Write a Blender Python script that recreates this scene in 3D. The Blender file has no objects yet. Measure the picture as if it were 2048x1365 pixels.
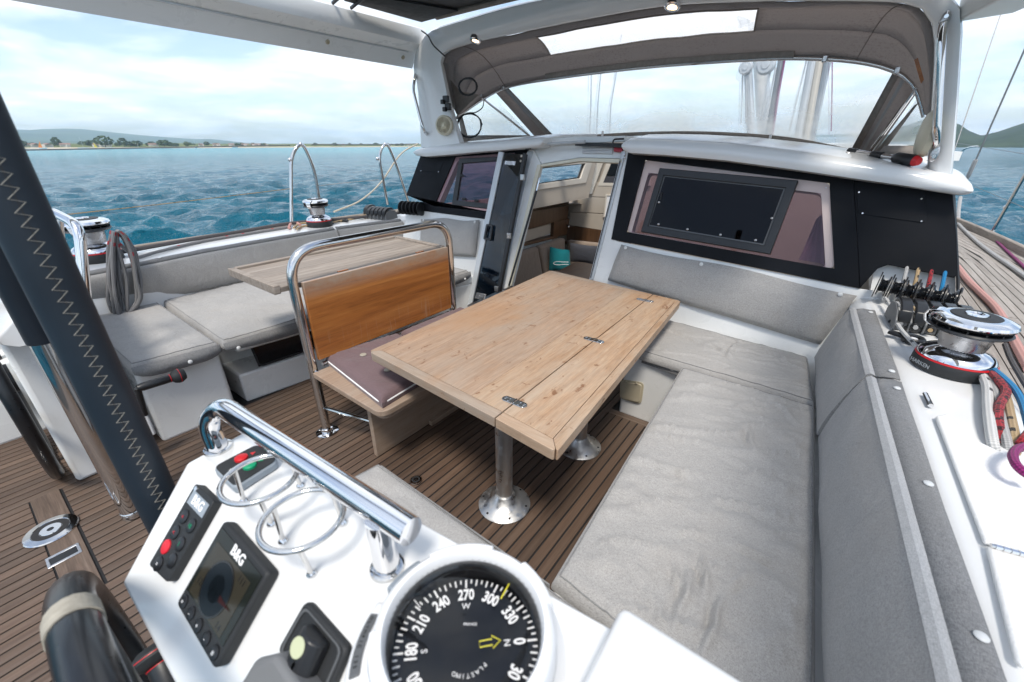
import bpy, bmesh, math, random
import numpy as np
from mathutils import Vector, Matrix, noise as mnoise
random.seed(7)
SC = bpy.context.scene
COL = SC.collection
R = math.radians

# ------------------------------------------------------------------ camera
# boat frame: X to starboard, Y to the bow, Z up, cockpit sole at z = 0
EYE = np.array([0.0, 0.0, 1.5])
FPX, HOR, VPX = 840.0, 290.0, 1720.0           # focal length, horizon row and bow vanishing column (2048 px wide photograph)
PITCH = math.atan((682.5 - HOR) / FPX)
YAW = math.atan((VPX - 1024) / math.hypot(FPX, 682.5 - HOR))
_d = np.array([-math.sin(YAW) * math.cos(PITCH), math.cos(YAW) * math.cos(PITCH), -math.sin(PITCH)])
_r = np.array([math.cos(YAW), math.sin(YAW), 0.0])
_u = np.cross(_r, _d)
CAMR = np.array([_r, _u, _d])
cam = bpy.data.cameras.new('camera')
cam.sensor_width = 36.0
cam.lens = FPX / 2048 * 36.0
cam.clip_start, cam.clip_end = 0.02, 30000
cam.dof.use_dof = True
cam.dof.focus_distance = 2.3
cam.dof.aperture_fstop = 4.0
camo = bpy.data.objects.new('camera', cam)
COL.objects.link(camo)
camo.matrix_world = Matrix(((_r[0], _u[0], -_d[0], EYE[0]), (_r[1], _u[1], -_d[1], EYE[1]), (_r[2], _u[2], -_d[2], EYE[2]), (0, 0, 0, 1)))
SC.camera = camo

# ------------------------------------------------------------------ world, sun, exposure
SUN_EL, SUN_AZ = R(62), R(150)     # azimuth clockwise from the bow (+Y)
w = bpy.data.worlds.new('World'); SC.world = w; w.use_nodes = True
nt = w.node_tree; nt.nodes.clear()
def wn(t, **k):
    n = nt.nodes.new(t)
    for a, b in k.items(): setattr(n, a, b)
    return n
wo = wn('ShaderNodeOutputWorld'); bg = wn('ShaderNodeBackground')
sky = wn('ShaderNodeTexSky', sky_type='NISHITA', sun_disc=False, sun_elevation=SUN_EL, sun_rotation=SUN_AZ)
sky.altitude = 0; sky.air_density = 1.0; sky.dust_density = 1.0; sky.ozone_density = 1.2
tc = wn('ShaderNodeTexCoord')
sep = wn('ShaderNodeSeparateXYZ'); nt.links.new(tc.outputs['Generated'], sep.inputs[0])
# clouds laid out on a flat layer: direction / (height + bias)
den = wn('ShaderNodeMath', operation='ADD'); den.inputs[1].default_value = 0.12
absz = wn('ShaderNodeMath', operation='ABSOLUTE'); nt.links.new(sep.outputs[2], absz.inputs[0]); nt.links.new(absz.outputs[0], den.inputs[0])
comb = wn('ShaderNodeCombineXYZ')
for i in (0, 1):
    dv = wn('ShaderNodeMath', operation='DIVIDE'); nt.links.new(sep.outputs[i], dv.inputs[0]); nt.links.new(den.outputs[0], dv.inputs[1]); nt.links.new(dv.outputs[0], comb.inputs[i])
cn = wn('ShaderNodeTexNoise'); cn.inputs['Scale'].default_value = 0.8; cn.inputs['Detail'].default_value = 9; cn.inputs['Roughness'].default_value = 0.56; cn.inputs['Distortion'].default_value = 0.25
nt.links.new(comb.outputs[0], cn.inputs['Vector'])
cr = wn('ShaderNodeValToRGB'); cr.color_ramp.elements[0].position = 0.41; cr.color_ramp.elements[1].position = 0.60
cr.color_ramp.elements[0].color = (0.10, 0.10, 0.10, 1); cr.color_ramp.elements[1].color = (1, 1, 1, 1)
nt.links.new(cn.outputs[0], cr.inputs[0])
cn2 = wn('ShaderNodeTexNoise'); cn2.inputs['Scale'].default_value = 2.6; cn2.inputs['Detail'].default_value = 6
nt.links.new(comb.outputs[0], cn2.inputs['Vector'])
cr2 = wn('ShaderNodeValToRGB'); cr2.color_ramp.elements[0].position = 0.3; cr2.color_ramp.elements[1].position = 0.7
cr2.color_ramp.elements[0].color = (5.3, 6.1, 7.1, 1); cr2.color_ramp.elements[1].color = (7.5, 7.55, 7.6, 1)
nt.links.new(cn2.outputs[0], cr2.inputs[0])
mx = wn('ShaderNodeMix', data_type='RGBA'); nt.links.new(cr.outputs[0], mx.inputs[0]); nt.links.new(sky.outputs[0], mx.inputs[6]); nt.links.new(cr2.outputs[0], mx.inputs[7])
nt.links.new(mx.outputs[2], bg.inputs[0]); bg.inputs[1].default_value = 0.110
nt.links.new(bg.outputs[0], wo.inputs[0])
sl = bpy.data.lights.new('sun', 'SUN'); sl.energy = 1.9; sl.angle = R(13); sl.color = (1.0, 0.93, 0.84)
so = bpy.data.objects.new('sun', sl); COL.objects.link(so)
so.rotation_euler = Vector((-math.sin(SUN_AZ) * math.cos(SUN_EL), -math.cos(SUN_AZ) * math.cos(SUN_EL), -math.sin(SUN_EL))).to_track_quat('-Z', 'Y').to_euler()
vs = SC.view_settings; vs.view_transform = 'Standard'; vs.look = 'None'; vs.gamma = 1; vs.exposure = 0.90; vs.use_curve_mapping = False
SC.cycles.max_bounces = 10; SC.cycles.transparent_max_bounces = 16; SC.cycles.diffuse_bounces = 5; SC.cycles.glossy_bounces = 5
SC.cycles.volume_bounces = 3; SC.cycles.use_denoising = True; SC.cycles.sample_clamp_indirect = 6; SC.cycles.caustics_reflective = False; SC.cycles.caustics_refractive = False

# ------------------------------------------------------------------ measuring: a sight line cut by a known plane
def _ray(x, y): return np.array([(x - 1024) / FPX, (682.5 - y) / FPX, 1.0]) @ CAMR
def PZ(x, y, z): d = _ray(x, y); return Vector(EYE + d * ((z - EYE[2]) / d[2]))
def PX(x, y, X): d = _ray(x, y); return Vector(EYE + d * ((X - EYE[0]) / d[0]))
def PY(x, y, Y): d = _ray(x, y); return Vector(EYE + d * ((Y - EYE[1]) / d[1]))
def PP(x, y, P, n): d = _ray(x, y); n = np.array(n, float); return Vector(EYE + d * (((np.array(P, float) - EYE) @ n) / (d @ n)))
BKP, BKN = (0, 2.78, .42), Vector((0, 1, -.3)).normalized()      # raked cabin bulkhead
def BK(x, y, off=0.0): return PP(x, y, Vector(BKP) - BKN * off, BKN)     # off > 0: towards the cockpit

# ------------------------------------------------------------------ mesh building
class MB:
    def __init__(s): s.v = []; s.f = []; s.uv = {}; 
    def add(s, v, f, uv=None):
        o = len(s.v); s.v += [Vector(p) for p in v]
        for i, q in enumerate(f):
            if uv: s.uv[len(s.f)] = uv[i]
            s.f.append([o + j for j in q])
        return s
    def box(s, c, d, rot=None):
        m = rot or Matrix.Identity(3); h = Vector(d) / 2; c = Vector(c)
        v = [c + m @ Vector((sx * h.x, sy * h.y, sz * h.z)) for sx in (-1, 1) for sy in (-1, 1) for sz in (-1, 1)]
        return s.add(v, [(0, 1, 3, 2), (4, 6, 7, 5), (0, 4, 5, 1), (2, 3, 7, 6), (0, 2, 6, 4), (1, 5, 7, 3)])
    def prism(s, poly, ext):
        poly = [Vector(p) for p in poly]; ext = Vector(ext); n = len(poly)
        v = poly + [p + ext for p in poly]
        f = [list(range(n))[::-1], list(range(n, 2 * n))] + [(i, (i + 1) % n, n + (i + 1) % n, n + i) for i in range(n)]
        nn = Vector((0, 0, 0))
        for i in range(n): nn += poly[i].cross(poly[(i + 1) % n])
        if nn.dot(ext) < 0: f = [list(q)[::-1] for q in f]
        return s.add(v, f)
    def ring(s, outer, inner, ext):      # frame: outer and inner loops with the same count
        outer = [Vector(p) for p in outer]; inner = [Vector(p) for p in inner]; ext = Vector(ext); n = len(outer)
        v = outer + inner + [p + ext for p in outer] + [p + ext for p in inner]; f = []
        for i in range(n):
            j = (i + 1) % n
            f += [(i, j, n + j, n + i), (2 * n + i, 3 * n + i, 3 * n + j, 2 * n + j), (i, 2 * n + i, 2 * n + j, j), (n + i, n + j, 3 * n + j, 3 * n + i)]
        return s.add(v, f)
    def tube(s, pts, r, n=10, closed=False, caps=True, flat=1.0):
        pts = [Vector(p) for p in pts]; m = len(pts)
        rs = r if isinstance(r, (list, tuple)) else [r] * m
        tan = []
        for i in range(m):
            a = pts[(i - 1) % m] if (closed or i) else pts[0]; b = pts[(i + 1) % m] if (closed or i < m - 1) else pts[-1]
            tan.append((b - a).normalized())
        up = Vector((0, 0, 1))
        if abs(tan[0].dot(up)) > .9: up = Vector((1, 0, 0))
        nv = (up - tan[0] * up.dot(tan[0])).normalized(); v = []; L = [0.0]
        for i in range(m):
            nv = (nv - tan[i] * nv.dot(tan[i])).normalized(); b = tan[i].cross(nv)
            for k in range(n):
                a = 2 * math.pi * k / n; v.append(pts[i] + (nv * math.cos(a) + b * math.sin(a) * flat) * rs[i])
            if i: L.append(L[-1] + (pts[i] - pts[i - 1]).length)
        f = []; uv = []; rng = m if closed else m - 1
        L.append(L[-1] + (pts[0] - pts[-1]).length)
        for i in range(rng):
            j = (i + 1) % m
            for k in range(n):
                l = (k + 1) % n; f.append((i * n + k, i * n + l, j * n + l, j * n + k))
                uv.append(((L[i], k / n), (L[i], (k + 1) / n), (L[i + 1], (k + 1) / n), (L[i + 1], k / n)))
        if caps and not closed:
            f.append(tuple(range(n))[::-1]); uv.append([(0, 0)] * n); f.append(tuple((m - 1) * n + k for k in range(n))); uv.append([(0, 0)] * n)
        return s.add(v, f, uv)
    def lathe(s, prof, c, ax=(0, 0, 1), n=32, xd=None, caps=True):
        ax = Vector(ax).normalized(); c = Vector(c)
        x = Vector(xd) if xd else (Vector((1, 0, 0)) if abs(ax.x) < .9 else Vector((0, 1, 0)))
        x = (x - ax * x.dot(ax)).normalized(); y = ax.cross(x); v = []; f = []; m = len(prof)
        for (r, h) in prof:
            for k in range(n):
                a = 2 * math.pi * k / n; v.append(c + ax * h + (x * math.cos(a) + y * math.sin(a)) * max(r, 1e-5))
        for i in range(m - 1):
            for k in range(n):
                l = (k + 1) % n; f.append((i * n + k, i * n + l, (i + 1) * n + l, (i + 1) * n + k))
        if caps: f.append(tuple(range(n))[::-1]); f.append(tuple((m - 1) * n + k for k in range(n)))
        return s.add(v, f)
    def loft(s, rows, closed=False):
        rows = [[Vector(p) for p in r] for r in rows]; n = len(rows[0]); v = [p for r in rows for p in r]; f = []
        for i in range(len(rows) - 1):
            for k in range(n if closed else n - 1):
                l = (k + 1) % n; f.append((i * n + k, i * n + l, (i + 1) * n + l, (i + 1) * n + k))
        return s.add(v, f)
    def solid(s, rows):                  # loft of closed sections with end caps
        n = len(rows[0]); o = len(s.v); s.loft(rows, True); m = len(rows)
        s.f.append([o + k for k in range(n)][::-1]); s.f.append([o + (m - 1) * n + k for k in range(n)]); return s
    def ball(s, c, r, sc=(1, 1, 1), nu=14, nv=9):
        c = Vector(c); v = [c + Vector((0, 0, r * sc[2]))]; f = []
        for i in range(1, nv):
            t = math.pi * i / nv
            for k in range(nu):
                a = 2 * math.pi * k / nu; v.append(c + Vector((r * sc[0] * math.sin(t) * math.cos(a), r * sc[1] * math.sin(t) * math.sin(a), r * sc[2] * math.cos(t))))
        v.append(c - Vector((0, 0, r * sc[2]))); e = len(v) - 1
        for k in range(nu): f.append((0, 1 + k, 1 + (k + 1) % nu)); f.append((e, e - nu + (k + 1) % nu, e - nu + k))
        for i in range(nv - 2):
            for k in range(nu):
                l = (k + 1) % nu; a = 1 + i * nu; f.append((a + k, a + nu + k, a + nu + l, a + l))
        return s.add(v, f)
    def build(s, name, mat, parent=None, bevel=0, seg=2, angle=38, solid=0, smooth=True, fixn=False):
        me = bpy.data.meshes.new(name)
        org = parent.matrix_world.translation if parent and parent.type == 'EMPTY' else Vector((0, 0, 0))
        org = ORG.get(parent.name, org) if parent else org
        me.from_pydata([tuple(p - org) for p in s.v], [], s.f)
        if s.uv:
            ul = me.uv_layers.new(name='UVMap')
            for p in me.polygons:
                q = s.uv.get(p.index)
                if q:
                    for li, c in zip(p.loop_indices, q): ul.data[li].uv = c
        if fixn:
            bm = bmesh.new(); bm.from_mesh(me); bmesh.ops.recalc_face_normals(bm, faces=bm.faces[:]); bm.to_mesh(me); bm.free()
        if smooth:
            me.polygons.foreach_set('use_smooth', [True] * len(me.polygons)); me.set_sharp_from_angle(angle=R(angle))
        me.materials.append(mat if not isinstance(mat, str) else MT[mat])
        o = bpy.data.objects.new(name, me); COL.objects.link(o); ORG[o.name] = Vector(org)
        if parent: o.parent = parent
        if solid:
            md = o.modifiers.new('solidify', 'SOLIDIFY'); md.thickness = solid; md.offset = 0
        if bevel:
            md = o.modifiers.new('bevel', 'BEVEL'); md.width = bevel; md.segments = seg; md.limit_method = 'ANGLE'; md.angle_limit = R(35); md.harden_normals = False
        return o
ORG = {}
def tag(o, label=None, cat=None, group=None, kind=None):
    if label: o['label'] = label
    if cat: o['category'] = cat
    if group: o['group'] = group
    if kind: o['kind'] = kind
    return o
def thing(name, label, cat, loc, group=None, kind=None):
    o = bpy.data.objects.new(name, None); o.empty_display_size = .05; COL.objects.link(o); o.location = loc; ORG[o.name] = Vector(loc)
    return tag(o, label, cat, group, kind)
def smoothpath(pts, sub=6, closed=False):
    pts = [Vector(p) for p in pts]; n = len(pts); out = []
    for i in range(n if closed else n - 1):
        p0 = pts[(i - 1) % n] if (closed or i) else pts[0] * 2 - pts[1]; p1 = pts[i]; p2 = pts[(i + 1) % n]
        p3 = pts[(i + 2) % n] if (closed or i < n - 2) else pts[-1] * 2 - pts[-2]
        for k in range(sub):
            t = k / sub; t2 = t * t; t3 = t2 * t
            out.append(.5 * ((2 * p1) + (p2 - p0) * t + (2 * p0 - 5 * p1 + 4 * p2 - p3) * t2 + (3 * p1 - p0 - 3 * p2 + p3) * t3))
    if not closed: out.append(pts[-1])
    return out
def resample(pts, n):
    pts = [Vector(p) for p in pts]; L = [0]
    for a, b in zip(pts, pts[1:]): L.append(L[-1] + (b - a).length)
    out = []
    for k in range(n):
        t = L[-1] * k / (n - 1); i = 0
        while i < len(L) - 2 and L[i + 1] < t: i += 1
        d = L[i + 1] - L[i]; out.append(pts[i].lerp(pts[i + 1], (t - L[i]) / d if d else 0))
    return out
def fillet(pts, r, seg=5, closed=False):     # rounds the corners of a polyline
    pts = [Vector(p) for p in pts]; n = len(pts); out = []
    rr = r if isinstance(r, (list, tuple)) else [r] * n
    for i in range(n):
        if (not closed and i in (0, n - 1)) or rr[i] <= 0: out.append(pts[i]); continue
        a, b, c = pts[i - 1], pts[i], pts[(i + 1) % n]
        da, dc = a - b, c - b; d = min(rr[i], da.length * .49, dc.length * .49)
        p, q = b + da.normalized() * d, b + dc.normalized() * d
        for k in range(seg + 1):
            t = k / seg; out.append(p * (1 - t) ** 2 + b * 2 * t * (1 - t) + q * t * t)
    return out
def text(s, size, loc, xd, yd, mat, parent, name='lettering', ext=.0004, align='CENTER', sx=1.0, bold=0.0):
    cu = bpy.data.curves.new('t', 'FONT'); cu.body = s; cu.size = size; cu.align_x = align; cu.align_y = 'CENTER'; cu.extrude = ext; cu.resolution_u = 3; cu.offset = bold
    t = bpy.data.objects.new('t', cu); COL.objects.link(t)
    me = bpy.data.meshes.new_from_object(t.evaluated_get(bpy.context.evaluated_depsgraph_get()))
    bpy.data.objects.remove(t); bpy.data.curves.remove(cu)
    xd = Vector(xd).normalized(); yd = Vector(yd); yd = (yd - xd * yd.dot(xd)).normalized(); zd = xd.cross(yd)
    mb = MB(); mb.v = [Vector(loc) + xd * v.co.x * sx + yd * v.co.y + zd * v.co.z for v in me.vertices]; mb.f = [list(p.vertices) for p in me.polygons]
    bpy.data.meshes.remove(me)
    return mb.build(name, mat, parent, smooth=False)
# ------------------------------------------------------------------ materials
MT = {}
class NB:
    def __init__(s, name):
        s.m = bpy.data.materials.new(name); s.m.use_nodes = True; s.t = s.m.node_tree; s.p = s.t.nodes['Principled BSDF']; s.out = s.t.nodes['Material Output']; MT[name] = s.m
    def n(s, typ, ins=None, **k):
        q = s.t.nodes.new('ShaderNode' + typ)
        for a, b in k.items(): setattr(q, a, b)
        for a, b in (ins or {}).items(): s.set(q.inputs[a], b)
        return q
    def set(s, i, b):
        if hasattr(b, 'is_output') or isinstance(b, bpy.types.NodeSocket): s.t.links.new(b, i)
        elif isinstance(b, bpy.types.Node): s.t.links.new(b.outputs[0], i)
        else: i.default_value = (*b, 1) if isinstance(b, (tuple, list)) and len(b) == 3 and i.type == 'RGBA' else b
    def co(s, kind='Object', scale=(1, 1, 1), rot=(0, 0, 0), rnd=False):
        tc = s.n('TexCoord'); mp = s.n('Mapping', {0: tc.outputs[kind], 'Scale': scale, 'Rotation': rot})
        if rnd:
            oi = s.n('ObjectInfo'); mu = s.n('Math', {0: oi.outputs['Random'], 1: 37.0}, operation='MULTIPLY'); cx = s.n('CombineXYZ', {0: mu, 1: mu, 2: mu}); s.set(mp.inputs['Location'], cx)
        return mp
    def noise(s, vec, scale, detail=4, rough=.55, dist=0): return s.n('TexNoise', {'Vector': vec, 'Scale': scale, 'Detail': detail, 'Roughness': rough, 'Distortion': dist})
    def ramp(s, fac, stops):
        r = s.n('ValToRGB', {0: fac}); e = r.color_ramp.elements
        while len(e) < len(stops): e.new(.5)
        for q, (p, c) in zip(e, stops): q.position = p; q.color = (*c, 1) if len(c) == 3 else c
        return r
    def mix(s, fac, a, b, mode='MIX'): return s.n('Mix', {0: fac, 6: a, 7: b}, data_type='RGBA', blend_type=mode).outputs[2]
    def math(s, op, a, b=0.0): return s.n('Math', {0: a, 1: b}, operation=op)
    def bump(s, h, strength=.2, dist=.002, nrm=None):
        b = s.n('Bump', {'Strength': strength, 'Distance': dist, 'Height': h})
        if nrm: s.set(b.inputs['Normal'], nrm.outputs[0])
        return b
    def P(s, **k):
        names = dict(col='Base Color', rough='Roughness', metal='Metallic', nrm='Normal', coat='Coat Weight', coatr='Coat Roughness', spec='Specular IOR Level', trans='Transmission Weight', ior='IOR', emit='Emission Color', es='Emission Strength', sheen='Sheen Weight', sss='Subsurface Weight', alpha='Alpha')
        for a, b in k.items(): s.set(s.p.inputs[names[a]], b)
        return s.m
def plain(name, col, rough=.5, metal=0, var=.06, vs=6, bs=0, bscale=200, rvar=.1, coat=0, spec=.5):
    b = NB(name); c = b.co(); nz = b.noise(c, vs, 5)
    lo = tuple(x * (1 - var) for x in col); hi = tuple(min(1, x * (1 + var)) for x in col)
    colr = b.ramp(nz, [(.3, lo), (.7, hi)]); nz2 = b.noise(c, vs * 4, 4)
    rr = b.n('MapRange', {0: nz2, 1: .3, 2: .7, 3: max(.02, rough - rvar * rough), 4: min(1, rough + rvar * rough)})
    k = dict(col=colr, rough=rr, metal=metal, coat=coat, spec=spec)
    if bs: k['nrm'] = b.bump(b.noise(c, bscale, 3), bs, .001)
    return b.P(**k)
# gelcoat: off-white, slightly uneven, faint grime specks
def gel(name, col, rough=.28, grime=.5):
    b = NB(name); c = b.co(); n1 = b.noise(c, 1.7, 5); n2 = b.noise(c, 26, 6, .7); n3 = b.noise(c, 5, 6, .65, .6)
    base = b.ramp(n1, [(.3, tuple(x * .95 for x in col)), (.7, col)])
    spk = b.ramp(n2, [(.66, (0, 0, 0)), (.76, (1, 1, 1))]); f = b.math('MULTIPLY', spk, .13 * grime)
    c2 = b.mix(f.outputs[0], base.outputs[0], (.42, .38, .32))
    sm = b.ramp(n3, [(.52, (0, 0, 0)), (.75, (1, 1, 1))]); f2 = b.math('MULTIPLY', sm, .16 * grime)
    c3 = b.mix(f2.outputs[0], c2, tuple(x * .78 for x in col))
    rr = b.n('MapRange', {0: n3, 1: .3, 2: .7, 3: rough * .8, 4: rough * 1.35})
    b.P(col=c3, rough=rr, coat=.25, coatr=.12, nrm=b.bump(b.noise(c, 3.0, 2), .04, .02))
gel('gel', (.79, .80, .79)); gel('gel_clean', (.77, .78, .78), .2, .8); gel('gel_warm', (.80, .79, .74), .35, .8); gel('gel_lid', (.79, .79, .775), .45, .6)
gel('cream', (.72, .68, .55), .45, .7)
plain('frame_grey', (.55, .58, .60), .35, .2, .06)
plain('nonskid', (.70, .70, .68), .7, 0, .05, 4, .5, 900)
# grey seat cloth: heathered weave, faded and stained
def cloth(name, dark, light, stain, ws=1.0):
    b = NB(name); c = b.co(); cx = b.co(scale=(760 * ws, 150 * ws, 500 * ws)); cy = b.co(scale=(150 * ws, 820 * ws, 180 * ws))
    a = b.noise(cx, 1, 2, .6); d = b.noise(cy, 1, 2, .6); ad = b.math('ADD', a, d); hh = b.math('MULTIPLY', ad, .5)
    base = b.ramp(hh, [(.36, dark), (.64, light)])
    n1 = b.noise(c, 2.3, 6, .62, .5); st = b.ramp(n1, [(.48, (0, 0, 0)), (.72, (1, 1, 1))]); f = b.math('MULTIPLY', st, .30)
    col = b.mix(f.outputs[0], base.outputs[0], stain)
    n3 = b.noise(b.co(scale=(1, 1, 1)), 9, 5, .6); f3 = b.n('MapRange', {0: n3, 1: .3, 2: .7, 3: .95, 4: 1.03}); col = b.mix(1.0, col, f3.outputs[0], 'MULTIPLY')
    wr = b.noise(b.co(scale=(1.0, 1.6, 1.0), rot=(0, 0, .5)), 7, 4, .5, 1.2)
    nb = b.bump(wr, .55, .014); b.P(col=col, rough=.92, sheen=.25, spec=.2, nrm=b.bump(hh, .45, .0012, nb))
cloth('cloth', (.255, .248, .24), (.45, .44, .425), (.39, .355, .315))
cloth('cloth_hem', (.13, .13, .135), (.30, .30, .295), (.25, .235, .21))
cloth('cloth_lit', (.36, .36, .35), (.60, .59, .58), (.5, .48, .45))  # paler copy of the seat cloth, for rounded tops that catch the light
cloth('mauve', (.125, .080, .085), (.185, .128, .134), (.145, .10, .102), 1.4)
cloth('sofa', (.20, .155, .12), (.33, .265, .21), (.28, .22, .17)); cloth('teal', (.005, .13, .15), (.012, .22, .24), (.01, .16, .18)); cloth('charcoal', (.035, .036, .045), (.075, .078, .09), (.05, .05, .06))
# sprayhood canvas: taupe with black mildew
b = NB('canvas'); c = b.co(); n1 = b.noise(c, 420, 2); n2 = b.noise(c, 60, 6, .8); n3 = b.noise(c, 2.5, 5, .6, .5)
base = b.ramp(n1, [(.3, (.265, .242, .232)), (.7, (.39, .365, .352))])
gate = b.ramp(n3, [(.36, (0, 0, 0)), (.6, (1, 1, 1))]); mil = b.ramp(n2, [(.50, (0, 0, 0)), (.62, (1, 1, 1))]); f = b.math('MULTIPLY', gate, mil); f = b.math('MULTIPLY', f, .8)
b.P(col=b.mix(f.outputs[0], base.outputs[0], (.05, .04, .035)), rough=.9, spec=.2, nrm=b.bump(b.noise(c, 9, 3), .25, .01))
tr = b.n('BsdfTranslucent', {0: (.47, .43, .41)}); ms = b.n('MixShader', {0: .5, 1: b.p.outputs[0], 2: tr.outputs[0]}); b.t.links.new(ms.outputs[0], b.out.inputs[0])
plain('canvas_hem', (.25, .22, .195), .85, 0, .12, 40, .3, 600)
b = NB('awning'); c = b.co(); n1 = b.noise(b.co(scale=(60, 4, 4)), 1, 4); n2 = b.noise(c, 1.5, 4)
b.P(col=b.ramp(n1, [(.3, (.05, .048, .047)), (.7, (.085, .082, .08))]), rough=.62, nrm=b.bump(b.noise(b.co(scale=(3, 1, 1)), 4, 3), .5, .02))
tr = b.n('BsdfTranslucent', {0: (.10, .10, .10)}); ms = b.n('MixShader', {0: .2, 1: b.p.outputs[0], 2: tr.outputs[0]}); b.t.links.new(ms.outputs[0], b.out.inputs[0])
# woods; grain runs along the given axis
def wood(name, cols, axis='Y', sc=1.0, rough=.6, wear=.10, grey=None, rnd=True, coat=0, fine=.5, spots=None):
    b = NB(name); g = {'X': (2.2, 40, 40), 'Y': (40, 2.2, 40), 'Z': (40, 40, 2.2)}[axis]; g = tuple(x * sc for x in g)
    c = b.co(scale=g, rnd=rnd); n1 = b.noise(c, 1, 6, .65, .6); f2 = tuple(x * 6 for x in g); n2 = b.noise(b.co(scale=f2, rnd=rnd), 1, 3, .6)
    base = b.ramp(n1, [(.28, cols[0]), (.5, cols[1]), (.72, cols[2])])
    fm = b.n('MapRange', {0: n2, 1: .25, 2: .75, 3: 1 - .32 * fine, 4: 1 + .22 * fine}); col = b.mix(1.0, base.outputs[0], fm.outputs[0], 'MULTIPLY')
    oi = b.n('ObjectInfo'); om = b.n('MapRange', {0: oi.outputs['Random'], 1: 0, 2: 1, 3: 1 - wear, 4: 1 + wear})
    if rnd: col = b.mix(1.0, col, om.outputs[0], 'MULTIPLY')
    if grey:
        n4 = b.noise(b.co(scale={'X': (.6, 2.2, 1), 'Y': (2.2, .6, 1), 'Z': (2, 2, .6)}[axis]), 2.6, 9, .72, .3); gm = b.ramp(n4, [(.36, (0, 0, 0)), (.64, (1, 1, 1))]); gf = b.math('MULTIPLY', gm, grey[1]); col = b.mix(gf.outputs[0], col, grey[0])
    if spots:
        n6 = b.noise(b.co(scale=(1, .5, 1)), 2.4, 5, .6, .4); wm = b.ramp(n6, [(.50, (0, 0, 0)), (.68, (1, 1, 1))]); wf = b.math('MULTIPLY', wm, .55); col = b.mix(wf.outputs[0], col, (.39, .20, .085))
        n5 = b.noise(b.co(scale=(1, .6, 1)), 22, 4, .6, .5); sm = b.ramp(n5, [(.635, (0, 0, 0)), (.69, (1, 1, 1))]); sf = b.math('MULTIPLY', sm, spots[1]); col = b.mix(sf.outputs[0], col, spots[0])
    b.P(col=col, rough=rough, coat=coat, coatr=.2, nrm=b.bump(n2, .35 * fine, .0012)); return b
wood('teak_sole', [(.050, .026, .016), (.094, .055, .035), (.132, .084, .057)], 'Y', 1.0, .55, wear=.30, grey=((.16, .125, .10), .45), fine=.9)
wood('teak_sole_x', [(.075, .05, .035), (.13, .09, .066), (.175, .128, .098)], 'X', 1.0, .6, fine=.9)
wood('teak_deck', [(.23, .20, .175), (.31, .28, .25), (.375, .345, .315)], 'Y', 1.0, .8, fine=.5)
wood('teak_table', [(.255, .145, .082), (.365, .235, .15), (.43, .30, .21)], 'Y', 1.3, .6, grey=((.36, .295, .235), .7), fine=.95, spots=((.20, .095, .045), .8))
wood('teak_table_x', [(.26, .175, .115), (.365, .265, .19), (.43, .335, .255)], 'X', 1.3, .6, grey=((.365, .315, .262), .6), fine=.6, spots=((.20, .095, .045), .6)); wood('teak_leaf_x', [(.29, .175, .10), (.41, .275, .18), (.47, .35, .25)], 'X', 1.3, .55, grey=((.44, .36, .28), .6), fine=.7)
wood('teak_leaf', [(.28, .155, .08), (.40, .255, .155), (.46, .33, .22)], 'Y', 1.3, .55, grey=((.44, .36, .28), .7), fine=.95, spots=((.19, .085, .038), .85))
wood('teak_grey', [(.185, .15, .125), (.29, .245, .205), (.37, .325, .28)], 'Y', .8, .72, fine=.7)
wood('teak_bench', [(.24, .155, .10), (.34, .235, .165), (.41, .305, .225)], 'Y', 1.0, .62, grey=((.34, .28, .225), .7), fine=.9)
wood('teak_grey_x', [(.20, .15, .12), (.31, .25, .20), (.40, .33, .27)], 'X', .8, .7, fine=.7)
b = wood('teak_varnish', [(.17, .050, .009), (.35, .118, .024), (.46, .185, .045)], 'Y', .55, .36, rnd=False, coat=.2, fine=.6)
# bleached top edge and worn streaks on the varnished panel
c = b.co(); sp = b.n('SeparateXYZ', {0: c}); hz = b.n('MapRange', {0: sp.outputs[2], 1: .79, 2: .875, 3: 0, 4: 1}); nz = b.noise(b.co(scale=(6, 6, 18)), 2, 5, .7); hf = b.math('MULTIPLY', hz, nz); hf = b.math('MULTIPLY', hf, 1.5)
stk = b.noise(b.co(scale=(2, 60, 3)), 1, 4, .7); lz = b.n('MapRange', {0: sp.outputs[2], 1: .62, 2: .47, 3: 0, 4: 1}); sm = b.ramp(stk, [(.56, (0, 0, 0)), (.68, (1, 1, 1))]); lf = b.math('MULTIPLY', lz, sm); lf = b.math('MULTIPLY', lf, .8)
old = b.p.inputs['Base Color'].links[0].from_socket; k1 = b.mix(hf.outputs[0], old, (.36, .29, .225)); b.set(b.p.inputs['Base Color'], b.mix(lf.outputs[0], k1, (.40, .27, .17)))
wood('walnut', [(.055, .028, .014), (.095, .048, .023), (.125, .066, .034)], 'Z', .6, .4, rnd=False, coat=.2, fine=.5); wood('walnut_y', [(.065, .033, .016), (.105, .053, .026), (.135, .07, .036)], 'Y', .6, .38, rnd=False, coat=.2, fine=.5)
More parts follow.
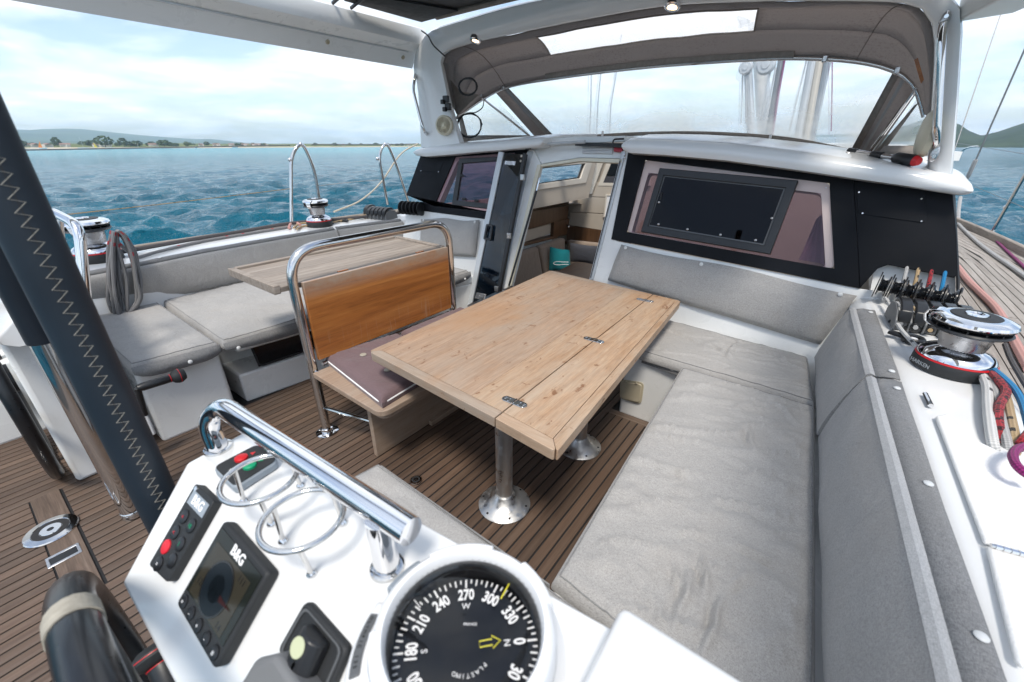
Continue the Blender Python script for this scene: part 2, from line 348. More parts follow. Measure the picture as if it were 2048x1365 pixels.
# metals, plastics
def steel(name, col=(.62, .62, .62), rough=.07, bs=.02):
    b = NB(name); c = b.co(); n = b.noise(c, 30, 4); rr = b.n('MapRange', {0: n, 1: .3, 2: .7, 3: rough * .6, 4: rough * 1.8}); b.P(col=col, metal=1.0, rough=rr, nrm=b.bump(b.noise(c, 60, 2), bs, .0006))
steel('steel', (.66, .655, .645)); steel('chrome', (.78, .78, .79), .035, .01); steel('brushed', (.60, .60, .61), .28, .05); steel('alu', (.56, .56, .555), .36, .06)
b = NB('knurl'); uv = b.n('TexCoord'); wv = b.n('TexWave', {'Vector': b.co(scale=(1, 1, 1)), 'Scale': 60, 'Distortion': 0}, wave_type='RINGS', rings_direction='Z'); b.P(col=(.62, .62, .62), metal=1.0, rough=.22)
plain('black', (.012, .013, .015), .38, 0, .2, 20, .08, 500); plain('black_gloss', (.008, .009, .011), .16, 0, .1, 20, coat=.25); plain('wheel_black', (.008, .009, .011), .30, 0, .2, 20, coat=.1); plain('black_matt', (.018, .020, .022), .62, 0, .25, 8, .25, 700)
plain('panel', (.007, .008, .0105), .5, 0, .35, 2.5, .05, 300, .3, spec=.13); plain('rubber', (.02, .02, .021), .7); plain('caulk', (.011, .011, .012), .75)
plain('grey_plastic', (.10, .105, .11), .45); plain('mid_plastic', (.16, .165, .17), .5); plain('grey_blue', (.27, .31, .35), .5); plain('white_plastic', (.76, .77, .78), .35); plain('beige', (.46, .41, .30), .5); plain('ivory', (.60, .55, .42), .5, 0, .1, 12); plain('interior', (.46, .41, .345), .5, 0, .03); plain('interior_trim', (.60, .56, .49), .45)
plain('red', (.55, .012, .018), .4); plain('green', (.004, .30, .14), .4); plain('key_red', (.62, .015, .03), .45); plain('pink_red', (.40, .03, .05), .5); plain('white_paint', (.82, .82, .82), .5, 0, .02); plain('grey_print', (.34, .37, .39), .5, 0, .02); plain('yellow', (.72, .66, .03), .5); plain('cream_tape', (.36, .33, .27), .85, 0, .2, 60, .6, 300); plain('lume', (.52, .55, .36), .5); plain('button', (.68, .69, .68), .4, 0, .04); plain('orange', (.75, .22, .02), .6); plain('tan_sail', (.75, .55, .05), .7)
plain('window_trim', (.60, .485, .455), .4, 0, .04)
b = NB('leather'); c = b.co(); b.P(col=b.ramp(b.noise(c, 5, 5), [(.3, (.007, .013, .021)), (.7, (.014, .024, .036))]), rough=.52, nrm=b.bump(b.noise(c, 260, 3), .22, .001))
plain('thread', (.23, .22, .195), .8)
# glass and clear vinyl
def glassy(name, tint, refl, rough, haze=0.0, hazecol=(.8, .8, .8), smear=0):
    b = NB(name); c = b.co(); t = b.n('BsdfTransparent', {0: tint}); g = b.n('BsdfGlossy', {0: (1, 1, 1), 'Roughness': rough})
    fr = b.n('Fresnel', {'IOR': 1.45}); gb = b.n('NewGeometry'); nb_ = b.math('SUBTRACT', 1.0, gb.outputs['Backfacing']); k = b.math('MULTIPLY', b.math('MULTIPLY', fr, refl), nb_); m1 = b.n('MixShader', {0: k, 1: t.outputs[0], 2: g.outputs[0]})
    if haze:
        d = b.n('BsdfTranslucent', {0: hazecol}); df = b.n('BsdfDiffuse', {0: hazecol}); dd = b.n('MixShader', {0: .35, 1: d.outputs[0], 2: df.outputs[0]})
        nz = b.noise(b.co(scale=(1, 1, .35)), smear or 3, 6, .65, .5); hz = b.n('MapRange', {0: nz, 1: .35, 2: .75, 3: haze * .45, 4: haze * 1.7})
        m1 = b.n('MixShader', {0: hz, 1: m1.outputs[0], 2: dd.outputs[0]})
    b.t.links.new(m1.outputs[0], b.out.inputs[0]); return b
glassy('vinyl_top', (.97, .97, .97), .12, .1, 1.3, (.96, .95, .93), 5); glassy('smoke', (.085, .10, .115), 1.0, .015); glassy('smoke_dark', (.075, .062, .066), .55, .02); glassy('tint', (.70, .60, .65), .8, .01); glassy('fixed_pane', (.62, .52, .57), .9, .01); glassy('dome', (.97, .97, .97), .8, .01); glassy('clear', (.93, .95, .97), 1.0, .01); glassy('door_glass', (.16, .235, .30), 1.3, .012)
b = NB('vinyl'); t = b.n('BsdfTransparent', {0: (.98, .98, .98)}); rf = b.n('BsdfRefraction', {0: (.99, .99, .99), 'Roughness': .17, 'IOR': 1.02}); n0 = b.noise(b.co(scale=(1, 1, .5)), 2.2, 4); rr = b.n('MapRange', {0: n0, 1: .3, 2: .7, 3: .6, 4: .97}); m1 = b.n('MixShader', {0: rr, 1: t.outputs[0], 2: rf.outputs[0]})
d = b.n('BsdfTranslucent', {0: (.9, .88, .80)}); df = b.n('BsdfDiffuse', {0: (.85, .83, .76)}); dd = b.n('MixShader', {0: .3, 1: d.outputs[0], 2: df.outputs[0]}); g = b.n('NewGeometry'); sz = b.n('SeparateXYZ', {0: g.outputs['Position']}); nz = b.noise(b.co(scale=(1, 1, 1.6)), 2.2, 3, .6, .4)
zz = b.n('MapRange', {0: sz.outputs[2], 1: 1.86, 2: 1.52, 3: 0, 4: 1}); hz = b.math('MULTIPLY', zz, b.n('MapRange', {0: nz, 1: .35, 2: .65, 3: .15, 4: 1.0})); hz = b.math('ADD', hz, b.n('MapRange', {0: nz, 1: .4, 2: .7, 3: .02, 4: .10})); hz = b.n('Clamp', {0: hz, 2: .85}); m2 = b.n('MixShader', {0: hz, 1: m1.outputs[0], 2: dd.outputs[0]})
gl = b.n('BsdfGlossy', {0: (1, 1, 1), 'Roughness': .1}); m3 = b.n('MixShader', {0: .03, 1: m2.outputs[0], 2: gl.outputs[0]}); b.t.links.new(m3.outputs[0], b.out.inputs[0])
# ropes: braid from the tube's own length / girth coordinates
def rope(name, c1, c2, fleck=None, k=95):
    b = NB(name); uv = b.n('TexCoord'); s = b.n('SeparateXYZ', {0: uv.outputs['UV']})
    u = b.math('MULTIPLY', s.outputs[0], k * 6.2832); v = b.math('MULTIPLY', s.outputs[1], 6.2832 * 4)
    a = b.math('SINE', b.math('ADD', u, v)); d = b.math('SINE', b.math('SUBTRACT', u, v)); h = b.math('MULTIPLY', a, d); hh = b.n('MapRange', {0: h, 1: -1, 2: 1, 3: 0, 4: 1})
    col = b.ramp(hh, [(.2, c1), (.8, c2)]).outputs[0]
    if fleck:
        fu = b.math('MULTIPLY', s.outputs[0], fleck[1]); fv = b.math('MULTIPLY', s.outputs[1], fleck[2]); cv = b.n('CombineXYZ', {0: fu, 1: fv, 2: 0}); wn_ = b.n('TexWhiteNoise', {0: b.n('VectorMath', {0: cv}, operation='FLOOR')}, noise_dimensions='3D')
        fm = b.math('GREATER_THAN', wn_.outputs['Value'], 1 - fleck[3]); col = b.mix(fm.outputs[0], col, fleck[0])
    b.P(col=col, rough=.85, spec=.25, sheen=.15, nrm=b.bump(hh, 1.0, .0022))
rope('rope_grey', (.13, .13, .135), (.25, .25, .255), ((.35, .03, .04), 45, 5, .05)); rope('rope_white', (.46, .46, .45), (.66, .66, .64), ((.05, .05, .055), 45, 5, .10)); rope('rope_red', (.20, .012, .018), (.40, .035, .045), ((.03, .01, .012), 200, 8, .33)); rope('rope_tan', (.30, .21, .11), (.46, .34, .20), ((.03, .025, .02), 60, 5, .16)); rope('rope_blue', (.005, .12, .30), (.02, .25, .50), ((.6, .7, .75), 45, 5, .04)); rope('rope_pale', (.30, .30, .30), (.46, .46, .455)); rope('rope_pink', (.42, .20, .18), (.60, .33, .29)); rope('rope_purple', (.14, .006, .08), (.27, .02, .15)); rope('rope_dark', (.05, .045, .048), (.10, .095, .098)); rope('rope_cream', (.50, .45, .36), (.66, .60, .49))
plain('cable', (.02, .022, .025), .5); plain('wire', (.22, .225, .23), .45, .6)
# lit reading-lamp style downlight
b = NB('lamp'); b.P(col=(1, .85, .6), emit=(1, .72, .38), es=3.0)
# display
b = NB('screen'); b.P(col=(.006, .008, .008), rough=.15, coat=.15, coatr=.04, spec=.2, emit=(.05, .055, .04), es=.12)
b = NB('chart'); b.P(col=(.022, .020, .015), rough=.15, coat=.15, spec=.2, emit=(.18, .16, .11), es=.05); plain('screen_ink', (.012, .012, .012), .2); plain('screen_blue', (.008, .012, .016), .3, spec=.2); plain('screen_red', (.03, .008, .008), .3, spec=.2); plain('card', (.004, .0045, .006), .35, 0, .1, spec=.2)
# sea, land
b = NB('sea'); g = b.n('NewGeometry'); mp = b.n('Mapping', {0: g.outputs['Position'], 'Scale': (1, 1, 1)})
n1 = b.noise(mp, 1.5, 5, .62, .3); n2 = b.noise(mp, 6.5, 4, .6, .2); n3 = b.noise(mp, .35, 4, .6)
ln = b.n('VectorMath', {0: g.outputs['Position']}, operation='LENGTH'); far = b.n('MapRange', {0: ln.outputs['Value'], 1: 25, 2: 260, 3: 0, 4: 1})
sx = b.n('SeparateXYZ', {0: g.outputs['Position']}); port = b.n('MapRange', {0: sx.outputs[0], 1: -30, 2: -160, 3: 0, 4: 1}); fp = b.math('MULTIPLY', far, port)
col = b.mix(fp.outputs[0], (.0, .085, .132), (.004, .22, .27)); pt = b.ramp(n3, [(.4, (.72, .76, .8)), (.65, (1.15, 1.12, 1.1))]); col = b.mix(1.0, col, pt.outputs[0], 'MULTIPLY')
n4 = b.noise(mp, .42, 5, .65, .2); n5 = b.noise(b.n('Mapping', {0: g.outputs['Position'], 'Scale': (.5, 1, 1)}), .12, 6, .7); ff = b.n('MapRange', {0: ln.outputs['Value'], 1: 15, 2: 120, 3: 0, 4: 1})
b0 = b.bump(n5, .0, .9); b.set(b0.inputs['Strength'], ff); b00 = b.bump(n4, .0, .7, b0); b.set(b00.inputs['Strength'], ff); b1 = b.bump(n1, .9, .30, b00); b2 = b.bump(n2, .8, .075, b1); n7 = b.noise(mp, 19, 3, .6); b2 = b.bump(n7, .5, .02, b2); ro = b.n('MapRange', {0: ln.outputs['Value'], 1: 10, 2: 300, 3: .07, 4: .17}); b.P(col=col, rough=ro, ior=1.33, spec=.24, nrm=b2)
def landm(name, c1, c2, sc):
    b = NB(name); g = b.n('NewGeometry'); n = b.noise(g.outputs['Position'], sc, 6, .7); n2 = b.noise(g.outputs['Position'], sc * 7, 5, .7); b.P(col=b.ramp(n, [(.36, c1), (.62, c2)]), rough=.95, spec=.1, nrm=b.bump(n2, 1.0, .35 / sc * .1))
landm('hill_far', (.022, .045, .018), (.075, .105, .035), .006); landm('hill_near', (.012, .028, .012), (.045, .068, .026), .018); landm('shore', (.05, .085, .022), (.20, .21, .085), .04); landm('sand', (.42, .36, .26), (.55, .48, .36), .05)
b = NB('leaf'); oi = b.n('ObjectInfo'); g = b.n('NewGeometry'); nz = b.noise(g.outputs['Position'], .5, 3); cc = b.ramp(oi.outputs['Random'], [(0, (.018, .042, .014)), (.6, (.045, .085, .022)), (1, (.095, .12, .03))]); b.P(col=b.mix(nz.outputs[0], cc.outputs[0], (.075, .105, .035)), rough=.8)
plain('bark', (.07, .055, .04), .9); plain('house_wall', (.62, .58, .52), .8); plain('house_roof', (.25, .16, .13), .8)

for nm_ in ('gel_lid',):
    nt_ = MT[nm_].node_tree; tc_ = nt_.nodes.new('ShaderNodeTexCoord'); vo_ = nt_.nodes.new('ShaderNodeTexVoronoi'); vo_.inputs['Scale'].default_value = 210; bp_ = nt_.nodes.new('ShaderNodeBump'); bp_.inputs['Strength'].default_value = .5; bp_.inputs['Distance'].default_value = .0015
    nt_.links.new(tc_.outputs['Object'], vo_.inputs['Vector']); nt_.links.new(vo_.outputs['Distance'], bp_.inputs['Height']); nt_.links.new(bp_.outputs[0], nt_.nodes['Principled BSDF'].inputs['Normal'])
# ------------------------------------------------------------------ sea and land (structure)
SEA = -1.3
def make_sea():
    nr, na = 560, 900
    rr = 2.5 * (9000 / 2.5) ** (np.arange(nr) / (nr - 1)); th = np.arange(na) * 2 * math.pi / na
    X = rr[:, None] * np.cos(th)[None]; Y = rr[:, None] * np.sin(th)[None]; Z = np.zeros_like(X); DX = np.zeros_like(X); DY = np.zeros_like(X)
    sp = np.maximum(rr * 2 * math.pi / na, np.gradient(rr))[:, None]
    rng = np.random.default_rng(3)
    for i in range(110):
        lam = 0.28 * (3.2 / .28) ** rng.random(); a = 0.0128 * lam ** .72 * (.5 + rng.random()); ang = math.radians(155 + rng.normal(0, 33)); k = 2 * math.pi / lam; ph = rng.random() * 6.28
        cx, cy = math.cos(ang), math.sin(ang); fade = np.clip(lam / (2.2 * sp) - .6, 0, 1); p = k * (X * cx + Y * cy) + ph
        Z += a * fade * np.sin(p); DX += .85 * a * fade * cx * np.cos(p); DY += .85 * a * fade * cy * np.cos(p)
    v = np.stack([X + DX, Y + DY, Z + SEA], -1).reshape(-1, 3)
    i = np.arange(nr - 1)[:, None] * na; k = np.arange(na)[None]; l = (k + 1) % na
    f = np.stack([i + k, i + l, i + na + l, i + na + k], -1).reshape(-1, 4)[:, ::-1]
    me = bpy.data.meshes.new('sea'); me.vertices.add(len(v)); me.vertices.foreach_set('co', v.ravel()); me.loops.add(f.size); me.loops.foreach_set('vertex_index', f.ravel().astype(np.int32))
    me.polygons.add(len(f)); me.polygons.foreach_set('loop_start', np.arange(0, f.size, 4, dtype=np.int32)); me.polygons.foreach_set('use_smooth', [True] * len(f)); me.update(); me.materials.append(MT['sea'])
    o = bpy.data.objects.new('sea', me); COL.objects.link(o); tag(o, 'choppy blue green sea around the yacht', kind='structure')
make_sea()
def hills(name, prof, D, depth, mat, label, rough, seed):
    cols = []
    xs = np.arange(prof[0][0], prof[-1][0] + 1, 6)
    ys = np.interp(xs, [p[0] for p in prof], [p[1] for p in prof]); m = MB(); rows = []
    T = [0, .12, .25, .4, .55, .7, .85, 1.0, 1.25, 1.6]
    for t in T:
        r = []
        for x, y in zip(xs, ys):
            d = _ray(x, 290); d = Vector((d[0], d[1], 0)); dd = d.normalized()
            dist = D + depth * (t - 1); crest = (HOR - y) / FPX * (D / d.length) / 1.1035
            q = dd * dist; sh = t ** 1.25 if t <= 1 else max(0, 1 - (t - 1) * .8)
            nz = mnoise.fractal(Vector((q.x * rough, q.y * rough, seed)), 1.0, 2.0, 5) * max(crest, 2) * .28 * (math.sin(math.pi * min(t, 1)) + .12)
            r.append((q.x, q.y, SEA - 1 + (crest + EYE[2] - SEA + 1) * sh + nz))
        rows.append(r)
    m.loft(rows[::-1]); o = m.build(name, mat, None); tag(o, label, kind='structure')
hills('far_hills', [(-700, 262), (-200, 255), (0, 258), (30, 259), (70, 261), (100, 259), (140, 258), (175, 259), (205, 262), (240, 266), (300, 272), (350, 276), (400, 279), (420, 278), (450, 281), (490, 286), (540, 287.5), (620, 288), (900, 288.5), (1300, 288), (1700, 286)], 4300, 1900, 'hill_far', 'low blue forested hills beyond the left shore', .0018, 2.0)
hills('headland', [(1700, 288), (1800, 262), (1860, 238), (1905, 251), (1925, 262), (1955, 272), (1985, 264), (2010, 254), (2048, 240), (2150, 225), (2300, 228), (2600, 245), (3000, 260)], 1250, 540, 'hill_near', 'dark green wooded headland across the water on the right', .007, 5.0)
SHORE = [(-700, 299.5), (-100, 298.6), (150, 297.8), (300, 297.0), (450, 296.2), (600, 295.4), (830, 294.2), (1000, 293.4)]
sp = resample([PZ(x, y, SEA) for x, y in SHORE], 60)
m = MB(); rows = [[p + Vector((0, 0, -1)) for p in sp], [p * 1.006 + Vector((0, 0, .1)) for p in sp], [p * 1.03 + Vector((0, 0, .9)) for p in sp]]
o = m.loft(rows[::-1]).build('beach', 'sand', None); tag(o, 'pale strip of beach along the far left shore', kind='structure')
m = MB(); rows = [[p * k + Vector((0, 0, SEA * (1 - k) + h + 1.4 * mnoise.noise(p * .03 + Vector((0, k * 9, 0))))) for p in sp] for k, h in ((1.028, .3), (1.08, 1.2), (1.25, 2.2), (1.6, 3.6), (2.3, 5.0))]
o = m.loft(rows[::-1]).build('shore_land', 'shore', None); tag(o, 'low green land of the far left shore', kind='structure')
# trees, houses and craft on the far shore
def shore_at(x, k=1.06): 
    d = _ray(x, 290); dd = Vector((d[0], d[1], 0)).normalized(); y = np.interp(x, [p[0] for p in SHORE], [p[1] for p in SHORE]); p = PZ(x, y, SEA); q = Vector((p.x, p.y, 0)) * k; return Vector((q.x, q.y, SEA + .8))
def crown_mesh(seed):
    rnd = random.Random(seed); m = MB()
    for i in range(150):
        a = rnd.random() * 6.283; z = rnd.random(); r = (math.sin(math.pi * (z * .86 + .1)) ** .6) * (.35 + .65 * rnd.random() ** .5) * .62; c = Vector((r * math.cos(a), r * math.sin(a), .25 + z * .75)); s = .09 + .07 * rnd.random()
        n = Vector((rnd.gauss(0, 1), rnd.gauss(0, 1), rnd.gauss(0, 1))).normalized(); t = n.orthogonal().normalized(); b = n.cross(t)
        m.add([c + t * s, c + b * s * .8, c - t * s, c - b * s * .8], [(0, 1, 2, 3)])
    me = bpy.data.meshes.new('crown'); me.from_pydata([tuple(p) for p in m.v], [], m.f); me.materials.append(MT['leaf']); return me
CR = [crown_mesh(i) for i in range(5)]
tm = bpy.data.meshes.new('trunk'); q = MB().tube([(0, 0, -.1), (.01, 0, .2), (0, .02, .5)], [.05, .04, .015], 6); tm.from_pydata([tuple(p) for p in q.v], [], q.f); tm.materials.append(MT['bark'])
rnd = random.Random(11)
def tree(x, k, h, wd, label, group):
    p = shore_at(x, k); t = thing('shore_tree', label, 'tree', p, group); s = h
    for nm, me in (('crown', rnd.choice(CR)), ('trunk', tm)):
        o = bpy.data.objects.new(nm, me); COL.objects.link(o); o.parent = t; o.scale = (s * wd, s * wd, s) if nm == 'crown' else (s, s, s); o.rotation_euler.z = rnd.random() * 6
tree(213, 1.05, 8.5, 1.25, 'broad dark tree standing tallest on the far left shore', 'trees on the far shore'); tree(250, 1.05, 7.0, .9, 'dark rounded tree beside the tallest tree on the far shore', 'trees on the far shore')
tree(330, 1.04, 5.8, 1.6, 'wide dark clump of pine by the water on the far shore', 'trees on the far shore'); tree(118, 1.1, 7.5, .7, 'tall narrow tree behind the houses at left on the far shore', 'trees on the far shore')
for i in range(74):
    x = rnd.uniform(15, 820); tree(x, rnd.uniform(1.035, 1.5), rnd.uniform(2.6, 5.6) * (1 if x < 420 else .85), rnd.uniform(.8, 1.7), 'small green tree among many along the far left shore', 'trees along the far shore')
hm = []
for wd in (1.0, 1.5):
    q = MB().prism([(-wd, -.6, 0), (wd, -.6, 0), (wd, .6, 0), (-wd, .6, 0)], (0, 0, 1.0)); a = bpy.data.meshes.new('wall'); a.from_pydata([tuple(p) for p in q.v], [], q.f); a.materials.append(MT['house_wall'])
    q = MB().prism([(-wd - .15, -.75, 1.002), (-wd - .15, .75, 1.002), (-wd - .15, 0, 1.5)], (2 * wd + .3, 0, 0)); c = bpy.data.meshes.new('roof'); c.from_pydata([tuple(p) for p in q.v], [], q.f); c.materials.append(MT['house_roof']); hm.append((a, c))
for i in range(26):
    x = rnd.choice([rnd.uniform(30, 200), rnd.uniform(30, 460), rnd.uniform(400, 820)]); p = shore_at(x, rnd.uniform(1.035, 1.16)); t = thing('shore_house', 'small pale house among trees along the far left shore', 'house', p, 'houses along the far shore'); a, c = rnd.choice(hm)
    for nm, me in (('wall', a), ('roof', c)):
        o = bpy.data.objects.new(nm, me); COL.objects.link(o); o.parent = t; o.scale = (2.4, 2.4, 2.2); o.rotation_euler.z = rnd.random() * 3
def craft(x, label, sail, h, k=.93):
    p = shore_at(x, k); p.z = SEA; t = thing('moored_boat', label, 'boat', p, 'boats off the far shore')
    a = Vector((math.cos(x), math.sin(x), 0)); b = Vector((-a.y, a.x, 0)); L = h * .42
    rows = []
    for s, wd in ((-1, .5), (-.4, .95), (.3, .9), (1, .05)):
        c = p + a * L * s; rows.append([c + b * wd * .8 + Vector((0, 0, .75)), c - b * wd * .8 + Vector((0, 0, .75)), c - b * wd * .4 + Vector((0, 0, -.2)), c + b * wd * .4 + Vector((0, 0, -.2))])
    MB().solid(rows).build('hull', 'white_paint', t, fixn=True); MB().tube([p + Vector((0, 0, .5)), p + a * .3 + Vector((0, 0, h))], .05, 6).build('mast', 'white_paint', t)
    if sail: MB().prism([p + Vector((.05, 0, .9)), p + a * L * 1.0 + Vector((.05, 0, .9)), p + a * .25 + Vector((.05, 0, h * .95))], (.04, .02, 0)).build('sail', sail, t)
craft(86, 'small craft with an orange sail off the far shore', 'orange', 5.5, .97); craft(190, 'small craft with a yellow sail off the far shore', 'tan_sail', 4.6, .93); craft(168, 'white yacht moored left of the yellow sail', None, 8.5, .97); craft(221, 'white yacht moored just right of the yellow sail', None, 7.5, .98); craft(277, 'small white launch off the wooded point', None, 3.2, .95); craft(392, 'white yacht moored off the dark trees', None, 7.0, .98); craft(470, 'white yacht moored farthest right on the far shore', None, 7.5, .99)

# ------------------------------------------------------------------ hull, decks
HULL = MB()
def hull_side(xs, sgn):
    rows = []
    for Y, xo in xs: rows.append([(xo, Y, .69), (xo + sgn * .03, Y, .55), (xo - sgn * .02, Y, -.3), (xo - sgn * .25, Y, -1.5)])
    HULL.loft(rows)
PORT_EDGE = [(-1.5, -4.55), (0, -4.62), (1.5, -4.68), (3, -4.66), (5, -4.5), (8, -3.9), (11, -2.9), (13.5, -1.75)]
STB_EDGE = [(-1.5, 1.2), (0, 1.28), (1.5, 1.34), (3, 1.37), (5, 1.36), (8, .95), (11, -.2), (13.5, -1.65)]
hull_side(PORT_EDGE, -1); hull_side(STB_EDGE, 1)
o = HULL.build('yacht_hull', 'gel', None, fixn=True); tag(o, 'white hull sides of the yacht below the decks', kind='structure')
m = MB(); m.loft([[(-4.60, -1.5, .685), (-4.60, 1.5, .685), (-4.60, 3.2, .685), (-4.45, 5, .685), (-3.85, 8, .685), (-1.7, 13.4, .685)], [(-4.0, -1.5, .685), (-4.0, 1.5, .685), (-3.9, 3.2, .685), (-3.3, 5, .685), (-2.9, 8, .685), (-1.7, 13.3, .685)]])
o = m.build('port_side_deck', 'teak_deck', None); tag(o, 'pale teak side deck outside the port coaming', kind='structure')
# starboard side deck: caulked planks that can be told apart
base = MB().loft([[(.62, -1.5, .672), (.64, 3, .672), (.5, 6, .672), (.2, 9, .672), (-1.7, 13.3, .672)], [(1.24, -1.5, .672), (1.36, 3, .672), (1.32, 6, .672), (.72, 9, .672), (-1.6, 13.4, .672)]]).build('starboard_side_deck', 'caulk', None)
tag(base, 'weathered pale teak side deck outside the starboard coaming', kind='structure')
YS = [-1.2, .6, 2.0, 3.3, 4.7, 6.2, 8.0, 10.0]
def edge_in(Y): return float(np.interp(Y, [-1.5, 3, 6, 9, 13.3], [.62, .64, .5, .2, -1.7]))
def edge_out(Y): return float(np.interp(Y, [-1.5, 0, 1.5, 3, 5, 8, 11], [1.19, 1.27, 1.33, 1.36, 1.35, .94, -.2]))
NPL = 16
for k in range(NPL):
    cut = [-1.2] + sorted(random.Random(k).sample([.9, 1.7, 2.4, 3.2, 3.9, 4.8, 5.7, 6.8], 3)) + [10.0]
    for a, b_ in zip(cut, cut[1:]):
        rows = []
        for Y in np.linspace(a + .004, b_ - .004, max(2, int((b_ - a) / .7) + 2)):
            w0, w1 = edge_out(Y) - .0425 * (NPL - k), edge_out(Y) - .0425 * (NPL - k) + .0375
            rows.append([(w0, Y, .673), (w0, Y, .681), (w1, Y, .681), (w1, Y, .673)])
        MB().solid(rows).build('plank', 'teak_deck', base, fixn=True)
for nm, ed, s, lab in (('toe_rail', PORT_EDGE, 1, 'grey toe rail along the port deck edge'), ('toe_rail', STB_EDGE, -1, 'weathered grey toe rail along the starboard deck edge')):
    pts = resample(smoothpath([(x, Y, .685) for Y, x in ed], 5), 60); rows = [[p + Vector((s * .0, 0, -.02)), p + Vector((s * .01, 0, .055)), p + Vector((s * .055, 0, .055)), p + Vector((s * .065, 0, -.02))] for p in pts]
    tag(MB().solid(rows).build(nm, 'teak_grey', None, bevel=.006, fixn=True), lab, 'toe rail')
# ------------------------------------------------------------------ cockpit sole
sole = MB().box((-1.6, .55, -.015), (4.4, 4.6, .02)).build('cockpit_sole', 'caulk', None); tag(sole, 'teak planked cockpit floor with black caulking', kind='structure')
PW, PG = .0470, .0078
shared = {}
def plank(x, y0, y1, z=0.0, wd=PW - PG, mat='teak_sole', par=sole):
    key = (round(wd, 4), mat)
    if key not in shared:
        h = wd / 2; c = .0012; prof = [(-h, -.012), (-h, -c), (-h + c, 0), (h - c, 0), (h, -c), (h, -.012)]
        v = [(a, -.5, b) for a, b in prof] + [(a, .5, b) for a, b in prof]; n = 6; f = [(i, i + 1, n + i + 1, n + i) for i in range(n - 1)] + [tuple(range(n))[::-1], tuple(range(n, 2 * n))]
        me = bpy.data.meshes.new('plank'); me.from_pydata(v, [], [q[::-1] for q in f]); me.materials.append(MT[mat]); shared[key] = me
    o = bpy.data.objects.new('plank', shared[key]); COL.objects.link(o); o.parent = par; o.location = (x, (y0 + y1) / 2, z); o.scale = (1, y1 - y0, 1); return o
x = -3.62
while x < -.30:
    if x < -2.72: plank(x, -1.3, .35)
    elif x > -.80 and x < -.3: plank(x, -1.3, 2.09)
    elif x > -2.66 and x < -1.85: plank(x, -.075, 2.85); plank(x, -1.3, -.19)
    else: plank(x, -1.3, 2.85 if x < -.8 else 2.1)
    x += PW
# framed access panel in the sole aft (margin boards) and its flush pull, deck plate
m = MB(); 
for (a, b_, c, d) in ((-2.66, -.183, -1.86, -.086),): m.prism([(a, b_, -.010), (c, b_, -.010), (c, d, -.010), (a, d, -.010)], (0, 0, .012))
m.build('margin_board', 'teak_sole_x', sole, bevel=.001)
m = MB(); m.prism([(-.83, 2.09, -.01), (-.3, 2.09, -.01), (-.3, 2.14, -.01), (-.83, 2.14, -.01)], (0, 0, .0115)); m.build('margin_board', 'teak_sole_x', sole, bevel=.001)
def deckplate(c, r, label):
    t = thing('deck_plate', label, 'deck plate', c)
    MB().lathe([(r, 0), (r, .004), (r * .96, .008), (r * .70, .010), (r * .68, .008)], c, n=40).build('rim', 'steel', t)
    MB().lathe([(r * .68, .0075), (r * .66, .0095), (r * .42, .0095), (r * .40, .0075)], c, n=40).build('seal', 'rubber', t)
    MB().lathe([(r * .40, .0078), (r * .38, .011), (.002, .011)], c, n=32).build('cap', 'steel', t)
    MB().lathe([(r * .13, .0112), (r * .13, .0118), (.001, .0118)], c, n=8).build('key_hole', 'black', t)
deckplate(PZ(103, 1062, .002), .088, 'round stainless deck plate with black ring set in the sole')
deckplate(PZ(832, 962, .002), .030, 'small round chrome fitting in the sole beside the aft seat')
t = thing('sole_hatch_pull', 'recessed grey pull slot in the sole near the wheel', 'hatch pull', PZ(128, 1112, .001)); c = PZ(128, 1112, .001)
MB().ring([c + Vector(p) for p in ((-.035, -.05, 0), (.035, -.05, 0), (.035, .05, 0), (-.035, .05, 0))], [c + Vector(p) for p in ((-.022, -.04, 0), (.022, -.04, 0), (.022, .04, 0), (-.022, .04, 0))], (0, 0, .004)).build('frame', 'brushed', t, bevel=.002); MB().box(c + Vector((0, 0, .0012)), (.044, .08, .002)).build('slot', 'black', t)
# ------------------------------------------------------------------ seats (moulded white bases) and coamings
SZ = .40
def struct(mb, name, mat, label, **k): o = mb.build(name, mat, None, **k); tag(o, label, kind='structure'); return o
FR = -2.625                        # port seat front
m = MB()
SZP = .445
# port seat front face follows the seat and turns in towards the door
front = smoothpath([(FR - .06, .34, 0), (FR - .04, .72, 0), (FR + .02, 1.2, 0), (FR + .06, 1.8, 0), (FR + .08, 2.3, 0), (-2.45, 2.72, 0)], 5)
i0 = [i for i, p in enumerate(front) if p.y < .76]; 
m.prism([Vector((p.x, p.y, -.01)) for p in front if p.y < .80] + [Vector((-3.72, .79, -.01)), Vector((-3.72, .34, -.01))], (0, 0, SZP + .01))
o = struct(m, 'port_seat_locker', 'gel', 'white moulded aft seat locker on the port side', bevel=.02, seg=3)
m = MB(); f2 = [p for p in front if p.y > .79]
m.prism([Vector((p.x - .09, p.y, -.01)) for p in f2] + [Vector((-3.72, f2[-1].y, -.01)), Vector((-3.72, .795, -.01))], (0, 0, .20))
m.prism([Vector((p.x, p.y, .375)) for p in f2] + [Vector((-3.72, f2[-1].y, .375)), Vector((-3.72, .795, .375))], (0, 0, SZP - .375))
m.prism([Vector((p.x - .34, p.y, .17)) for p in f2] + [Vector((-3.72, f2[-1].y, .17)), Vector((-3.72, .795, .17))], (0, 0, .206))
m.prism([Vector((p.x - .005, p.y, -.01)) for p in f2 if p.y > 1.75] + [Vector((-3.0, f2[-1].y, -.01)), Vector((-3.0, 1.76, -.01))], (0, 0, .386))
o = struct(m, 'port_seat_base', 'gel', 'white moulded port seat base with a recessed port window', bevel=.014, seg=3)
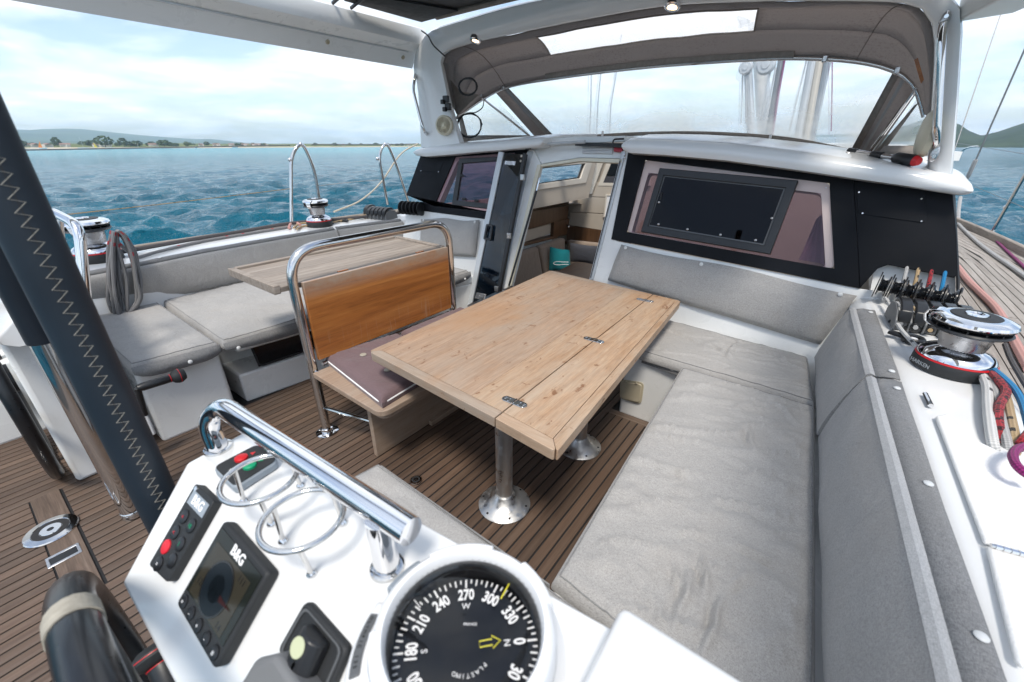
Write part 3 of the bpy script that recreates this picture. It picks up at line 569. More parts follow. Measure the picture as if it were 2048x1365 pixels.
# long dark window in the recess
m = MB(); a, b_ = Vector((FR - .10, .93, .0)), Vector((FR - .045, 1.72, .0)); 
def upr(p, z, dx=0): return Vector((p.x + dx, p.y, z))
q = [upr(a, .195, -.03), upr(b_, .195, -.03), upr(b_, .372, -.09), upr(a, .372, -.09)]
MB().prism(q, (.006, 0, 0)).build('recess_window', 'black_gloss', o, bevel=.004)
MB().tube(fillet([upr(a, .207, -.008), upr(b_, .207, -.008), upr(b_, .362, -.065), upr(a, .362, -.065)], .03, closed=True), .007, 8, True).build('window_gasket', 'rubber', o)
m = MB(); m.prism([(-3.37, -1.4, -.01), (-3.9, -1.4, -.01), (-3.9, .335, -.01), (-3.37, .335, -.01)], (0, 0, .46)); m.prism([(-3.56, -1.4, .452), (-3.9, -1.4, .452), (-3.9, .335, .452), (-3.60, .335, .452)], (0, 0, .31)); struct(m, 'port_helm_side', 'gel', 'white moulded cockpit side by the port wheel', bevel=.02, seg=3)
# starboard and forward seats, aft seat
m = MB(); m.prism([(-.34, -.6, -.01), (.30, -.6, -.01), (.26, 2.75, -.01), (-.42, 2.75, -.01), (-.40, 2.2, -.01), (-.36, .7, -.01)], (0, 0, SZ + .01)); sb = struct(m, 'starboard_seat_base', 'gel', 'white moulded starboard seat base', bevel=.015, seg=3)
m = MB(); m.prism([(-.78, 2.14, -.01), (-.44, 2.14, -.01), (-.44, 2.8, -.01), (-.78, 2.8, -.01)], (0, 0, SZ + .01)); fb = struct(m, 'forward_seat_base', 'gel', 'white moulded forward seat base under the cabin window', bevel=.015, seg=3)
m = MB(); m.prism([(-1.16, .24, -.01), (-.41, .24, -.01), (-.41, .63, -.01), (-1.12, .64, -.01)], (0, 0, SZ + .005)); struct(m, 'aft_seat_base', 'gel', 'white moulded seat base in front of the helm console', bevel=.015, seg=3)
t = thing('hatch_cover', 'beige plastic socket cover on the white forward seat front', 'cover', (-.62, 2.135, .25))
q = [PY(1245, 762, 2.136), PY(1285, 768, 2.136), PY(1280, 805, 2.136), PY(1243, 795, 2.136)]; cc = sum(q, Vector()) / 4
MB().prism(fillet(q, .02, 4, True), (0, -.012, 0)).build('lid', 'beige', t, bevel=.004, fixn=True)
MB().prism(fillet([cc + (p - cc) * 1.18 for p in q], .03, 4, True), (0, -.005, 0)).build('flange', 'beige', t, bevel=.002, fixn=True)
for f_ in (.25, .75):
    p = q[0].lerp(q[1], f_); MB().box(p + Vector((0, -.014, .003)), (.012, .008, .010)).build('hinge', 'beige', t, bevel=.002)
# starboard coaming
rows = []
ST = [(-.8, .355, .60), (.2, .375, .62), (.75, .36, .62), (1.2, .345, .62), (1.6, .32, .62), (1.95, .30, .62), (2.3, .275, .61), (2.6, .235, .60), (2.95, .19, .58)]
for Y, xi, xo in ST:
    rows.append([(xi - .03, Y, .30), (xi - .025, Y, .70), (xi, Y, .735), (xi + .035, Y, .748), (xi + .09, Y, .752), (xo - .06, Y, .755), (xo - .015, Y, .745), (xo + .02, Y, .715), (xo + .05, Y, .675), (xo + .05, Y, .3)])
rows = [resample_row for resample_row in rows]
m = MB(); m.solid(rows); sc_ = struct(m, 'starboard_coaming', 'gel_clean', 'glossy white starboard coaming carrying the winch', fixn=True, angle=50)
# moulded lids aft on the starboard coaming
def lid(poly, label, mat='gel_lid', h=.012):
    o = MB().prism([PZ(x, y, .756) for x, y in poly], (0, 0, h)).build('locker_lid', mat, None, bevel=.010, seg=3, fixn=True); tag(o, label, 'locker lid', 'lids on the starboard coaming'); return o
la = lid([(1868, 838), (1895, 832), (1935, 880), (2048, 935), (2048, 1105), (1965, 1092)], 'white textured locker lid aft of the winch on the starboard coaming')
lb = lid([(1968, 1098), (2048, 1118), (2048, 1345), (2025, 1330)], 'white locker lid nearest the camera on the starboard coaming')
for (x0, y0, x1, y1) in ((1982, 1091, 2046, 1109),):
    a, b_ = PZ(x0, y0, .772), PZ(x1, y1, .772); MB().tube([a, b_], .0045, 8).build('hinge', 'steel', la); 
    for k in range(4): p = a.lerp(b_, (k + .5) / 4); MB().tube([p, p + (b_ - a) * .20], .0056, 8).build('hinge_knuckle', 'chrome', la)
# port coaming
rows = []
PTI = [(-.8, -3.62), (.3, -3.64), (.75, -3.69), (1.1, -3.77), (1.66, -3.81), (2.28, -3.84), (2.55, -3.80), (3.0, -3.73), (3.3, -3.66)]
for Y, xi in PTI:
    xo = -4.34 if Y < 2.5 else -4.34 + (Y - 2.5) * .2
    rows.append([(xi + .04, Y, .30), (xi + .03, Y, .72), (xi, Y, .760), (xi - .04, Y, .770), ((xi + xo) / 2, Y, .776), (xo + .05, Y, .776), (xo + .01, Y, .762), (xo - .03, Y, .73), (xo - .06, Y, .66), (xo - .06, Y, .3)])
m = MB(); m.solid(rows); pc = struct(m, 'port_coaming', 'gel_clean', 'white port coaming carrying two winches', fixn=True, angle=50)
# ------------------------------------------------------------------ cabin bulkhead, coachroof
def bkpoly(px, off=0.0): return [BK(x, y, off) for x, y in px]
FWD = BKN * 1.0
bulk = MB().prism([BK(1186, 559), BK(1251, 299), BK(1272, 303), Vector((-1.24, 2.93, .92)), Vector((-1.22, 2.70, .15)), Vector((-1.33, 2.70, .15))], FWD * .05).build('cabin_bulkhead', 'gel', None, bevel=.006, fixn=True)
tag(bulk, 'raked cabin bulkhead with black window panels', kind='structure')
low = MB().prism([Vector((-1.23, 2.70, .15)), Vector((.62, 2.70, .15)), BK(1915, 600), BK(1720, 578), BK(1222, 480)], FWD * .04)
low.build('bulkhead_lower', 'gel', bulk, bevel=.004, fixn=True)
SW = [(1290, 320), (1659, 366), (1669, 538), (1253, 464)]; SWI = [(1297, 346), (1642, 387), (1651, 536), (1263, 465)]
m = MB(); m.ring(bkpoly([(1258, 294), (1707, 350), (1720, 577), (1222, 479)], .012), [p for p in bkpoly(SW, .012)], FWD * .014)
m.prism(bkpoly([(1707.2, 350), (1850, 372), (1905, 383), (1913, 470), (1916, 548), (1908, 556), (1776, 530), (1755, 538), (1720.2, 577)], .012), FWD * .014)
m.prism([BK(1906, 396, .012), BK(1913, 470, .012), BK(1916, 548, .012), BK(1917, 600, .012), BK(1917, 600, .012) + Vector((.05, .35, 0)), BK(1906, 396, .012) + Vector((.05, .35, 0))], (-.008, 0, 0))
m.build('black_panel', 'panel', bulk, bevel=.003)
def rloop(px, off, r=.02): return fillet(bkpoly(px, off), r, 4, True)
win = MB().ring(rloop(SW, -.002, .03), rloop(SWI, -.002, .03), FWD * .06).build('window_trim', 'window_trim', bulk, bevel=.003, fixn=True)
MB().prism(bkpoly(SWI, .0), FWD * .004).build('window_pane', 'fixed_pane', bulk)
MB().loft([[BK(x, y, -.10 - .02 * (k % 2)) for k, (x, y) in enumerate(((1598, 520), (1606, 521), (1614, 522), (1622, 524), (1630, 525), (1640, 527), (1648, 530)))], [BK(x, y, -.10 - .02 * (k % 2)) for k, (x, y) in enumerate(((1632, 440), (1634, 438), (1636, 436), (1638, 434), (1640, 432), (1643, 430), (1646, 428)))]]).build('reflection_strip', 'white_paint', bulk)  # pale pleated strip added in place of a reflection streak on the pane
for x, y in ((1289.5, 336), (1652, 376)): c = BK(x, y, .002); MB().lathe([(.004, 0), (.003, .002)], c, -BKN, 10).build('screw', 'brushed', bulk)
# opening port in front of the fixed pane
HO, HI = [(1319, 336), (1597, 361), (1540, 509), (1281, 464)], [(1327, 351), (1571, 376), (1528, 491), (1296, 452)]
op = MB().ring(bkpoly(HO, .035), bkpoly(HI, .035), FWD * .034).build('opening_port', 'black', bulk, bevel=.004, fixn=True)
MB().prism(bkpoly(HI, .022), FWD * .004).build('pane', 'smoke_dark', op); MB().ring(bkpoly(HI, .0225), bkpoly([(1330, 354), (1567, 379), (1526, 488), (1299, 450)], .0225), FWD * .003).build('pane_edge', 'grey_plastic', op)
for x, y in ((1318, 405), (1317, 449), (1375, 459), (1441, 470), (1511, 481), (1544, 437)):
    c = BK(x, y, .024); MB().lathe([(.0075, 0), (.0075, .004), (.005, .007), (.001, .008)], c, -BKN, 16).build('latch_knob', 'brushed', op)
MB().box(BK(1322, 393, .026), (.012, .006, .05)).build('latch_lever', 'black', op, bevel=.002)
# access cover on the right of the panel
AC = [(1712, 360), (1850, 383), (1853, 447), (1716, 428)]
ac = MB().prism(rloop(AC, .0125, .02), -BKN * .003).build('access_cover', 'panel', bulk, bevel=.001, fixn=True)
for x, y in ((1718, 385), (1843, 398), (1725, 427), (1843, 443)):
    c = BK(x, y, .0155); MB().lathe([(.0055, 0), (.004, .002)], c, -BKN, 12).build('screw', 'steel', ac)
# port panel, its window and opening port
P1 = [(841, 315), (1051, 301), (970, 438), (812, 392)]; PW1 = [(910, 314), (1030, 305), (985, 425), (868, 412)]
m = MB(); m.ring(bkpoly([(843, 306), (1060, 292), (993, 440), (812, 391)], .012), bkpoly(PW1, .012), FWD * .014)
m.prism(bkpoly([(812, 391.2), (845, 397.5), (846, 421), (812, 415)], .012), FWD * .01) if False else None
m.prism(bkpoly([(846, 398), (993, 440.2), (990, 441), (845, 422)], .012), FWD * .014)
m.build('black_panel', 'panel', bulk, bevel=.003)
MB().ring(rloop(PW1, -.002, .03), rloop([(916, 321), (1028, 311), (984, 423), (876, 411)], -.002, .03), FWD * .06).build('window_trim', 'window_trim', bulk, bevel=.003, fixn=True)
MB().prism(bkpoly(PW1, .0), FWD * .004).build('window_pane', 'tint', bulk)
op = MB().ring(bkpoly([(918, 317), (1022, 312), (985, 419), (903, 410)], .03), bkpoly([(924, 327), (1016, 320), (982, 408), (913, 401)], .03), FWD * .03).build('opening_port', 'black', bulk, bevel=.004, fixn=True)
MB().prism(bkpoly([(924, 327), (1016, 320), (982, 408), (913, 401)], .02), FWD * .003).build('pane', 'tint', op)
for x, y in ((924, 352), (928, 399), (953, 402)): MB().box(BK(x, y, .03), (.05, .012, .02)).build('latch_lever', 'black', op, bevel=.004)
MB().prism([Vector((-3.62, 2.75, .15)), Vector((-2.12, 2.70, .15)), BK(1000, 436), BK(845, 420), BK(812, 425)], FWD * .04).build('bulkhead_lower', 'gel', bulk, bevel=.004, fixn=True)
ac = MB().prism(rloop([(846, 318), (892, 315), (878, 345), (838, 343)], .0125, .02), -BKN * .002).build('access_cover', 'panel', bulk, bevel=.001, fixn=True)
for x, y in ((842, 342), (877, 344)): MB().lathe([(.005, 0), (.004, .002)], BK(x, y, .0145), -BKN, 10).build('screw', 'steel', ac)
# companionway frame
MB().prism(bkpoly([(1051, 303), (1066, 300), (1004, 580), (990, 585)], .01), FWD * .05).build('door_jamb', 'frame_grey', bulk, bevel=.003, fixn=True)
MB().prism(bkpoly([(1066.5, 300), (1081, 327), (1021, 573), (1004.5, 580)], .002), FWD * .05).build('door_jamb', 'gel', bulk, bevel=.003, fixn=True)
MB().prism(bkpoly([(1074, 330), (1082, 329), (1022, 572), (1014, 576)], .016), FWD * .02).build('door_gasket', 'cream', bulk, bevel=.003, fixn=True)
MB().tube([BK(1073, 382, .02), BK(1018, 572, .02)], .009, 8).build('gas_strut', 'black', bulk); MB().tube([BK(1079, 356, .02), BK(1073, 382, .02)], .006, 8).build('strut_rod', 'chrome', bulk)
MB().prism(bkpoly([(1243, 303), (1251, 302), (1186, 560), (1178, 560)], .012), FWD * .05).build('door_jamb', 'frame_grey', bulk, bevel=.002, fixn=True)
MB().tube([BK(1240, 322, .02), BK(1181, 556, .02)], .0035, 6).build('seal', 'black', bulk)
m = MB(); m.prism(bkpoly([(1081, 329), (1160, 316), (1245, 318), (1245, 327), (1160, 323), (1083, 334)], .012), FWD * .03); m.build('door_gasket', 'cream', bulk, bevel=.003, fixn=True)
m = MB(); m.prism(bkpoly([(1066, 300), (1070, 291), (1150, 287), (1250, 291), (1246, 317.5), (1160, 315.5), (1080, 328.5)], -.02), FWD * .03); m.build('header', 'gel', bulk, bevel=.003, fixn=True)
for k in range(5):
    y = 292.5 + 3.0 * k; MB().prism(bkpoly([(1163, y), (1224, y + 1), (1224, y + 2.6), (1163, y + 1.4)], .002), FWD * .018).build('louver', 'white_plastic', bulk, fixn=True)
MB().prism(bkpoly([(1228, 295), (1245, 296), (1244, 304), (1227, 303)], .012), FWD * .02).build('latch_lamp', 'pink_red', bulk, bevel=.002, fixn=True)
for x, y in ((1249, 309), (1249, 316)): MB().lathe([(.006, 0), (.004, .002)], BK(x, y, .014), -BKN, 8).build('screw', 'steel', bulk)
# folded-back glazed door leaf
t = thing('companionway_door', 'smoked glass companionway door swung open on its aluminium frame', 'door', (-2.35, 2.70, .15))
D0 = [(1000, 304), (1051, 308), (998, 583), (935, 611)]
MB().prism(bkpoly([(1004, 306), (1049, 309), (996, 582), (940, 608)], .075), FWD * .008).build('glass', 'door_glass', t)
MB().prism(bkpoly([(997, 303), (1007, 305), (944, 606), (934, 612)], .088), FWD * .03).build('edge_profile', 'frame_grey', t, bevel=.003, fixn=True)
MB().prism(bkpoly([(1046, 306), (1052, 308), (999, 583), (992, 586)], .085), FWD * .03).build('edge_profile', 'black', t, bevel=.003, fixn=True)
hd = MB().ring(rloop([(972, 448), (985, 450), (981, 482), (966, 479)], .10, .012), rloop([(974.5, 453), (981.5, 454), (978.5, 477), (970, 475)], .10, .008), FWD * .022).build('handle', 'black', t, bevel=.003, fixn=True)
MB().prism(bkpoly([(1010, 322), (1031, 323), (1029, 331), (1009, 329)], .082), FWD * .008).build('label_plate', 'brushed', t, fixn=True)
MB().prism(bkpoly([(953, 585), (971, 589), (966, 600), (949, 597)], .095), FWD * .018).build('lock_body', 'brushed', t, bevel=.004, fixn=True); MB().lathe([(.008, 0), (.007, .006)], BK(960, 593, .10), -BKN, 14).build('lock_cylinder', 'chrome', t)
for x, y in ((1043.5, 313), (1042, 323)): MB().lathe([(.012, 0), (.010, .006)], BK(x, y, .083), -BKN, 14).build('pivot', 'steel', t)
for x, y in ((1045, 355), (1018, 472), (993, 578)): MB().box(BK(x, y, .09), (.035, .02, .045)).build('hinge', 'brushed', t, bevel=.003)
# coachroof edge: thick white rounded brow either side of the hatch
def brow(stn, Y0, name, label, ndepth=.9):
    rows = []
    for (x, yu, yl) in stn:
        lo, up = PY(x, yl, Y0), PY(x, yu, Y0); X = (lo.x + up.x) / 2; h = up.z - lo.z
        rows.append([(X, Y0 + .30, lo.z + .004), (X, Y0 + .06, lo.z), (X, Y0 + .012, lo.z + h * .10), (X, Y0, lo.z + h * .35), (X, Y0 + .006, lo.z + h * .65), (X, Y0 + .03, lo.z + h * .88), (X, Y0 + .09, lo.z + h), (X, Y0 + .3, up.z + .022), (X, Y0 + ndepth, up.z + .035), (X, Y0 + ndepth, lo.z)])
    return struct(MB().solid(rows), name, 'gel_clean', label, fixn=True, angle=50)
brow([(1243, 284, 298), (1248, 278, 305), (1262, 275, 310), (1330, 277, 314), (1450, 284, 325), (1600, 302, 345), (1720, 320, 363), (1820, 336, 377), (1890, 349, 388), (1928, 358, 394), (1942, 367, 392), (1947, 376, 387)], 2.93, 'starboard_coachroof', 'white rounded coachroof edge above the starboard window')
brow([(826, 302, 308), (830, 297, 313), (850, 292, 316), (900, 287, 312), (950, 283, 307), (1000, 279, 303), (1050, 275, 299), (1078, 273, 296), (1086, 275, 288)], 2.97, 'port_coachroof', 'white rounded coachroof edge above the port window')
m = MB(); a, b_ = PY(1070, 279, 3.05), PY(1262, 268, 3.05)
m.prism([PY(1062, 292, 3.1), PY(1250, 284, 3.1), PY(1250, 272, 3.1), PY(1140, 274, 3.1), PY(1062, 281, 3.1)], (0, .9, 0)); hatch = struct(m, 'hatch_garage', 'gel', 'white sliding hatch garage over the companionway', bevel=.006, fixn=True)
MB().tube([PY(1062, 291, 3.04), PY(1170, 284, 3.04)], .012, 8).build('slide_rail', 'frame_grey', hatch); MB().prism([PY(1150, 285, 3.06), PY(1250, 287, 3.06), PY(1250, 296, 3.06), PY(1150, 292, 3.06)], (0, .05, 0)).build('slide_slot', 'black', hatch, fixn=True)
MB().prism([PY(1052, 287, 3.0), PY(1062, 286, 3.0), PY(1060, 300, 3.0), PY(1050, 300, 3.0)], (0, .05, 0)).build('slide_end', 'black', hatch, bevel=.004, fixn=True)
MB().tube(fillet([PY(1225, 290, 3.02), PY(1227, 279, 3.02), PY(1248, 278, 3.02)], .02), .006, 8).build('slide_handle', 'black', hatch)
# roof of the cabin further forward, unseen, left mostly open to light the saloon
m = MB(); ZR = 1.44
for x0, x1, y0, y1 in ((-3.4, .5, 4.72, 4.82), (-3.5, -3.3, 3.8, 9.0), (.2, .5, 3.8, 9.0), (-1.75, -1.65, 3.8, 4.72), (-3.3, .2, 7.6, 9.0), (-3.3, .2, 6.15, 6.25)): m.box(((x0 + x1) / 2, (y0 + y1) / 2, ZR - .002), (x1 - x0 - .002, y1 - y0 - .002, .05))
struct(m, 'cabin_top', 'gel', 'white cabin top left mostly open to light the saloon')
m = MB(); m.box((-1.5, 9.1, .9), (3.0, .08, 1.0)); m.box((-3.3, 7.7, .9), (.06, 2.6, 1.0)); m.box((.40, 6.35, .9), (.06, 5.4, 1.0)); struct(m, 'cabin_sides', 'gel', 'white sides of the cabin forward')
# ------------------------------------------------------------------ saloon seen through the companionway and windows
XW, YW, XC = -2.92, 6.0, -3.35
m = MB(); m.box((-1.4, 4.6, -.75), (4.6, 3.6, .04)); struct(m, 'saloon_floor', 'walnut_y', 'dark wood saloon floor below the companionway')
# port wall with its long window
def PWL(x, y, dx=0): return PX(x, y, XW + dx)
wo_ = [PWL(1040, 300), PWL(1197, 306), PWL(1178, 393), PWL(1010, 425)]; wi = [PWL(1072, 337), PWL(1170, 327), PWL(1160, 357), PWL(1062, 371)]
pw = MB().ring(wo_, wi, (-.05, 0, 0)).build('saloon_port_wall', 'interior', None, fixn=True, bevel=.004); tag(pw, 'cream saloon wall with a long window to the sea', kind='structure')
MB().ring([w_ + Vector((.012, 0, 0)) for w_ in [PWL(1060, 328), PWL(1186, 317), PWL(1171, 366), PWL(1050, 384)]], [w_ + Vector((.012, 0, 0)) for w_ in wi], (-.02, 0, 0)).build('window_frame', 'interior_trim', pw, bevel=.006, fixn=True)
MB().prism([w_ + Vector((-.03, 0, 0)) for w_ in wi], (-.004, 0, 0)).build('window_pane', 'clear', pw)
MB().ring([w_ + Vector((-.01, 0, 0)) for w_ in [PWL(1071, 336), PWL(1171, 326), PWL(1161, 358), PWL(1061, 372)]], [w_ + Vector((-.01, 0, 0)) for w_ in [PWL(1074, 339), PWL(1168, 329), PWL(1158, 355), PWL(1064, 369)]], (-.012, 0, 0)).build('window_seal', 'black', pw, fixn=True)
MB().prism([PWL(1010, 425, .0), PWL(1178, 393, .0), PWL(1150, 397, -.42), PWL(1000, 428, -.42)], (0, 0, -.02)).build('soffit', 'interior', pw, fixn=True)
# forward wall: cream panels with joints, second window
def FWL(x, y, dy=0): return PY(x, y, YW + dy)
fw = MB().prism([FWL(1138, 398, .03), FWL(1180, 390, .03), FWL(1213, 310, .03), FWL(1330, 310, .03), FWL(1330, 520, .03), FWL(1138, 520, .03)], (0, .04, 0)).build('saloon_forward_wall', 'interior', None, fixn=True); tag(fw, 'cream panelled wall at the forward end of the saloon', kind='structure')
for (a0, a1, b0, b1) in (((1180, 365), (1250, 368), (1250, 396), (1165, 393)), ((1168, 394.5), (1250, 397.5), (1250, 430), (1141, 423.5)), ((1141, 425), (1250, 431.5), (1250, 468), (1138, 450.5))): MB().prism([FWL(*p) for p in (a0, a1, b0, b1)], (0, .03, 0)).build('wall_panel', 'interior', fw, bevel=.003, fixn=True)
MB().prism([FWL(1198, 307, -.03), FWL(1212, 307, -.03), FWL(1184, 388, -.03), FWL(1172, 391, -.03)], (0, .03, 0)).build('corner_trim', 'interior_trim', fw, bevel=.004, fixn=True)
MB().ring([FWL(*p, -.005) for p in ((1218, 314), (1300, 316), (1300, 372), (1196, 372))], [FWL(*p, -.005) for p in ((1224, 323), (1296, 325), (1296, 368), (1206, 366))], (0, .03, 0)).build('window_frame', 'interior_trim', fw, fixn=True)
MB().prism([FWL(*p, .002) for p in ((1224, 323), (1296, 325), (1296, 353), (1211, 352))], (0, .004, 0)).build('window_view', 'screen_blue', fw, fixn=True); MB().prism([FWL(*p, .001) for p in ((1211, 353), (1296, 354), (1296, 368), (1206, 366))], (0, .004, 0)).build('window_blind', 'charcoal', fw, fixn=True)
MB().prism([FWL(1133, 451, -.01), FWL(1260, 469, -.01), FWL(1260, 496, -.01), FWL(1133, 482, -.01)], (0, .03, 0)).build('wood_panel', 'walnut', fw, bevel=.002, fixn=True)
MB().prism([FWL(1128, 483, -.03), FWL(1260, 497, -.03), FWL(1260, 503, -.03), FWL(1128, 489, -.03)], (0, .05, 0)).build('wood_rail', 'walnut_y', fw, bevel=.002, fixn=True)
MB().prism([FWL(1120, 400, .08), FWL(1190, 385, .08), FWL(1230, 300, .08), FWL(1900, 300, .08), FWL(1900, 760, .08), FWL(1060, 700, .08)], (0, .03, 0)).build('wall_backing', 'interior', fw, fixn=True)
# port cabinet, shelf
cb = thing('saloon_cabinet', 'dark walnut wall cabinet below the saloon window', 'cabinet', PX(1100, 450, XC + .1))
def CB(x, y, d=.0): return PX(x, y, XC + .02 + d)
MB().prism([CB(1020, 415), CB(1139, 396), CB(1135, 437), CB(1020, 470)], (-.1, 0, 0)).build('door', 'walnut', cb, bevel=.002, fixn=True)
MB().prism([CB(1020, 470.5, -.05), CB(1108, 445.5, -.05), CB(1106, 466, -.05), CB(1020, 494, -.05)], (-.04, 0, 0)).build('back_panel', 'interior', cb, fixn=True)
MB().prism([CB(1108, 445), CB(1139, 437), CB(1133, 470), CB(1106, 474)], (-.05, 0, 0)).build('side_panel', 'walnut', cb, fixn=True)
MB().prism([CB(1020, 494), CB(1116, 471), CB(1116, 476), CB(1020, 500)], (-.12, 0, 0)).build('shelf', 'walnut_y', cb, bevel=.002, fixn=True)
for x, y in ((1085.5, 411), (1120.5, 403)): MB().box(CB(x, y, .008), (.01, .02, .035)).build('latch', 'white_plastic', cb, bevel=.002)
MB().prism([CB(1060, 330, .0), CB(1066, 380, .0), CB(1058, 520, .0), CB(1040, 520, .0)], (-.04, 0, 0)) 
lp = thing('reading_lamp', 'black gooseneck reading lamp in the saloon corner', 'lamp', FWL(1116, 472, -.15)); MB().tube(smoothpath([FWL(1116, 472, -.15), FWL(1118, 458, -.15), FWL(1124, 449, -.15), FWL(1131, 449, -.15), FWL(1136, 453, -.14)], 5), .012, 8).build('neck', 'black', lp); MB().ball(FWL(1137, 454, -.14), .022).build('head', 'steel', lp)
pf = thing('picture_frame', 'small framed picture on the saloon wall', 'picture', FWL(1220, 415, -.02)); MB().ring([FWL(*p, -.02) for p in ((1211, 389), (1236, 391), (1232, 437), (1206, 435))], [FWL(*p, -.02) for p in ((1214, 392), (1234, 394), (1230, 434), (1209, 432))], (0, .02, 0)).build('frame', 'interior_trim', pf, bevel=.003, fixn=True); MB().prism([FWL(*p, -.012) for p in ((1214, 392), (1234, 394), (1230, 434), (1209, 432))], (0, .006, 0)).build('print', 'white_paint', pf, fixn=True)
for p4, mt in ((((1220, 397), (1226, 398), (1225, 406), (1219, 405)), 'red'), (((1219, 409), (1227, 410), (1224, 420), (1218, 419)), 'teal'), (((1219, 421), (1224, 421), (1222, 430), (1217, 429)), 'green')): MB().prism([FWL(*p, -.014) for p in p4], (0, .003, 0)).build('figure_shape', mt, pf, fixn=True)
# sofa, cushions, table
sf = thing('saloon_sofa', 'beige L-shaped saloon sofa below the shelf', 'sofa', (-2.6, 4.6, -.7))
def sofa_back(q, th, nm='back_cushion'): MB().prism(q, th).build(nm, 'sofa', sf, bevel=.045, seg=4, fixn=True)
sofa_back([PX(1078, 494, XC + .12), PX(1000, 520, XC + .12), PX(990, 640, XC + .12), PX(1092, 575, XC + .12)], (-.12, 0, 0)); sofa_back([PX(1132, 476, XC + .12), PX(1080, 494, XC + .12), PX(1094, 574, XC + .12), PX(1130, 545, XC + .12)], (-.12, 0, 0))
sofa_back([FWL(1133, 481, -.16), FWL(1252, 494, -.16), FWL(1240, 560, -.16), FWL(1128, 545, -.16)], (0, .12, 0)); MB().box((-1.9, 4.3, -.45), (2.0, 1.6, .16)).build('seat_cushion', 'sofa', sf, bevel=.04, seg=3)
def pillow(q, th, mat, label):
    q = [Vector(p) for p in q]; n = (q[1] - q[0]).cross(q[3] - q[0]).normalized(); c0 = sum(q, Vector()) / 4; t = thing('pillow', label, 'pillow', c0, 'pillows on the saloon sofa'); N = 10; m = MB()
    for s in (1, -1):
        g = []
        for i in range(N + 1):
            r = []
            for j in range(N + 1):
                u, v = i / N, j / N; p = q[0].lerp(q[1], u).lerp(q[3].lerp(q[2], u), v); e = (4 * u * (1 - u)) * (4 * v * (1 - v)); r.append(p + n * s * th * e ** .5 - (p - c0) * .08 * (1 - e) * (.5 + .5 * (abs(2 * u - 1) < .6)))
            g.append(r)
        m.loft(g)
    m.build('cover', mat, t, fixn=True); return t, n
tp, n_ = pillow([FWL(1099, 493, -.85), FWL(1140, 500, -.65), FWL(1142, 546, -.65), FWL(1097, 542, -.85)], .05, 'teal', 'teal pillow with a white fish outline on the saloon sofa')
ft = [FWL(1117 + 20 * math.cos(a) * (.5), 527 + 3.4 * math.sin(a), -.86) for a in np.linspace(.5, 2 * math.pi - .5, 18)]; xs_ = FWL(1137, 524.5, -.80), FWL(1137, 529.5, -.80)
MB().tube([xs_[1]] + ft[1:-1] + [xs_[0]], .004, 5).build('fish_outline', 'white_paint', tp); 
pillow([FWL(1139, 485, -.45), FWL(1200, 493, -.35), FWL(1190, 530, -.40), FWL(1140, 524, -.50)], .06, 'charcoal', 'dark charcoal pillow leaning beside the teal pillow')
st_ = thing('saloon_table', 'low varnished wooden saloon table in front of the pillows', 'table', (-1.9, 4.3, -.7)); tz = PY(1150, 530, 4.3).z
MB().prism(fillet([PZ(1150, 524, tz), PZ(1240, 534, tz), PZ(1240, 580, tz), PZ(1090, 556, tz)], .05, 4, True), (0, 0, -.04)).build('top', 'walnut_y', st_, bevel=.008, fixn=True); MB().box((-1.75, 4.0, -.5), (.12, .5, .5)).build('pedestal', 'walnut', st_)
# ------------------------------------------------------------------ roof arch, beams, awning
YA = 3.05
OUT = [(842, 296), (839, 230), (834, 170), (827, 135), (832, 105), (858, 64), (930, 38), (1060, 2), (1330, -42), (1600, -55), (1800, -40), (1890, -18), (1924, 20), (1922, 120), (1914, 240), (1903, 374)]
INN = [(930, 290), (915, 245), (905, 212), (892, 150), (886, 122), (896, 104), (950, 86), (1060, 62), (1180, 38), (1330, 13), (1500, 4), (1700, 3), (1815, 8), (1850, 26), (1866, 60), (1868, 120), (1862, 220), (1853, 350)]
N = 56
o1 = resample(smoothpath([PY(x, y, YA) for x, y in OUT], 6), N); i1 = resample(smoothpath([PY(x, y, YA) for x, y in INN], 6), N)
i2 = resample(smoothpath([PY(x, y, YA + .17) for x, y in INN], 6), N); i3 = resample(smoothpath([PY(x, y, YA + .06) for x, y in INN], 6), N)
rows = []
for a, b_, b2, b3 in zip(o1, i1, i2, i3):
    a2 = a + Vector((0, .24, 0)); c = (b_ - a)
    rows.append([a, a + c * .12 + Vector((0, -.035, 0)), a + c * .6 + Vector((0, -.03, 0)), b_ - c * .12 + Vector((0, .01, 0)), b3, b2, a2])
arch = struct(MB().solid(rows), 'roof_arch', 'gel_clean', 'white moulded roof arch spanning the cockpit ahead of the awning', fixn=True, angle=55)
# downlights in the arch
for (x, y, lab) in ((952, 78, 'lit round chrome downlight in the roof arch above the port corner'), (1346, 9, 'lit round chrome downlight at the middle of the roof arch')):
    c = PY(x, y, 3.07) + Vector((0, -.005, -.01)); t = thing('downlight', lab, 'lamp', c); ax = Vector((0, -.35, -1)).normalized()
    MB().lathe([(.047, -.02), (.047, .004), (.040, .010), (.030, .010), (.028, .004), (.027, -.004)], c, ax, 28).build('rim', 'chrome', t); MB().lathe([(.027, 0), (.022, .003), (.001, .004)], c, ax, 24).build('lens', 'lamp', t)
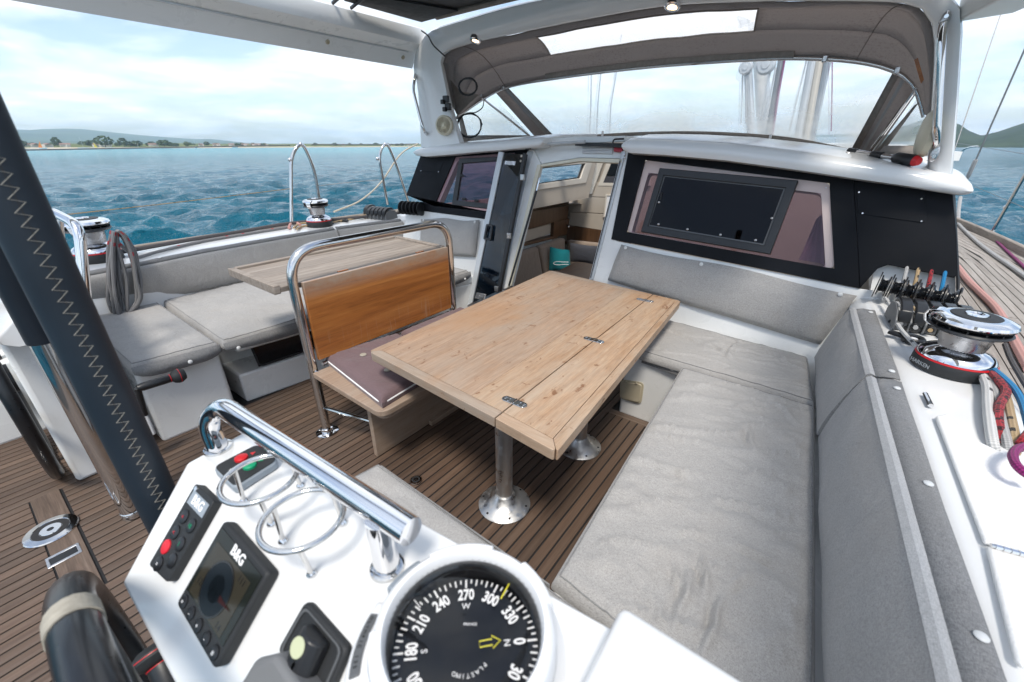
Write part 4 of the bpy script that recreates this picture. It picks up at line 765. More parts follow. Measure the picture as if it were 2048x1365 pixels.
# speakers on the pillars
c0 = BK(888, 251) ; c0 = PY(888, 251, 3.0); t = thing('cockpit_speaker', 'round ivory speaker on the left roof pillar', 'speaker', c0); ax = Vector((.35, -1, .05)).normalized()
MB().lathe([(.082, -.02), (.082, .004), (.074, .012), (.066, .013), (.064, .008), (.001, .010)], c0, ax, 36).build('rim', 'ivory', t)
for r in (.018, .028, .038, .048, .057): MB().lathe([(r, .009), (r + .0025, .0135), (r + .005, .009)], c0, ax, 36).build('grille_ring', 'ivory', t)
MB().lathe([(.014, .009), (.012, .016), (.001, .016)], c0, ax, 20).build('centre_cap', 'ivory', t)
c0 = PY(1847, 268, 3.06); t = thing('cockpit_speaker', 'oval ivory speaker seen edge-on by the right roof pillar', 'speaker', c0); ax = Vector((-1, -.10, .0)).normalized(); MB().lathe([(.105, -.03), (.105, -.004), (.09, .008), (.04, .014), (.001, .014)], c0, ax, 32).build('rim', 'ivory', t)
# switch boxes on the left pillar
for k, (x, y) in enumerate(((892, 199), (896, 214))):
    c = PY(x, y, 3.02); t = thing('socket_box', ('upper', 'lower')[k] + ' black plug socket on the left roof pillar', 'socket', c, 'sockets on the pillar'); MB().box(c, (.06, .03, .055)).build('body', 'black', t, bevel=.006); MB().box(c + Vector((-.02, -.022, -.02)), (.035, .03, .035)).build('cap', 'black', t, bevel=.006)
# grab rails on the pillars
t = thing('pillar_grab_rail', 'stainless grab rail on the outside of the left roof pillar', 'grab rail', PY(850, 270, 3.0))
MB().tube(fillet([PY(832, 142, 3.06), PY(829, 160, 2.98), PY(826, 180, 2.96), PY(840, 235, 2.96), PY(848, 262, 2.96), PY(858, 274, 3.06)], .05), .013, 10).build('rail', 'steel', t); MB().box(PY(831, 142, 3.05), (.03, .02, .07)).build('end_plate', 'grey_blue', t, bevel=.008); MB().box(PY(859, 275, 3.05), (.03, .02, .06)).build('end_plate', 'steel', t, bevel=.008)
t = thing('pillar_grab_rail', 'stainless grab rail on the inside of the right roof pillar', 'grab rail', PY(1875, 300, 3.0)); 
MB().tube(fillet([PY(1889, 40, 3.03), PY(1884, 62, 2.96), PY(1882, 110, 2.94), PY(1873, 270, 2.94), PY(1872, 292, 3.0), PY(1870, 300, 3.05)], .05), .016, 12).build('rail', 'steel', t)
for q, sc in (((1889, 42), 1), ((1869, 307), 1)):
    c = PY(*q, 3.005); MB().ball(c, .04, (.45, .3, 1.0)).build('end_plate', 'brushed', t)
    for dz in (-.014, .014): MB().lathe([(.009, 0), (.008, .003)], c + Vector((0, -.014, dz)), (0, -1, 0), 12).build('screw', 'steel', t)
# port roof beam
sec = [(-3.50, 2.145), (-3.475, 2.135), (-3.43, 2.20), (-3.405, 2.235), (-3.395, 2.25), (-3.30, 2.275), (-3.265, 2.29), (-3.25, 2.33), (-3.26, 2.40), (-3.29, 2.415), (-3.42, 2.42), (-3.52, 2.36), (-3.53, 2.2)]
m = MB(); m.solid([[(x, y, z) for x, z in sec] for y in (-1.6, .5, 2.0, 3.10)]); pb = struct(m, 'port_roof_beam', 'gel', 'white roof beam along the port side of the cockpit', fixn=True, angle=40)
for (x, y) in ((655, 84), (806, 115)): nb_ = Vector((.1, 0, -.07)).normalized(); c = PP(x, y, (-3.475, 0, 2.135), nb_); MB().lathe([(.017, -.004), (.017, .005), (.010, .008), (.007, .002), (.001, .002)], c, nb_, 18).build('fastener', 'beige', pb)
MB().tube([(-3.398, -1.5, 2.243), (-3.398, 3.0, 2.243)], .006, 6).build('rubbing_seal', 'frame_grey', pb)
m = MB(); d0, d1 = PY(1928, 42, 3.06), PY(2012, 0, 2.5); v = (d1 - d0); s_, e_ = d0 - v * .05, d0 + v * 6.0
m.solid([[p + Vector(q) for q in ((-.02, 0, .0), (.16, 0, .01), (.19, 0, .10), (.10, 0, .22), (-.06, 0, .22))] for p in (s_, e_)]); struct(m, 'starboard_roof_beam', 'gel_warm', 'white roof beam along the starboard side of the cockpit', fixn=True, bevel=.01)
# dark awning panel stretched between the beams, hem and gap
rows = []
for y in np.linspace(1.9, 3.02, 12):
    rows.append([(X, y, 2.455 - .05 * (X + 3.2) / 3.4 + .03 * math.sin((X + 3.2) / 3.4 * math.pi) + .012 * mnoise.noise(Vector((X * 2, y * 1.3, 0)))) for X in np.linspace(-3.02, .12, 16)])
aw = thing('awning', 'dark grey fabric sunroof panel stretched overhead', 'awning', (-1.5, 1.9, 2.4)); MB().loft(rows).build('cloth', 'awning', aw, solid=.004)
MB().tube([(X, 3.0, 2.44 - .05 * (X + 3.2) / 3.4 + .03 * math.sin((X + 3.2) / 3.4 * math.pi)) for X in np.linspace(-3.02, .12, 16)], .022, 8).build('front_hem', 'canvas_hem', aw)
MB().prism([(-3.02, 2.4, 2.45), (-2.75, 3.0, 2.44), (-3.2, 3.0, 2.43), (-3.24, 2.3, 2.44)], (0, 0, .01)).build('corner_flap', 'rubber', aw, fixn=True)
for y in (2.2, 2.35): MB().tube([(-3.03, y, 2.455), (-3.28, y + .03, 2.42)], .012, 6).build('strap', 'black', aw)
# ------------------------------------------------------------------ sprayhood
YB, YC = 3.78, 4.25
sh = thing('sprayhood', 'taupe canvas sprayhood with clear windows on stainless bows', 'sprayhood', (-1.5, 3.7, 1.5))
AFT = [(921, 240), (905, 212), (893, 165), (886, 122), (897, 104), (950, 86), (1060, 62), (1180, 38), (1330, 13), (1500, 4), (1700, 3), (1815, 8), (1850, 26), (1866, 60), (1868, 120), (1864, 190), (1862, 230)]
BOW = [(908, 238), (930, 222), (960, 201), (1000, 178), (1040, 166), (1100, 156), (1200, 142), (1330, 128), (1500, 116), (1600, 113), (1700, 118), (1770, 131), (1812, 152), (1836, 182), (1850, 230)]
N = 60
ra = resample(smoothpath([PY(x, y, 3.20) for x, y in AFT], 5), N); rb = resample(smoothpath([PY(x, y, YB) for x, y in BOW], 5), N)
def canvas_rows(t0, t1, n, i0=0, i1=N):
    rows = []
    for k in range(n):
        t = t0 + (t1 - t0) * k / (n - 1); r = []
        for i in range(i0, i1):
            p = ra[i].lerp(rb[i], t); bul = .07 * math.sin(math.pi * t) * min(1, 3 * math.sin(math.pi * i / (N - 1))); r.append(p + Vector((0, 0, bul + .006 * mnoise.noise(p * 5))))
        rows.append(r)
    return rows
# skylight: columns ia..ib between t 0.40 and 0.68
ia, ib = 20, 42; T0, T1 = .26, .68
MB().loft(canvas_rows(0, T0, 6)).build('roof_cloth', 'canvas', sh, solid=.003); MB().loft(canvas_rows(T1, 1, 6)).build('roof_cloth', 'canvas', sh, solid=.003)
MB().loft(canvas_rows(T0, T1, 5, 0, ia + 1)).build('roof_cloth', 'canvas', sh, solid=.003); MB().loft(canvas_rows(T0, T1, 5, ib, N)).build('roof_cloth', 'canvas', sh, solid=.003)
sk = canvas_rows(T0, T1, 5, ia, ib + 1); MB().loft(sk).build('skylight', 'vinyl_top', sh)
loop = sk[0] + [r[-1] for r in sk[1:-1]] + sk[-1][::-1] + [r[0] for r in sk[1:-1]][::-1]; MB().tube([p + Vector((0, -.004, -.004)) for p in loop], .006, 6, True).build('skylight_binding', 'canvas_hem', sh)
cr_ = canvas_rows(0, 1, 16)
for i in (11, 51): MB().tube([q_[i] + Vector((0, 0, -.003)) for q_ in cr_], .0045, 5, flat=.4).build('seam', 'canvas_hem', sh)
# front bow with its rolled hem
MB().tube([p + Vector((0, -.012, -.012)) for p in rb], .0135, 10).build('front_bow', 'steel', sh)
MB().tube([p + Vector((0, -.02, .020)) for p in rb[18:47]], .036, 8, flat=.6).build('rolled_flap', 'canvas_hem', sh)
MB().tube([p + Vector((0, -.005, -.006)) for p in rb[46:58]], .012, 6).build('zip', 'rope_pale', sh)
MB().tube([PY(x, y, 3.2) + Vector((0, -.02, 0)) for x, y in ((887, 118), (893, 165), (905, 212), (916, 252), (928, 282))], .016, 8).build('side_hem', 'canvas_hem', sh)
BOT = [(1105, 276), (1180, 270), (1270, 265), (1350, 263), (1430, 264), (1520, 269), (1600, 278), (1705, 299)]
TOPW = [(1014, 178), (1060, 164), (1130, 154), (1250, 138), (1400, 124), (1550, 115), (1680, 118), (1770, 133), (1790, 141)]
n2 = 30; wt = resample(smoothpath([PY(x, y, YB) for x, y in TOPW], 5), n2); wb = resample(smoothpath([PY(x, y, YC) for x, y in BOT], 5), n2)
rows = [[a.lerp(b_, t) + Vector((0, .05 * math.sin(math.pi * t), 0)) for a, b_ in zip(wt, wb)] for t in np.linspace(0, 1, 10)]; MB().loft(rows).build('front_window', 'vinyl', sh)
bl = resample([PY(x, y, YC + .01) for x, y in ((1090, 283), (1180, 277), (1270, 272), (1350, 270), (1430, 272), (1520, 280), (1600, 291), (1712, 311))], n2); MB().loft([[p + Vector((0, -.004, 0)) for p in wb], bl]).build('bottom_band', 'canvas_hem', sh, solid=.004)
def strip(q, mat, nm, Yt=YB, Yb=YC, s=.004): 
    a, b_, c, d = q; MB().loft([[PY(*a, Yt), PY(*b_, Yt)], [PY(*d, Yb), PY(*c, Yb)]]).build(nm, mat, sh, solid=s)
strip(((990, 184), (1016, 176), (1112, 277), (1072, 276)), 'canvas', 'zip_panel'); strip(((1008, 180), (1014, 178), (1109, 277), (1098, 277)), 'rope_pale', 'zip', YB - .01, YC - .01); strip(((1788, 141), (1838, 180), (1748, 308), (1702, 300)), 'canvas', 'zip_panel'); strip(((1789, 142), (1800, 148), (1716, 303), (1703, 299)), 'canvas_hem', 'zip', YB - .01, YC - .01); strip(((1806, 153), (1812, 158), (1728, 304), (1722, 304)), 'rope_pale', 'zip_tape', YB - .01, YC - .01)
strip(((925, 226), (985, 190), (1062, 272), (935, 276)), 'vinyl', 'side_window', YB, YB + .2, 0); strip(((1838, 190), (1852, 232), (1850, 288), (1768, 296)), 'vinyl', 'side_window', YB, YB + .1, 0)
strip(((917, 236), (924, 230), (938, 284), (926, 286)), 'canvas_hem', 'side_band', YB - .02, YB + .1); strip(((1828, 212), (1838, 205), (1768, 302), (1750, 304)), 'canvas_hem', 'side_band', YB - .02, YB + .1); strip(((935, 271), (1060, 271), (1062, 284), (933, 284)), 'canvas_hem', 'lower_band', YB + .1, YB + .12); strip(((1768, 292), (1858, 292), (1858, 312), (1752, 312)), 'canvas_hem', 'lower_band', YB, YB + .02)
MB().tube([PY(964, 196, YB - .03), PY(1058, 272, YC - .1)], .011, 8).build('stay', 'steel', sh); MB().tube([PY(1836, 172, YB - .03), PY(1741, 304, YC - .15)], .012, 8).build('stay', 'steel', sh); MB().tube([PY(1833, 175, YB - .05), PY(1738, 304, YC - .16)], .005, 6).build('stay', 'steel', sh)
for x, y in ((962, 190), (1006, 176), (1795, 141), (1650, 118)): MB().box(PY(x, y, YB - .03), (.03, .025, .04)).build('bow_clamp', 'brushed', sh, bevel=.006)
MB().box(PY(1540, 277, YC - .02), (.02, .02, .06)).build('clip', 'white_plastic', sh, bevel=.004); MB().box(PY(1205, 268, YC - .02), (.02, .02, .05)).build('clip', 'white_plastic', sh, bevel=.004)
MB().prism([PY(1828, 120, 3.3), PY(1836, 116, 3.3), PY(1848, 160, 3.3), PY(1842, 168, 3.3)], (0, .015, 0)).build('batten', 'teak_varnish', sh, fixn=True)
# pocket with coiled cable
MB().prism([PY(900, 160, 3.26), PY(918, 182, 3.27), PY(957, 190, 3.42), PY(938, 206, 3.44), PY(914, 232, 3.34)], (0, .012, 0)).build('pocket', 'canvas_hem', sh, bevel=.004, fixn=True)
def coil(cx, cy, rx, ry, Y, n, name, label, r=.006):
    pts = []
    for i in range(n * 18 + 1):
        a = i / 18 * 2 * math.pi; k = 1 + .07 * math.sin(i * .37) + .04 * math.sin(i * 1.3); pts.append(PY(cx + rx * k * math.cos(a), cy + ry * k * math.sin(a), Y + .012 * math.sin(i * .9)))
    o = MB().tube(pts, r, 6).build(name, 'cable', None); tag(o, label, 'cable', 'coiled cables under the sprayhood')
coil(935, 173, 18, 17, 3.20, 4, 'coiled_cable', 'coil of black cable tucked in the sprayhood pocket'); coil(938, 250, 24, 24, 3.22, 3, 'coiled_cable', 'coil of black cable hanging at the left pillar below the pocket', .0055)
o = MB().tube(smoothpath([PY(843, 62, 3.0), PY(856, 72, 2.98), PY(866, 90, 2.98), PY(880, 104, 3.0), PY(890, 113, 3.02)], 5), .006, 6).build('beam_cable', 'cable', None); tag(o, 'thin black cable running from the roof beam to the sprayhood', 'cable')
o = MB().tube(smoothpath([PY(968, 200, 3.5), PY(965, 215, 3.5), PY(952, 225, 3.4), PY(938, 226, 3.25)], 5), .005, 6).build('lead_cable', 'cable', None); tag(o, 'thin black lead drooping from the sprayhood bow', 'cable')
# winch handle lying on the coachroof at right
t = thing('winch_crank', 'black and chrome winch handle lying on the coachroof by the right pillar', 'winch handle', PY(1765, 315, 3.2)); A, B_ = PY(1698, 302, 3.3), PY(1842, 324, 3.0)
MB().tube([A.lerp(B_, .05), A.lerp(B_, .7)], .013, 10).build('arm', 'chrome', t); MB().tube([A, A.lerp(B_, .13)], .017, 10).build('grip_end', 'black', t); MB().tube([A.lerp(B_, .36), A.lerp(B_, .5)], .018, 10).build('grip', 'black', t); MB().tube([A.lerp(B_, .66), A.lerp(B_, .70), A.lerp(B_, .9), A.lerp(B_, .94)], [.018, .028, .028, .02], 12).build('knob', 'black', t); MB().tube([A.lerp(B_, .93), A.lerp(B_, .98)], [.026, .018], 12).build('knob_cap', 'red', t)
for x, y in ((1690, 307), (1722, 316)): 
    c = PY(x, y, 3.2); o = MB().box(c, (.05, .02, .012)).build('roof_cleat', 'brushed', None, bevel=.005); tag(o, 'small stainless fitting on the coachroof ' + ('left' if x < 1700 else 'beside the grip') + ' of the winch handle', 'fitting')
# ------------------------------------------------------------------ mast and its gear, blurred behind the vinyl
YM = 8.0
t = thing('mast', 'white mast with blocks and halyards seen through the sprayhood window', 'mast', PY(1520, 300, YM))
MB().tube([PY(1528, 300, YM), PY(1512, 100, YM), PY(1490, -400, YM)], [.10, .10, .09], 16).build('spar', 'gel', t)
MB().tube([PY(1500, 300, YM - .3), PY(1488, 120, YM - .3), PY(1480, -60, YM - .3)], .055, 8).build('reefing_line_bag', 'frame_grey', t)
MB().tube([PY(1530, 292, YM - .25), PY(1560, 116, YM - .25), PY(1572, -60, YM - .25)], .045, 8).build('halyard_bundle', 'grey_blue', t); MB().tube([PY(1541, 280, YM - .3), PY(1552, 200, YM - .3), PY(1566, 116, YM - .3)], .012, 6).build('red_halyard', 'rope_purple', t)
for (x, y, r) in ((1486, 150, .09), (1526, 145, .12)):
    c = PY(x, y, YM - .35); MB().lathe([(r, -.03), (r, .03), (r * .8, .05), (r * .3, .05), (.002, .05)], c, (0, -1, 0), 20).build('block', 'frame_grey', t); MB().lathe([(r * .45, .05), (r * .4, .06), (.002, .06)], c, (0, -1, 0), 16).build('sheave', 'frame_grey', t)
for x0, x1 in ((1480, 1478), (1486, 1488), (1492, 1498), (1536, 1515), (1545, 1525)): MB().tube([PY(x0, 150, YM - .35), PY(x1, 255, YM - .35)], .012, 5).build('line', 'frame_grey', t)
t = thing('kicker', 'grey boom strut and lines right of the mast behind the vinyl', 'strut', PY(1640, 300, 7))
for (xt, xb, r, mt) in ((1625, 1592, .05, 'frame_grey'), (1638, 1610, .045, 'interior_trim'), (1655, 1618, .04, 'grey_blue')): MB().tube([PY(xt, 100, 7), PY(xb, 290, 7)], r, 8).build('strut', mt, t)
MB().tube([PY(1612, 110, 7), PY(1575, 270, 7)], .009, 5).build('line', 'frame_grey', t); MB().tube([PY(1657, 115, 7), PY(1658, 270, 7)], .007, 5).build('line', 'rope_purple', t)
for k, ((xa, ya), (xb, yb)) in enumerate((((1180, -40), (1176, 225)), ((1216, -40), (1190, 222)), ((1262, -40), (1216, 225)))):
    o = MB().tube([PY(xa, ya, 9), PY(xb, yb, 9), PY(xb - 3, 292, 9)], .014, 5).build('stay_wire', 'grey_blue', None); tag(o, ('leftmost', 'middle', 'rightmost')[k] + ' of three thin stay wires left of the mast', 'wire', 'stay wires by the mast')
# ------------------------------------------------------------------ shrouds and rails to starboard
XS = 1.30
def wire(pts, r, name, mat, label, cat, group=None, n=6): o = MB().tube(pts, r, n).build(name, mat, None); tag(o, label, cat, group); return o
wire([PX(1905, 312, XS - .1), PX(2018, -20, XS - .1)], .007, 'shroud', 'wire', 'thinner left shroud wire rising past the right pillar', 'shroud')
wire([PX(1952, 320, XS), PX(2060, 75, XS)], .010, 'shroud', 'wire', 'thicker right shroud wire crossing the headland', 'shroud')
t = thing('turnbuckle', 'grey padded shroud end dropping to the starboard deck', 'rigging screw', PX(1925, 440, XS)); MB().tube([PX(1952, 320, XS), PX(1938, 350, XS), PX(1925, 372, XS)], .024, 8).build('padding', 'rope_pale', t); MB().tube([PX(1930, 362, XS), PX(1922, 382, XS)], .03, 8).build('toggle', 'rope_dark', t); MB().tube(smoothpath([PX(1921, 395, XS), PX(1917, 425, XS), PX(1919, 450, XS), PX(1935, 465, XS)], 4), .02, 8).build('strop', 'rope_pale', t)
t = thing('starboard_pulpit_rail', 'thin bent stainless rail behind the right pillar', 'rail', PX(1905, 320, XS)); MB().tube(smoothpath([PX(1897, 330, XS), PX(1925, 302, XS), PX(1940, 295, XS), PX(1955, 293, XS)], 5), .012, 8).build('tube', 'steel', t)
t = thing('stanchion', 'leaning stainless stanchion on the starboard deck edge', 'stanchion', PX(1983, 468, XS)); MB().tube([PX(1983, 467, XS), PX(2060, 333, XS)], .014, 10).build('post', 'steel', t); MB().lathe([(.05, 0), (.045, .008), (.02, .012), (.018, .04), (.001, .04)], PX(1983, 468, XS), n=18).build('base', 'steel', t); MB().ball(PX(2012, 415, XS), .022).build('wire_ring', 'chrome', t)
wire([PX(1908, 286, XS), PX(2048, 308, XS), PX(2300, 350, XS)], .003, 'lifeline', 'wire', 'upper starboard lifeline wire against the water', 'lifeline', 'lifelines'); wire([PX(1946, 372, XS), PX(2012, 400, XS), PX(2300, 525, XS)], .003, 'lifeline', 'wire', 'lower starboard lifeline wire through the stanchion ring', 'lifeline', 'lifelines')
# port lifelines and hoops
XP = -4.55
def hoop(px, label):
    t = thing('stanchion_hoop', label, 'stanchion', PX(*px[0], XP), 'port stanchion hoops'); MB().tube(fillet([PX(x, y, XP) for x, y in px], [0] + [.12] * (len(px) - 2) + [0]), .017, 10).build('hoop', 'steel', t)
    for q in px[1:3]: MB().ball(PX(q[0] - 2, q[1] + 8, XP), .02).build('eye', 'brushed', t)
hoop([(583, 452), (582, 312), (603, 281), (628, 335), (640, 410)], 'left tall stainless stanchion hoop beyond the port winch'); hoop([(775, 410), (757, 310), (772, 281), (790, 322), (822, 420)], 'right tall stainless stanchion hoop next to the black bulkhead')
wire([PX(20, 301, XP), PX(300, 296, XP), PX(580, 291, XP)], .0045, 'lifeline', 'wire', 'upper port lifeline from the frame edge to the left hoop', 'lifeline', 'lifelines'); wire([PX(110, 432, XP), PX(330, 408, XP), PX(580, 378, XP)], .0035, 'lifeline', 'rope_tan', 'lower port lifeline from the chrome rail to the left hoop', 'lifeline', 'lifelines')
wire([PX(622, 290, XP), PX(758, 290, XP), PX(838, 288, XP)], .0045, 'lifeline', 'wire', 'upper port lifeline between the two hoops', 'lifeline', 'lifelines'); wire([PX(637, 372, XP), PX(690, 366, XP), PX(757, 360, XP)], .0035, 'lifeline', 'rope_pale', 'lower port lifeline between the two hoops', 'lifeline', 'lifelines')
wire(smoothpath([PX(668, 424, XP + .2), PX(720, 402, XP + .1), PX(762, 365, XP), PX(800, 310, XP), PX(835, 288, XP)], 5), .010, 'port_sheet', 'rope_cream', 'slack cream rope rising from the port winch past the hoops', 'rope')
# ------------------------------------------------------------------ seat cushions
def snap(c, ax, par, r=.011): MB().lathe([(r, 0), (r, .002), (r * .75, .0045), (.001, .0055)], c, ax, 16).build('snap_button', 'button', par)
def cushion(q, th, label, nu=26, nv=26, rnd=.03, wr=.006, seed=0, mat='cloth', group='seat cushions', wdir=(1, .35), name='seat_cushion', cat='cushion', folds=(), puff=.010, seam=True):
    q = [Vector(p) for p in q]; c0 = sum(q, Vector()) / 4; t = thing(name, label, cat, (c0.x, c0.y, min(p.z for p in q) - th), group); n = (q[1] - q[0]).cross(q[3] - q[0]).normalized()
    if n.z < 0: n = -n
    def base(u, v): return q[0].lerp(q[1], u).lerp(q[3].lerp(q[2], u), v)
    lu = ((q[1] - q[0]).length + (q[2] - q[3]).length) / 2; lv = ((q[3] - q[0]).length + (q[2] - q[1]).length) / 2
    us = sorted(set([0, .006 / lu, .016 / lu, .03 / lu, 1 - .03 / lu, 1 - .016 / lu, 1 - .006 / lu, 1] + list(np.linspace(.05 / lu, 1 - .05 / lu, nu)))); vs_ = sorted(set([0, .006 / lv, .016 / lv, .03 / lv, 1 - .03 / lv, 1 - .016 / lv, 1 - .006 / lv, 1] + list(np.linspace(.05 / lv, 1 - .05 / lv, nv))))
    rows = []
    for u in us:
        r = []
        for v in vs_:
            e = min(min(u, 1 - u) * lu, min(v, 1 - v) * lv); p = base(u, v)
            h = -rnd + math.sqrt(max(0, rnd ** 2 - max(0, rnd - e) ** 2)); w_ = Vector((p.x * wdir[0] + p.y * wdir[1], p.y * wdir[0] - p.x * wdir[1], seed))
            cre = 1 - abs(mnoise.fractal(Vector((w_.x * 2.0, w_.y * 6.5, seed)), 1.0, 2.0, 3)); cre = (max(0, cre - .80) / .20) ** 1.5
            h += wr * (1.1 * cre + .9 * mnoise.noise(w_ * 3.0)) * min(1, e / .05) + puff * (math.sin(math.pi * u) * math.sin(math.pi * v)) ** .7
            for (fa_, fb_, fh, fw_) in folds:
                ab = fb_ - fa_; tt = max(-.15, min(1.15, ((p.x - fa_.x) * ab.x + (p.y - fa_.y) * ab.y) / (ab.x ** 2 + ab.y ** 2))); wob = .35 * fw_ * math.sin(9 * tt + fh * 900); dd_ = ((p.x - fa_.x) * ab.y - (p.y - fa_.y) * ab.x) / math.hypot(ab.x, ab.y) + wob; ex = math.hypot(p.x - fa_.x - ab.x * tt, p.y - fa_.y - ab.y * tt)
                if ex < 4 * fw_: h += fh * math.sin(math.pi * max(0, min(1, (tt + .15) / 1.3))) * (math.exp(-(dd_ / fw_) ** 2) - .8 * math.exp(-((dd_ - 1.5 * fw_) / fw_) ** 2)) * min(1, e / .05)
            r.append(p + n * h)
        rows.append(r)
    m = MB(); m.loft(rows); nu_, nv_ = len(us), len(vs_)
    loop = [rows[0][j] for j in range(nv_)] + [rows[i][-1] for i in range(1, nu_)] + [rows[-1][j] for j in range(nv_ - 2, -1, -1)] + [rows[i][0] for i in range(nu_ - 2, 0, -1)]
    m.loft([loop + [loop[0]], [p - n * (th - rnd) * .5 + (p - c0).normalized() * .004 for p in loop + [loop[0]]], [p - n * (th - rnd) for p in loop + [loop[0]]]])
    m.build('cover', mat, t, fixn=True, angle=60)
    if seam and mat == 'cloth':
        lp = [rows[2][j] for j in range(2, nv_ - 2)] + [rows[i][-3] for i in range(3, nu_ - 2)] + [rows[-3][j] for j in range(nv_ - 4, 1, -1)] + [rows[i][2] for i in range(nu_ - 4, 2, -1)]
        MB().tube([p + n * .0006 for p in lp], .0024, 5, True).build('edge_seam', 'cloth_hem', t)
    return t
CT = .455
def zq(px, z=CT): return [PZ(x, y, z) for x, y in px]
FOLDS = [(PZ(a, b_, CT), PZ(c, d, CT), h, w_) for a, b_, c, d, h, w_ in [(q0, q1, q2, q3, q4 * 1.7, q5) for q0, q1, q2, q3, q4, q5 in ((1239, 912, 1404, 960, .006, .011), (1334, 942, 1420, 956, .006, .009), (1250, 1000, 1300, 1016, .005, .012), (1344, 1140, 1376, 1200, .009, .011), (1402, 1120, 1412, 1190, .010, .010), (1442, 1205, 1408, 1310, .010, .010), (1380, 1150, 1350, 1260, .007, .012), (1459, 1090, 1580, 1146, .008, .012), (1434, 910, 1530, 962, .006, .011), (1494, 860, 1506, 905, .008, .010), (1310, 855, 1360, 862, .005, .010), (1420, 1000, 1560, 1040, .006, .013), (1330, 1060, 1420, 1075, .006, .010), (1450, 1180, 1500, 1160, .006, .010), (1290, 1180, 1330, 1260, .006, .012), (1260, 1120, 1310, 1190, .005, .012),
 (1420, 690, 1470, 725, .008, .012), (1440, 700, 1520, 710, .006, .010), (1480, 680, 1450, 720, .008, .011), (1350, 665, 1400, 690, .006, .012), (1530, 700, 1580, 730, .006, .012), (1400, 830, 1480, 845, .005, .011), (1540, 800, 1600, 850, .006, .012))]]
c1 = cushion(zq([(1105, 1152), (1362, 732), (1634, 812), (1640, 1590)]), .055, 'long grey cushion on the starboard seat beside the table', 80, 210, seed=1.0, wr=.012, folds=FOLDS)
c2 = cushion(zq([(1286, 690), (1312, 640), (1618, 718), (1632, 806), (1366, 728)][:0] or [(1280, 702), (1316, 634), (1619, 714), (1633, 806)]), .055, 'grey forward cushion between the table and the cabin bulkhead', 70, 60, seed=2.0, wr=.010, folds=FOLDS)
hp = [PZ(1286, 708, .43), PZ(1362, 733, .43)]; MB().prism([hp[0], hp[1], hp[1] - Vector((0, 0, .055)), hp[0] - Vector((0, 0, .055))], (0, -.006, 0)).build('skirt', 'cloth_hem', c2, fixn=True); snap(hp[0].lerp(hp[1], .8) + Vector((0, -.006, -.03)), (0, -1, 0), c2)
c3 = cushion(zq([(700, 942), (766, 924), (1101, 1154), (1225, 1270)], .43)[:0] or [Vector((-1.17, .20, .45)), Vector((-1.12, .675, .45)), PZ(1238, 1268, .45), Vector((-.12, .20, .45))], .055, 'grey cushion on the aft seat behind the helm console', 26, 24, seed=3.0, wr=.008)
MB().prism([(-1.12, .679, .421), (-.37, .659, .421), (-.37, .661, .36), (-1.12, .681, .36)], (0, .005, 0)).build('skirt', 'cloth_hem', c3, fixn=True)
# port cushions with hanging skirts
PCT = .502; pA = [None, None, PZ(436, 684, PCT), PZ(258, 731, PCT)]; pA[0] = Vector((-3.66, pA[3].y - .01, PCT)); pA[1] = Vector((-3.68, pA[2].y + .03, PCT))
cA = cushion(pA, .05, 'short grey cushion at the aft end of the port seat', 18, 18, seed=4.0)
def skirt(par, a, b_, drop, off, curve=True):
    N_ = 14; rows = [[], []]
    for i in range(N_ + 1):
        u = i / N_; p = a.lerp(b_, u) + Vector((off, 0, 0)); d = drop * (1 - .55 * (abs(2 * u - 1) ** 5)) if curve else drop; rows[0].append(p + Vector((.004, 0, .012))); rows[1].append(p + Vector((.010, 0, -d)))
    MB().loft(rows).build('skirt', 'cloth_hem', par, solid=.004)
    return rows
skirt(cA, pA[3] - Vector((0, 0, .022)), pA[2] - Vector((0, 0, .022)), .062, .012); snap(pA[3].lerp(pA[2], .60) + Vector((.026, 0, -.060)), (1, 0, .2), cA)
pb3, pb2 = PZ(443, 684, PCT), PZ(591, 640, PCT); pB = [Vector((-3.68, pA[1].y + .02, PCT)), Vector((-3.70, 2.05, PCT)), pb3 + (pb2 - pb3) * ((2.0 - pb3.y) / (pb2.y - pb3.y)), pb3]
cB = cushion(pB, .05, 'long grey cushion on the port seat behind the bench', 26, 30, seed=5.0, wr=.014); skirt(cB, pB[3] - Vector((0, 0, .02)), pB[2] - Vector((0, 0, .022)), .06, .012); snap(pB[3].lerp(pB[2], .05) + Vector((.026, 0, -.055)), (1, 0, .2), cB)
cC = cushion([Vector((-3.6, 2.08, PCT)), Vector((-3.5, 2.66, PCT)), Vector((-2.47, 2.66, PCT)), Vector((-2.48, 2.08, PCT))], .05, 'grey corner cushion on the port seat by the door', 18, 14, seed=6.0); skirt(cC, Vector((-2.48, 2.08, .48)), Vector((-2.47, 2.66, .48)), .06, .012); snap(Vector((-2.445, 2.58, .445)), (1, 0, .2), cC)
